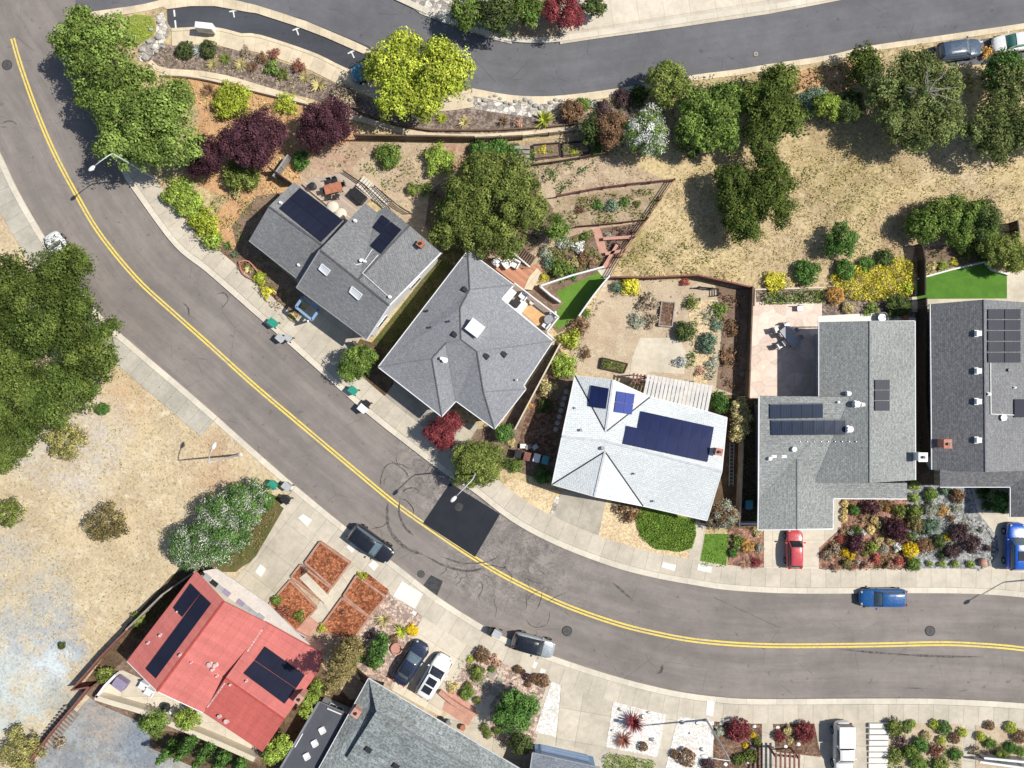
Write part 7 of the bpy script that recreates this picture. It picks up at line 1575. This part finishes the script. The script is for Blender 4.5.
wall([(163, 76), (200, 79), (256, 92), (308, 105), (330, 113)], .5, .2, 'wall_cream', 'low cream retaining wall under the footpath', spl=4)
wall([(431, 131), (481, 131), (512, 130), (562, 126), (600, 121)], .4, .15, 'wood_brown', 'low timber edge above the footpath', spl=4, name='timber_edge')
wall([(344, 100), (363, 113), (396, 125), (431, 131)], .4, .15, 'wood_brown', 'low timber edge under the yellow green tree', spl=4, name='timber_edge')
wall([(754, 306), (754, 290), (822, 288)], .4, .15, 'wall_cream', 'low cream wall behind the stone patio', name='garden_wall')
wall([(240, 262), (250, 262), (260, 275), (256, 280), (244, 274), (240, 262)], .35, .12, 'brick_red', 'small brick ring of the street bed', name='planter_wall', spl=3)
fence([(351, 662), (370, 678), (384, 682)], 1.6, 'wood_dark', 'dark fence above the zigzag shingled house corner')
wall([(252, 600), (266, 612), (286, 626), (312, 648), (330, 660)], .5, .3, 'wall_cream', 'cream low wall along the upper side of the red roof', name='garden_wall')
wall([(440, 690), (452, 700), (470, 711), (476, 713)], .5, .4, 'brick_pink', 'brick wall edging the path beside the white car', name='planter_wall', spl=3)

simple('block_rose', (.44, .25, .18), .2, 1.5, 7, .9)
# terrace boxes: mulch trays framed by pink blocks
def tray(px, mat, label, h=.35, bt=.2, wm='block_rose'):
    root = empty('planter_terrace', W(*px[0], 0), 0, label, 'planter'); root.location.z = .1
    cx = sum(p[0] for p in px) / len(px); cy = sum(p[1] for p in px) / len(px)
    for i in range(len(px)):
        a = W(*px[i], .1 + h); b = W(*px[(i + 1) % len(px)], .1 + h); a.z = b.z = .1 + h / 2 + i * .004; put(root, MB().bar(a, b, bt, h).build('block_wall', wm))
    q = [(cx + (x - cx) * .94, cy + (y - cy) * .94) for x, y in px]
    o = slab('mulch', q, 0, mat, kind=None, z=.1 + h - .06, thick=.2); put(root, o)
tray([(320, 542), (350, 563), (332, 587), (305, 563)], 'mulch_red', 'red mulch terrace nearest the street, left of the walkway', .35)
tray([(300.5, 565), (330.5, 588), (323, 601), (291, 577)], 'mulch_red', 'narrow red mulch terrace, second from the street on the left', .28)
tray([(290, 580.5), (316.5, 608), (296, 631), (269.5, 604)], 'mulch_red', 'lowest left red mulch terrace with shrubs', .25)
tray([(356.5, 576), (385.5, 597), (369, 616.5), (343.5, 596)], 'mulch_red', 'upper right red mulch terrace beside the walkway', .35)
tray([(342, 598), (369, 617.5), (353, 639.5), (318, 631)], 'mulch_red', 'lower right red mulch terrace beside the walkway', .28)
slab('walk', [(299, 578), (306, 573), (331, 598), (325, 604)], 12, 'plain_concrete', z=.42, thick=.3)
slab('brick_landing', [(310, 617), (319, 625), (304, 638), (296, 631.5)], 12, 'brick_pink', z=.30, thick=.2)
slab('mulch_strip', [(366, 572), (389, 590), (386, 595), (358, 576)], 11, 'mulch_red')
tag(MB().box(W(304.5, 589, .5) , (.5, .5, .5), .6).build('stone_block', 'metal_dark', bevel=.05), 'small dark block on the concrete walk between the left terraces', 'stone') if False else None

# raised vegetable boxes and the box bed
def frame_box(px, label, h=.35, mat='wood_dark', fill='brown_soil', name='raised_bed'):
    root = empty(name, W(*px[0], 0), 0, label, 'raised bed'); root.location.z = .1
    for i in range(len(px)):
        a = W(*px[i], 0); b = W(*px[(i + 1) % len(px)], 0); a.z = b.z = .1 + h / 2 + i * .003; put(root, MB().bar(a, b, .12, h).build('board', mat))
    put(root, slab('soil', px, 0, fill, kind=None, z=.1 + h - .08, thick=.15))
frame_box([(533, 146), (559, 144), (560, 157), (534, 160)], 'left raised vegetable bed beside the wooden steps'); frame_box([(562, 144), (588, 142), (589, 154), (563, 157)], 'right raised vegetable bed'); frame_box([(661, 302), (674, 303), (671, 327), (658, 326)], 'wooden box bed in the sandy yard', .4, 'wood_grey', 'mulch_brown')
frame_box([(602, 358), (627, 364), (623, 373), (600, 368)], 'dark planter box beside the garden patio', .4, 'wood_dark', 'shade_lawn')
cover('planting', [(603, 360), (625, 365), (622, 372), (601, 367)], 'leaf_mid', 'green planting of the dark planter box', 'plants', 60, .2, .3, 41, z=.4)
def steps(px0, px1, w, n, mat, label, rise=.12, name='garden_steps', gap=.85, z0=.12):
    a = W(*px0); b = W(*px1); root = empty(name, (a.x, a.y, .1), 0, label, 'steps'); d = (b - a) / n; ang = math.atan2(d.y, d.x)
    for i in range(n):
        p = a + d * (i + .5); hh = z0 + rise * (n - i); put(root, MB().box((p.x, p.y, .1 + hh / 2), (d.length * gap, w, hh), ang).build('step', mat))
steps((522, 148), (522, 168), 1.5, 5, 'wood_grey', 'grey wooden steps at the left of the raised vegetable beds', gap=.8)
steps((515, 251), (533, 263), 1.3, 9, 'wood_brown', 'slatted wooden stair beside the brick red deck', .05, gap=.55)
steps((361, 182), (388, 205), 1.2, 12, 'cushion_cream', 'pale slatted stair behind the gabled house', .04, gap=.75, z0=.1)
fence([(345, 173), (366, 187), (382, 202), (390, 209)], .9, 'wood_dark', 'dark railing along the slatted stair, upper run', boards=False, post=.07)
fence([(376, 188), (400, 208), (410, 214)], .9, 'wood_dark', 'dark railing along the slatted stair, outer run', boards=False, post=.07)
steps((877, 721), (877, 768), 1.9, 8, 'white_slab', 'pale stone slab steps beside the olive shrubs at the bottom', .03, gap=.80)
steps((75, 708), (38, 752), 1.6, 14, 'wood_grey', 'grey timber steps along the red fence', .03, gap=.45)
for i, (x, y) in enumerate(((491, 675), (485, 683), (499, 682), (478, 679), (494, 691))):
    c = W(x, y, .17); tag(MB().box(c, (.75, .75, .06), R(-30)).build('stepping_stone', 'driveway_pale', bevel=.02), 'pale square stepping stone in the small garden', 'stepping stone', 'stepping stones in the small garden')
for i in range(8):
    x = 566 - i * 1.7; y = 392 + i * 6.2
    if y > 432: break
    tag(MB().lathe(W(x, y, .12), [(.24, 0), (.25, .04), (.2, .06)], 12).build('stepping_stone', 'stone_round'), 'round grey stepping stone along the left wall of the pale roofed house', 'stepping stone', 'round stepping stones by the pale roofed house')
tag(MB().lathe(W(981.5, 562, .2), [(.30, 0), (.42, .15), (.36, .38), (.15, .5)], 14).build('boulder', 'brick_pink', smooth=True), 'round pinkish boulder at the corner of the rock garden', 'boulder')
tag(MB().lathe(W(397, 648, .12), [(.55, 0), (.6, .3), (.5, .32), (.45, .15)], 18).build('planter_bowl', 'brick_pink'), 'round clay planter in the desert bed left of the navy car', 'planter')
q_ = random.Random(5)
def rock(x, y, r, mat, label, group):
    m = MB(); c = W(x, y, .12); pr = [(r * .9, 0), (r, r * .3), (r * .75, r * .65), (r * .25, r * .8)]; m.lathe(c, pr, 9, q_.uniform(.6, .9))
    m.v = [(a + q_.uniform(-.12, .12) * r, b + q_.uniform(-.12, .12) * r, z_ + q_.uniform(-.05, .08) * r) for a, b, z_ in m.v]; tag(m.build('rock', mat), label, 'rock', group)
for (x, y) in ((142, 50), (150, 42), (160, 38), (157, 52), (146, 58), (151, 30), (160, 22), (153, 48), (163, 47)): rock(x + q_.uniform(-1, 1), y, q_.uniform(.2, .4), 'stone_round', 'pale rock beside the small lawn at the upper left', 'pale rocks beside the small lawn')
for k in range(26):
    t_ = k / 25; x = 470 + 126 * t_; rock(x, 100 + 4 * math.sin(k) + (4 if x > 520 else 0), q_.uniform(.15, .32), 'stone_round', 'pale rock on the stone strip below the upper road', 'pale rocks below the upper road')
for k in range(16):
    a = -1.4 + k * .17; rock(968 + 26 * math.cos(a), 546 + 26 * math.sin(a), .17, 'stone_round', 'small edging stone around the rock garden', 'edging stones of the rock garden')
for (x, y, r) in ((620, 709, .25), (642, 716, .3), (652, 739, .3), (648, 712, .18), (630, 733, .2), (612, 730, .18), (682, 722, .28), (690, 733, .18), (702, 749, .28), (697, 723, .2)): rock(x, y, r, 'metal_grey', 'grey rock lying in the white gravel', 'grey rocks in the white gravel')
for (x, y) in ((721, 723), (754, 726), (752, 748), (725, 764), (777, 727), (785, 746), (798, 744), (748, 762)): rock(x, y, .24, 'plastic_white', 'white rock in the brown mulch beds', 'white rocks in the mulch beds')
for k in range(14): rock(604 + q_.uniform(-30, 100), 318 + q_.uniform(-30, 40), q_.uniform(.08, .16), 'stone_round', 'small stone on the sandy yard', 'small stones on the sandy yard')

# ------------------------------------------------------------------ decks and furniture
def deck(px, mat, label, h=.35, name='wooden_deck', ang=-38, groove=None):
    root = empty(name, W(*px[0], 0), 0, label, 'deck'); root.location.z = .1
    put(root, slab('deck_boards', px, 0, mat, kind=None, z=.1 + h, thick=h, ang=ang)); return root
def boards_mat(name, c, n=.16):
    t = NT(name); s = t.n('ShaderNodeSeparateXYZ'); t.L(t.uv(), s.inputs[0]); fr = t.math('FRACT', t.math('DIVIDE', s.outputs[1], n)); fl = t.math('FLOOR', t.math('DIVIDE', s.outputs[1], n))
    wn = t.n('ShaderNodeTexWhiteNoise', noise_dimensions='1D'); t.L(fl, wn.inputs['W']); k = t.scale(c, t.ramp(wn.outputs['Value'], 0, 1, .82, 1.12)); k = t.scale(k, t.math('SUBTRACT', 1.0, t.math('MULTIPLY', t.math('LESS_THAN', fr, .1), .5)))
    k = t.scale(k, t.ramp(t.noise(t.mapping(t.uv(), (.6, 6, 1)), 3, 4), .3, .7, .85, 1.1)); t.out(k, .8)
boards_mat('deck_orange', (.52, .25, .15)); boards_mat('deck_grey', (.47, .38, .31)); boards_mat('deck_rust', (.36, .15, .10)); simple('rug_orange', (.66, .40, .19), .12, 2, 12, .95)
deck([(313, 178), (345, 172), (352, 177), (373, 197), (365, 204), (347, 222), (302, 184)], 'deck_grey', 'weathered grey deck behind the gabled house', .3)
deck([(484, 260), (500, 256), (521, 268), (537, 264), (543, 270), (531, 278), (525, 290), (514, 283)], 'deck_orange', 'orange wood deck with white armchairs behind the hip roofed house', .5)
deck([(508, 288), (515, 283), (559, 317), (547, 334), (500, 300)], 'deck_grey', 'pale walled deck with orange rug behind the hip roofed house', .9)
deck([(529, 277), (537, 268), (541, 272), (532, 290), (524, 289)], 'path_sand', 'small pale landing between the two decks', .55, 'landing')
def rail_wall(pts, label, h=1.0, z=.1, th=.12, mat='trim_white'):
    root = empty('deck_railing', W(*pts[0], 0), 0, label, 'railing'); m = MB(); m2 = MB()
    for a, b in zip(pts, pts[1:]):
        A = W(*a, z + h); B = W(*b, z + h); A.z = B.z = z + h; m.bar(A, B, th, .08)
        n = max(2, int((B - A).length / .14)); 
        for i in range(n + 1): p = A.lerp(B, i / n); m2.bar((p.x, p.y, z), (p.x, p.y, z + h), .04, .04)
    put(root, m.build('handrail', mat)); put(root, m2.build('balusters', mat))
rail_wall([(514.5, 283), (559, 317), (547, 332), (554, 339)], 'white railing around the deck with the orange rug', 1.9)
rail_wall([(482, 261), (485, 254)], 'white railing post at the left of the orange deck', 1.4); rail_wall([(510, 250), (530, 267)], 'white railing between orange deck and slatted stair', 1.4)
rail_wall([(980, 762), (1024, 768), (1060, 772)], 'white stair railing at the lower right corner', 1.2, th=.2)
rail_wall([(984, 758), (1024, 762), (1060, 766)], 'second white stair railing at the lower right corner', 1.2, th=.2)
for i, (x, y) in enumerate(((773, 756), (822, 756))): pass
pg = empty('pergola', W(797, 764, 0), 0, 'reddish slatted pergola at the bottom edge below the second brown bed', 'pergola'); pg.location.z = .1
put(pg, MB().bar(W(775, 755, 2.4), W(800, 757, 2.4), .14, .18).build('beam', 'wood_red')); put(pg, MB().bar(W(775, 785, 2.4), W(800, 785, 2.4), .14, .18).build('beam', 'wood_red'))
for i in range(6): x = 776 + i * 4.6; put(pg, MB().bar(W(x, 753, 2.56), W(x, 790, 2.56), .16, .12).build('slat', 'wood_red'))
for x, y in ((776, 757), (799, 759)): p = W(x, y, 2.4); put(pg, MB().box((p.x, p.y, 1.2), (.16, .16, 2.4)).build('post', 'wood_red'))
# red arbour beside the garden patio
ar = empty('garden_arbour', W(640, 378, 0), 0, 'small dark red slatted arbour at the edge of the garden patio', 'arbour'); ar.location.z = .1
for i in range(5): put(ar, MB().bar(W(634 + i * 3.6, 373 + i * .6, 2.2), W(633 + i * 3.6, 381 + i * .6, 2.2), .14, .10).build('slat', 'wood_red'))
for d_ in (0, 6): put(ar, MB().bar(W(633, 375 + d_, 2.1), W(651, 378 + d_, 2.1), .12, .14).build('beam', 'wood_red'))
for x, y in ((633, 375), (651, 378), (633, 381), (651, 384)): p = W(x, y, 2.1); put(ar, MB().box((p.x, p.y, 1.1), (.12, .12, 2.2)).build('post', 'wood_red'))

def table(px, py, rz, w, d, mat, label, z=.1, h=.75):
    p = W(px, py, z + h); root = empty('patio_table', (p.x, p.y, z), R(rz), label, 'table')
    MB().box((0, 0, h), (w, d, .05)).build('tabletop', mat, root, bevel=.02)
    for sx in (-1, 1):
        for sy in (-1, 1): MB().box((sx * (w / 2 - .1), sy * (d / 2 - .1), h / 2), (.06, .06, h)).build('leg', 'metal_dark', root)
    return root
def chair(px, py, rz, mat, label, z=.1, group=None, w=.55):
    p = W(px, py, z + .45); root = empty('patio_chair', (p.x, p.y, z), R(rz), label, 'chair', group)
    MB().box((0, 0, .45), (w, w, .07)).build('seat', mat, root, bevel=.02); MB().box((-w / 2 + .03, 0, .72), (.07, w, .5)).build('backrest', mat, root, bevel=.02)
    for sx in (-1, 1):
        for sy in (-1, 1): MB().box((sx * (w / 2 - .05), sy * (w / 2 - .05), .21), (.04, .04, .42)).build('leg', 'metal_dark', root)
def armchair(px, py, rz, mat, label, z=.1, w=.85, group=None):
    p = W(px, py, z + .4); root = empty('armchair', (p.x, p.y, z), R(rz), label, 'armchair', group)
    MB().box((.05, 0, .3), (w * .8, w * .7, .3)).build('seat', mat, root, bevel=.05); MB().box((-w / 2 + .08, 0, .5), (.18, w, .7)).build('backrest', mat, root, bevel=.05)
    for sy in (-1, 1): MB().box((.0, sy * (w / 2 - .06), .38), (w * .9, .13, .5)).build('armrest', mat, root, bevel=.04)
table(333, 188, 14, 1.75, .95, 'clay', 'orange topped patio table on the grey deck', .4)
G_ = 'dark chairs around the orange table'
for (x, y, a) in ((325, 191, 15), (329, 181, -80), (335, 180, -70), (343, 184, 195), (329, 197, 90), (337, 196, 80)): chair(x, y, a, 'metal_dark', 'dark chair pushed up to the orange topped table', .4, G_, .45)
tag(MB().lathe(W(313.5, 187, .4), [(.34, 0), (.36, .5), (.2, .55)], 16).build('fire_bowl', 'metal_dark'), 'dark round bowl on the left of the grey deck', 'fire bowl')
for i, (x, y) in enumerate(((333, 207), (341, 214))): tag(MB().lathe(W(x, y, .4), [(.5, 0), (.62, .12), (.5, .26), (.1, .3)], 14).build('floor_cushion', 'cushion_cream', smooth=True), 'cream round cushion on the grey deck, ' + ('upper' if i == 0 else 'lower'), 'cushion')
dk = empty('hot_tub', W(358, 196, .8), R(-40), 'dark square hot tub at the right end of the grey deck', 'hot tub'); dk.location.z = .1
MB().box((0, 0, .45), (1.6, .95, .9)).build('tub', 'metal_dark', dk, bevel=.06); MB().box((0, 0, .92), (1.66, 1.0, .08)).build('cover', 'plastic_black', dk, bevel=.03)
for i, (x, y, a) in enumerate(((497, 262, -40), (507, 264, -50), (515, 264, -120))): armchair(x, y, a, 'plastic_white', ('white armchair on the orange deck, leftmost', 'white armchair on the orange deck, middle', 'white armchair on the orange deck, rightmost')[i], .6)
zz = 1.0
rg = slab('rug', [(528, 304), (548, 317), (541, 329), (521, 311)], 0, 'rug_orange', kind=None, z=zz + .03, thick=.02); tag(rg, 'orange rug on the walled deck', 'rug')
armchair(523.5, 296, -130, 'plastic_white', 'white armchair at the upper end of the walled deck', zz, .8); armchair(552.5, 315, 180, 'plastic_white', 'white armchair at the right end of the walled deck, upper', zz, .7); armchair(546, 325, 140, 'plastic_white', 'white armchair at the right end of the walled deck, lower', zz, .7)
tag(MB().lathe(W(548.5, 320, zz), [(.1, 0), (.1, .6), (.45, .62), (.45, .68)], 20).build('side_table', 'metal_grey'), 'round grey side table on the walled deck', 'table'); tag(MB().lathe(W(531.5, 303, zz), [(.2, 0), (.25, .4), (.22, .45)], 14).build('stool', 'cushion_cream'), 'cream round stool on the walled deck', 'stool')
sf = empty('garden_sofa', W(509, 297, zz), R(52), 'white garden sofa along the house wall on the walled deck', 'sofa'); sf.location.z = zz
MB().box((0, 0, .3), (1.6, .7, .35)).build('seat', 'plastic_white', sf, bevel=.05); MB().box((0, .32, .5), (1.6, .15, .6)).build('backrest', 'plastic_white', sf, bevel=.04)
table(516, 303, 52, .75, .75, 'metal_dark', 'black square table on the walled deck', zz, .6); tag(MB().box(W(520, 308, zz + .25), (.85, 1.5, .45), R(-35)).build('daybed', 'plastic_white', bevel=.06), 'white daybed between black table and orange rug', 'daybed')
table(789.5, 336.5, -52, 2.1, .9, 'trim_grey', 'long grey table on the stone patio')
Gc = 'dark chairs around the long grey patio table'
for (x, y, a) in ((781, 334, 35), (784, 343, 35), (795, 331, 215), (800, 338, 215), (787, 325, -60), (797, 346, 110)): chair(x, y, a, 'metal_grey', 'metal chair at the long grey table on the stone patio', .14, Gc, .5)
chair(776, 330, 20, 'metal_grey', 'grey metal chair standing left of the long patio table', .14); chair(779, 346, 30, 'metal_grey', 'grey metal chair at the lower left of the patio table', .14); chair(800, 308, -90, 'metal_grey', 'grey metal chair alone at the top of the stone patio', .14)
tag(MB().lathe(W(881, 318, .2), [(.4, 0), (.45, .3), (.55, .5), (.5, .52), (.35, .3)], 20).build('bird_bath', 'metal_grey'), 'round grey basin above the l shaped roof ridge', 'bird bath')
tag(MB().lathe(W(904, 318, .15), [(.2, 0), (.3, .4), (.26, .42)], 14).build('flower_pot', 'clay'), 'red clay pot at the top right corner of the l shaped house', 'flower pot')
for x, y, a, l in ((663, 320, 0, 'box'),): pass
# red roof back terrace
tag(MB().box(W(121, 683, .6), (1.3, 1.0, .9), R(-35)).build('covered_grill', 'canvas_violet', bevel=.1), 'violet grey covered grill on the back terrace of the red roofed house', 'grill')
tag(MB().box(W(113, 679, .4), (.5, .9, .5), R(-35)).build('storage_box', 'plastic_black', bevel=.05), 'black storage box beside the covered grill', 'box')
armchair(144, 686, -120, 'plastic_white', 'white covered chair on the back terrace, upper', .15, .9); armchair(150, 692, -120, 'plastic_white', 'white covered chair on the back terrace, lower', .15, .9)
tag(MB().lathe(W(167, 706, .15), [(.35, 0), (.45, .5), (.2, .8)], 14).build('kettle_grill', 'plastic_black'), 'black kettle grill under the edge of the red roof', 'grill')
tag(MB().lathe(W(173, 710, .15), [(.2, 0), (.3, .4), (.2, .5)], 14).build('flower_pot', 'plastic_white'), 'white pot beside the kettle grill', 'flower pot')
# bicycles etc. at the doors of the zigzag house: pots and bench
for i, (x, y, r, m_) in enumerate(((442, 718, .25, 'plastic_black'), (449, 721, .3, 'metal_grey'), (463, 726, .3, 'clay'))): tag(MB().lathe(W(x, y, .15), [(r * .7, 0), (r, r * 1.4), (r * .85, r * 1.5)], 14).build('flower_pot', m_), ('black pot at the entry beside the white car', 'grey pot at the entry beside the white car', 'clay pot at the end of the brick path')[i], 'flower pot')
# garden hose and pipe on the side yard, ladder
ld = empty('ladder', W(731, 455, .2), 0, 'long grey ladder lying in the side yard right of the pale roof', 'ladder'); ld.location.z = .15
for d_ in (-.2, .2): put(ld, MB().bar(W(732, 442, .2) + Vector((d_, 0, 0)), W(731, 486, .2) + Vector((d_, 0, 0)), .06, .08).build('rail', 'metal_grey'))
for k in range(12): p = W(731.6, 444 + k * 3.6, .2); put(ld, MB().box(p, (.4, .05, .05)).build('rung', 'metal_grey'))
rk = [(519, 446), (524, 447), (531, 447)]
for i, (x, y) in enumerate(rk): tag(MB().box(W(x + 4, y, .3), (.6, .45, .4), .3 * i).build('crate', ['plastic_white', 'wood_grey', 'metal_grey'][i], bevel=.03), ('white crate above the side yard bins', 'wooden crate above the side yard bins', 'grey crate above the side yard bins')[i], 'crate')
# ------------------------------------------------------------------ camera and light
cam_d = bpy.data.cameras.new('camera'); cam = bpy.data.objects.new('camera', cam_d); col.objects.link(cam)
cam.location = (0, 0, H); cam.rotation_euler = (0, 0, 0)
cam_d.sensor_width = 36; cam_d.lens = 36 * H / 102.4; cam_d.clip_end = 2000; cam_d.clip_start = .5
scene.camera = cam
sunv = Vector((6.5, .6, 8.3)).normalized()
sl = bpy.data.lights.new('sun', 'SUN'); sl.energy = 5.3; sl.angle = math.radians(.53); sl.color = (1, .955, .88)
so = bpy.data.objects.new('sun', sl); col.objects.link(so); so.rotation_euler = sunv.to_track_quat('Z', 'Y').to_euler()
w = bpy.data.worlds.new('World'); scene.world = w; w.use_nodes = True; nt = w.node_tree
sky = nt.nodes.new('ShaderNodeTexSky'); sky.sky_type = 'NISHITA'; sky.sun_disc = False
sky.sun_elevation = math.asin(sunv.z); sky.sun_rotation = math.pi / 2 - math.atan2(sunv.y, sunv.x)
nt.links.new(sky.outputs[0], nt.nodes['Background'].inputs[0]); nt.nodes['Background'].inputs[1].default_value = .10
scene.view_settings.view_transform = 'Standard'; scene.view_settings.look = 'None'; scene.view_settings.exposure = 0
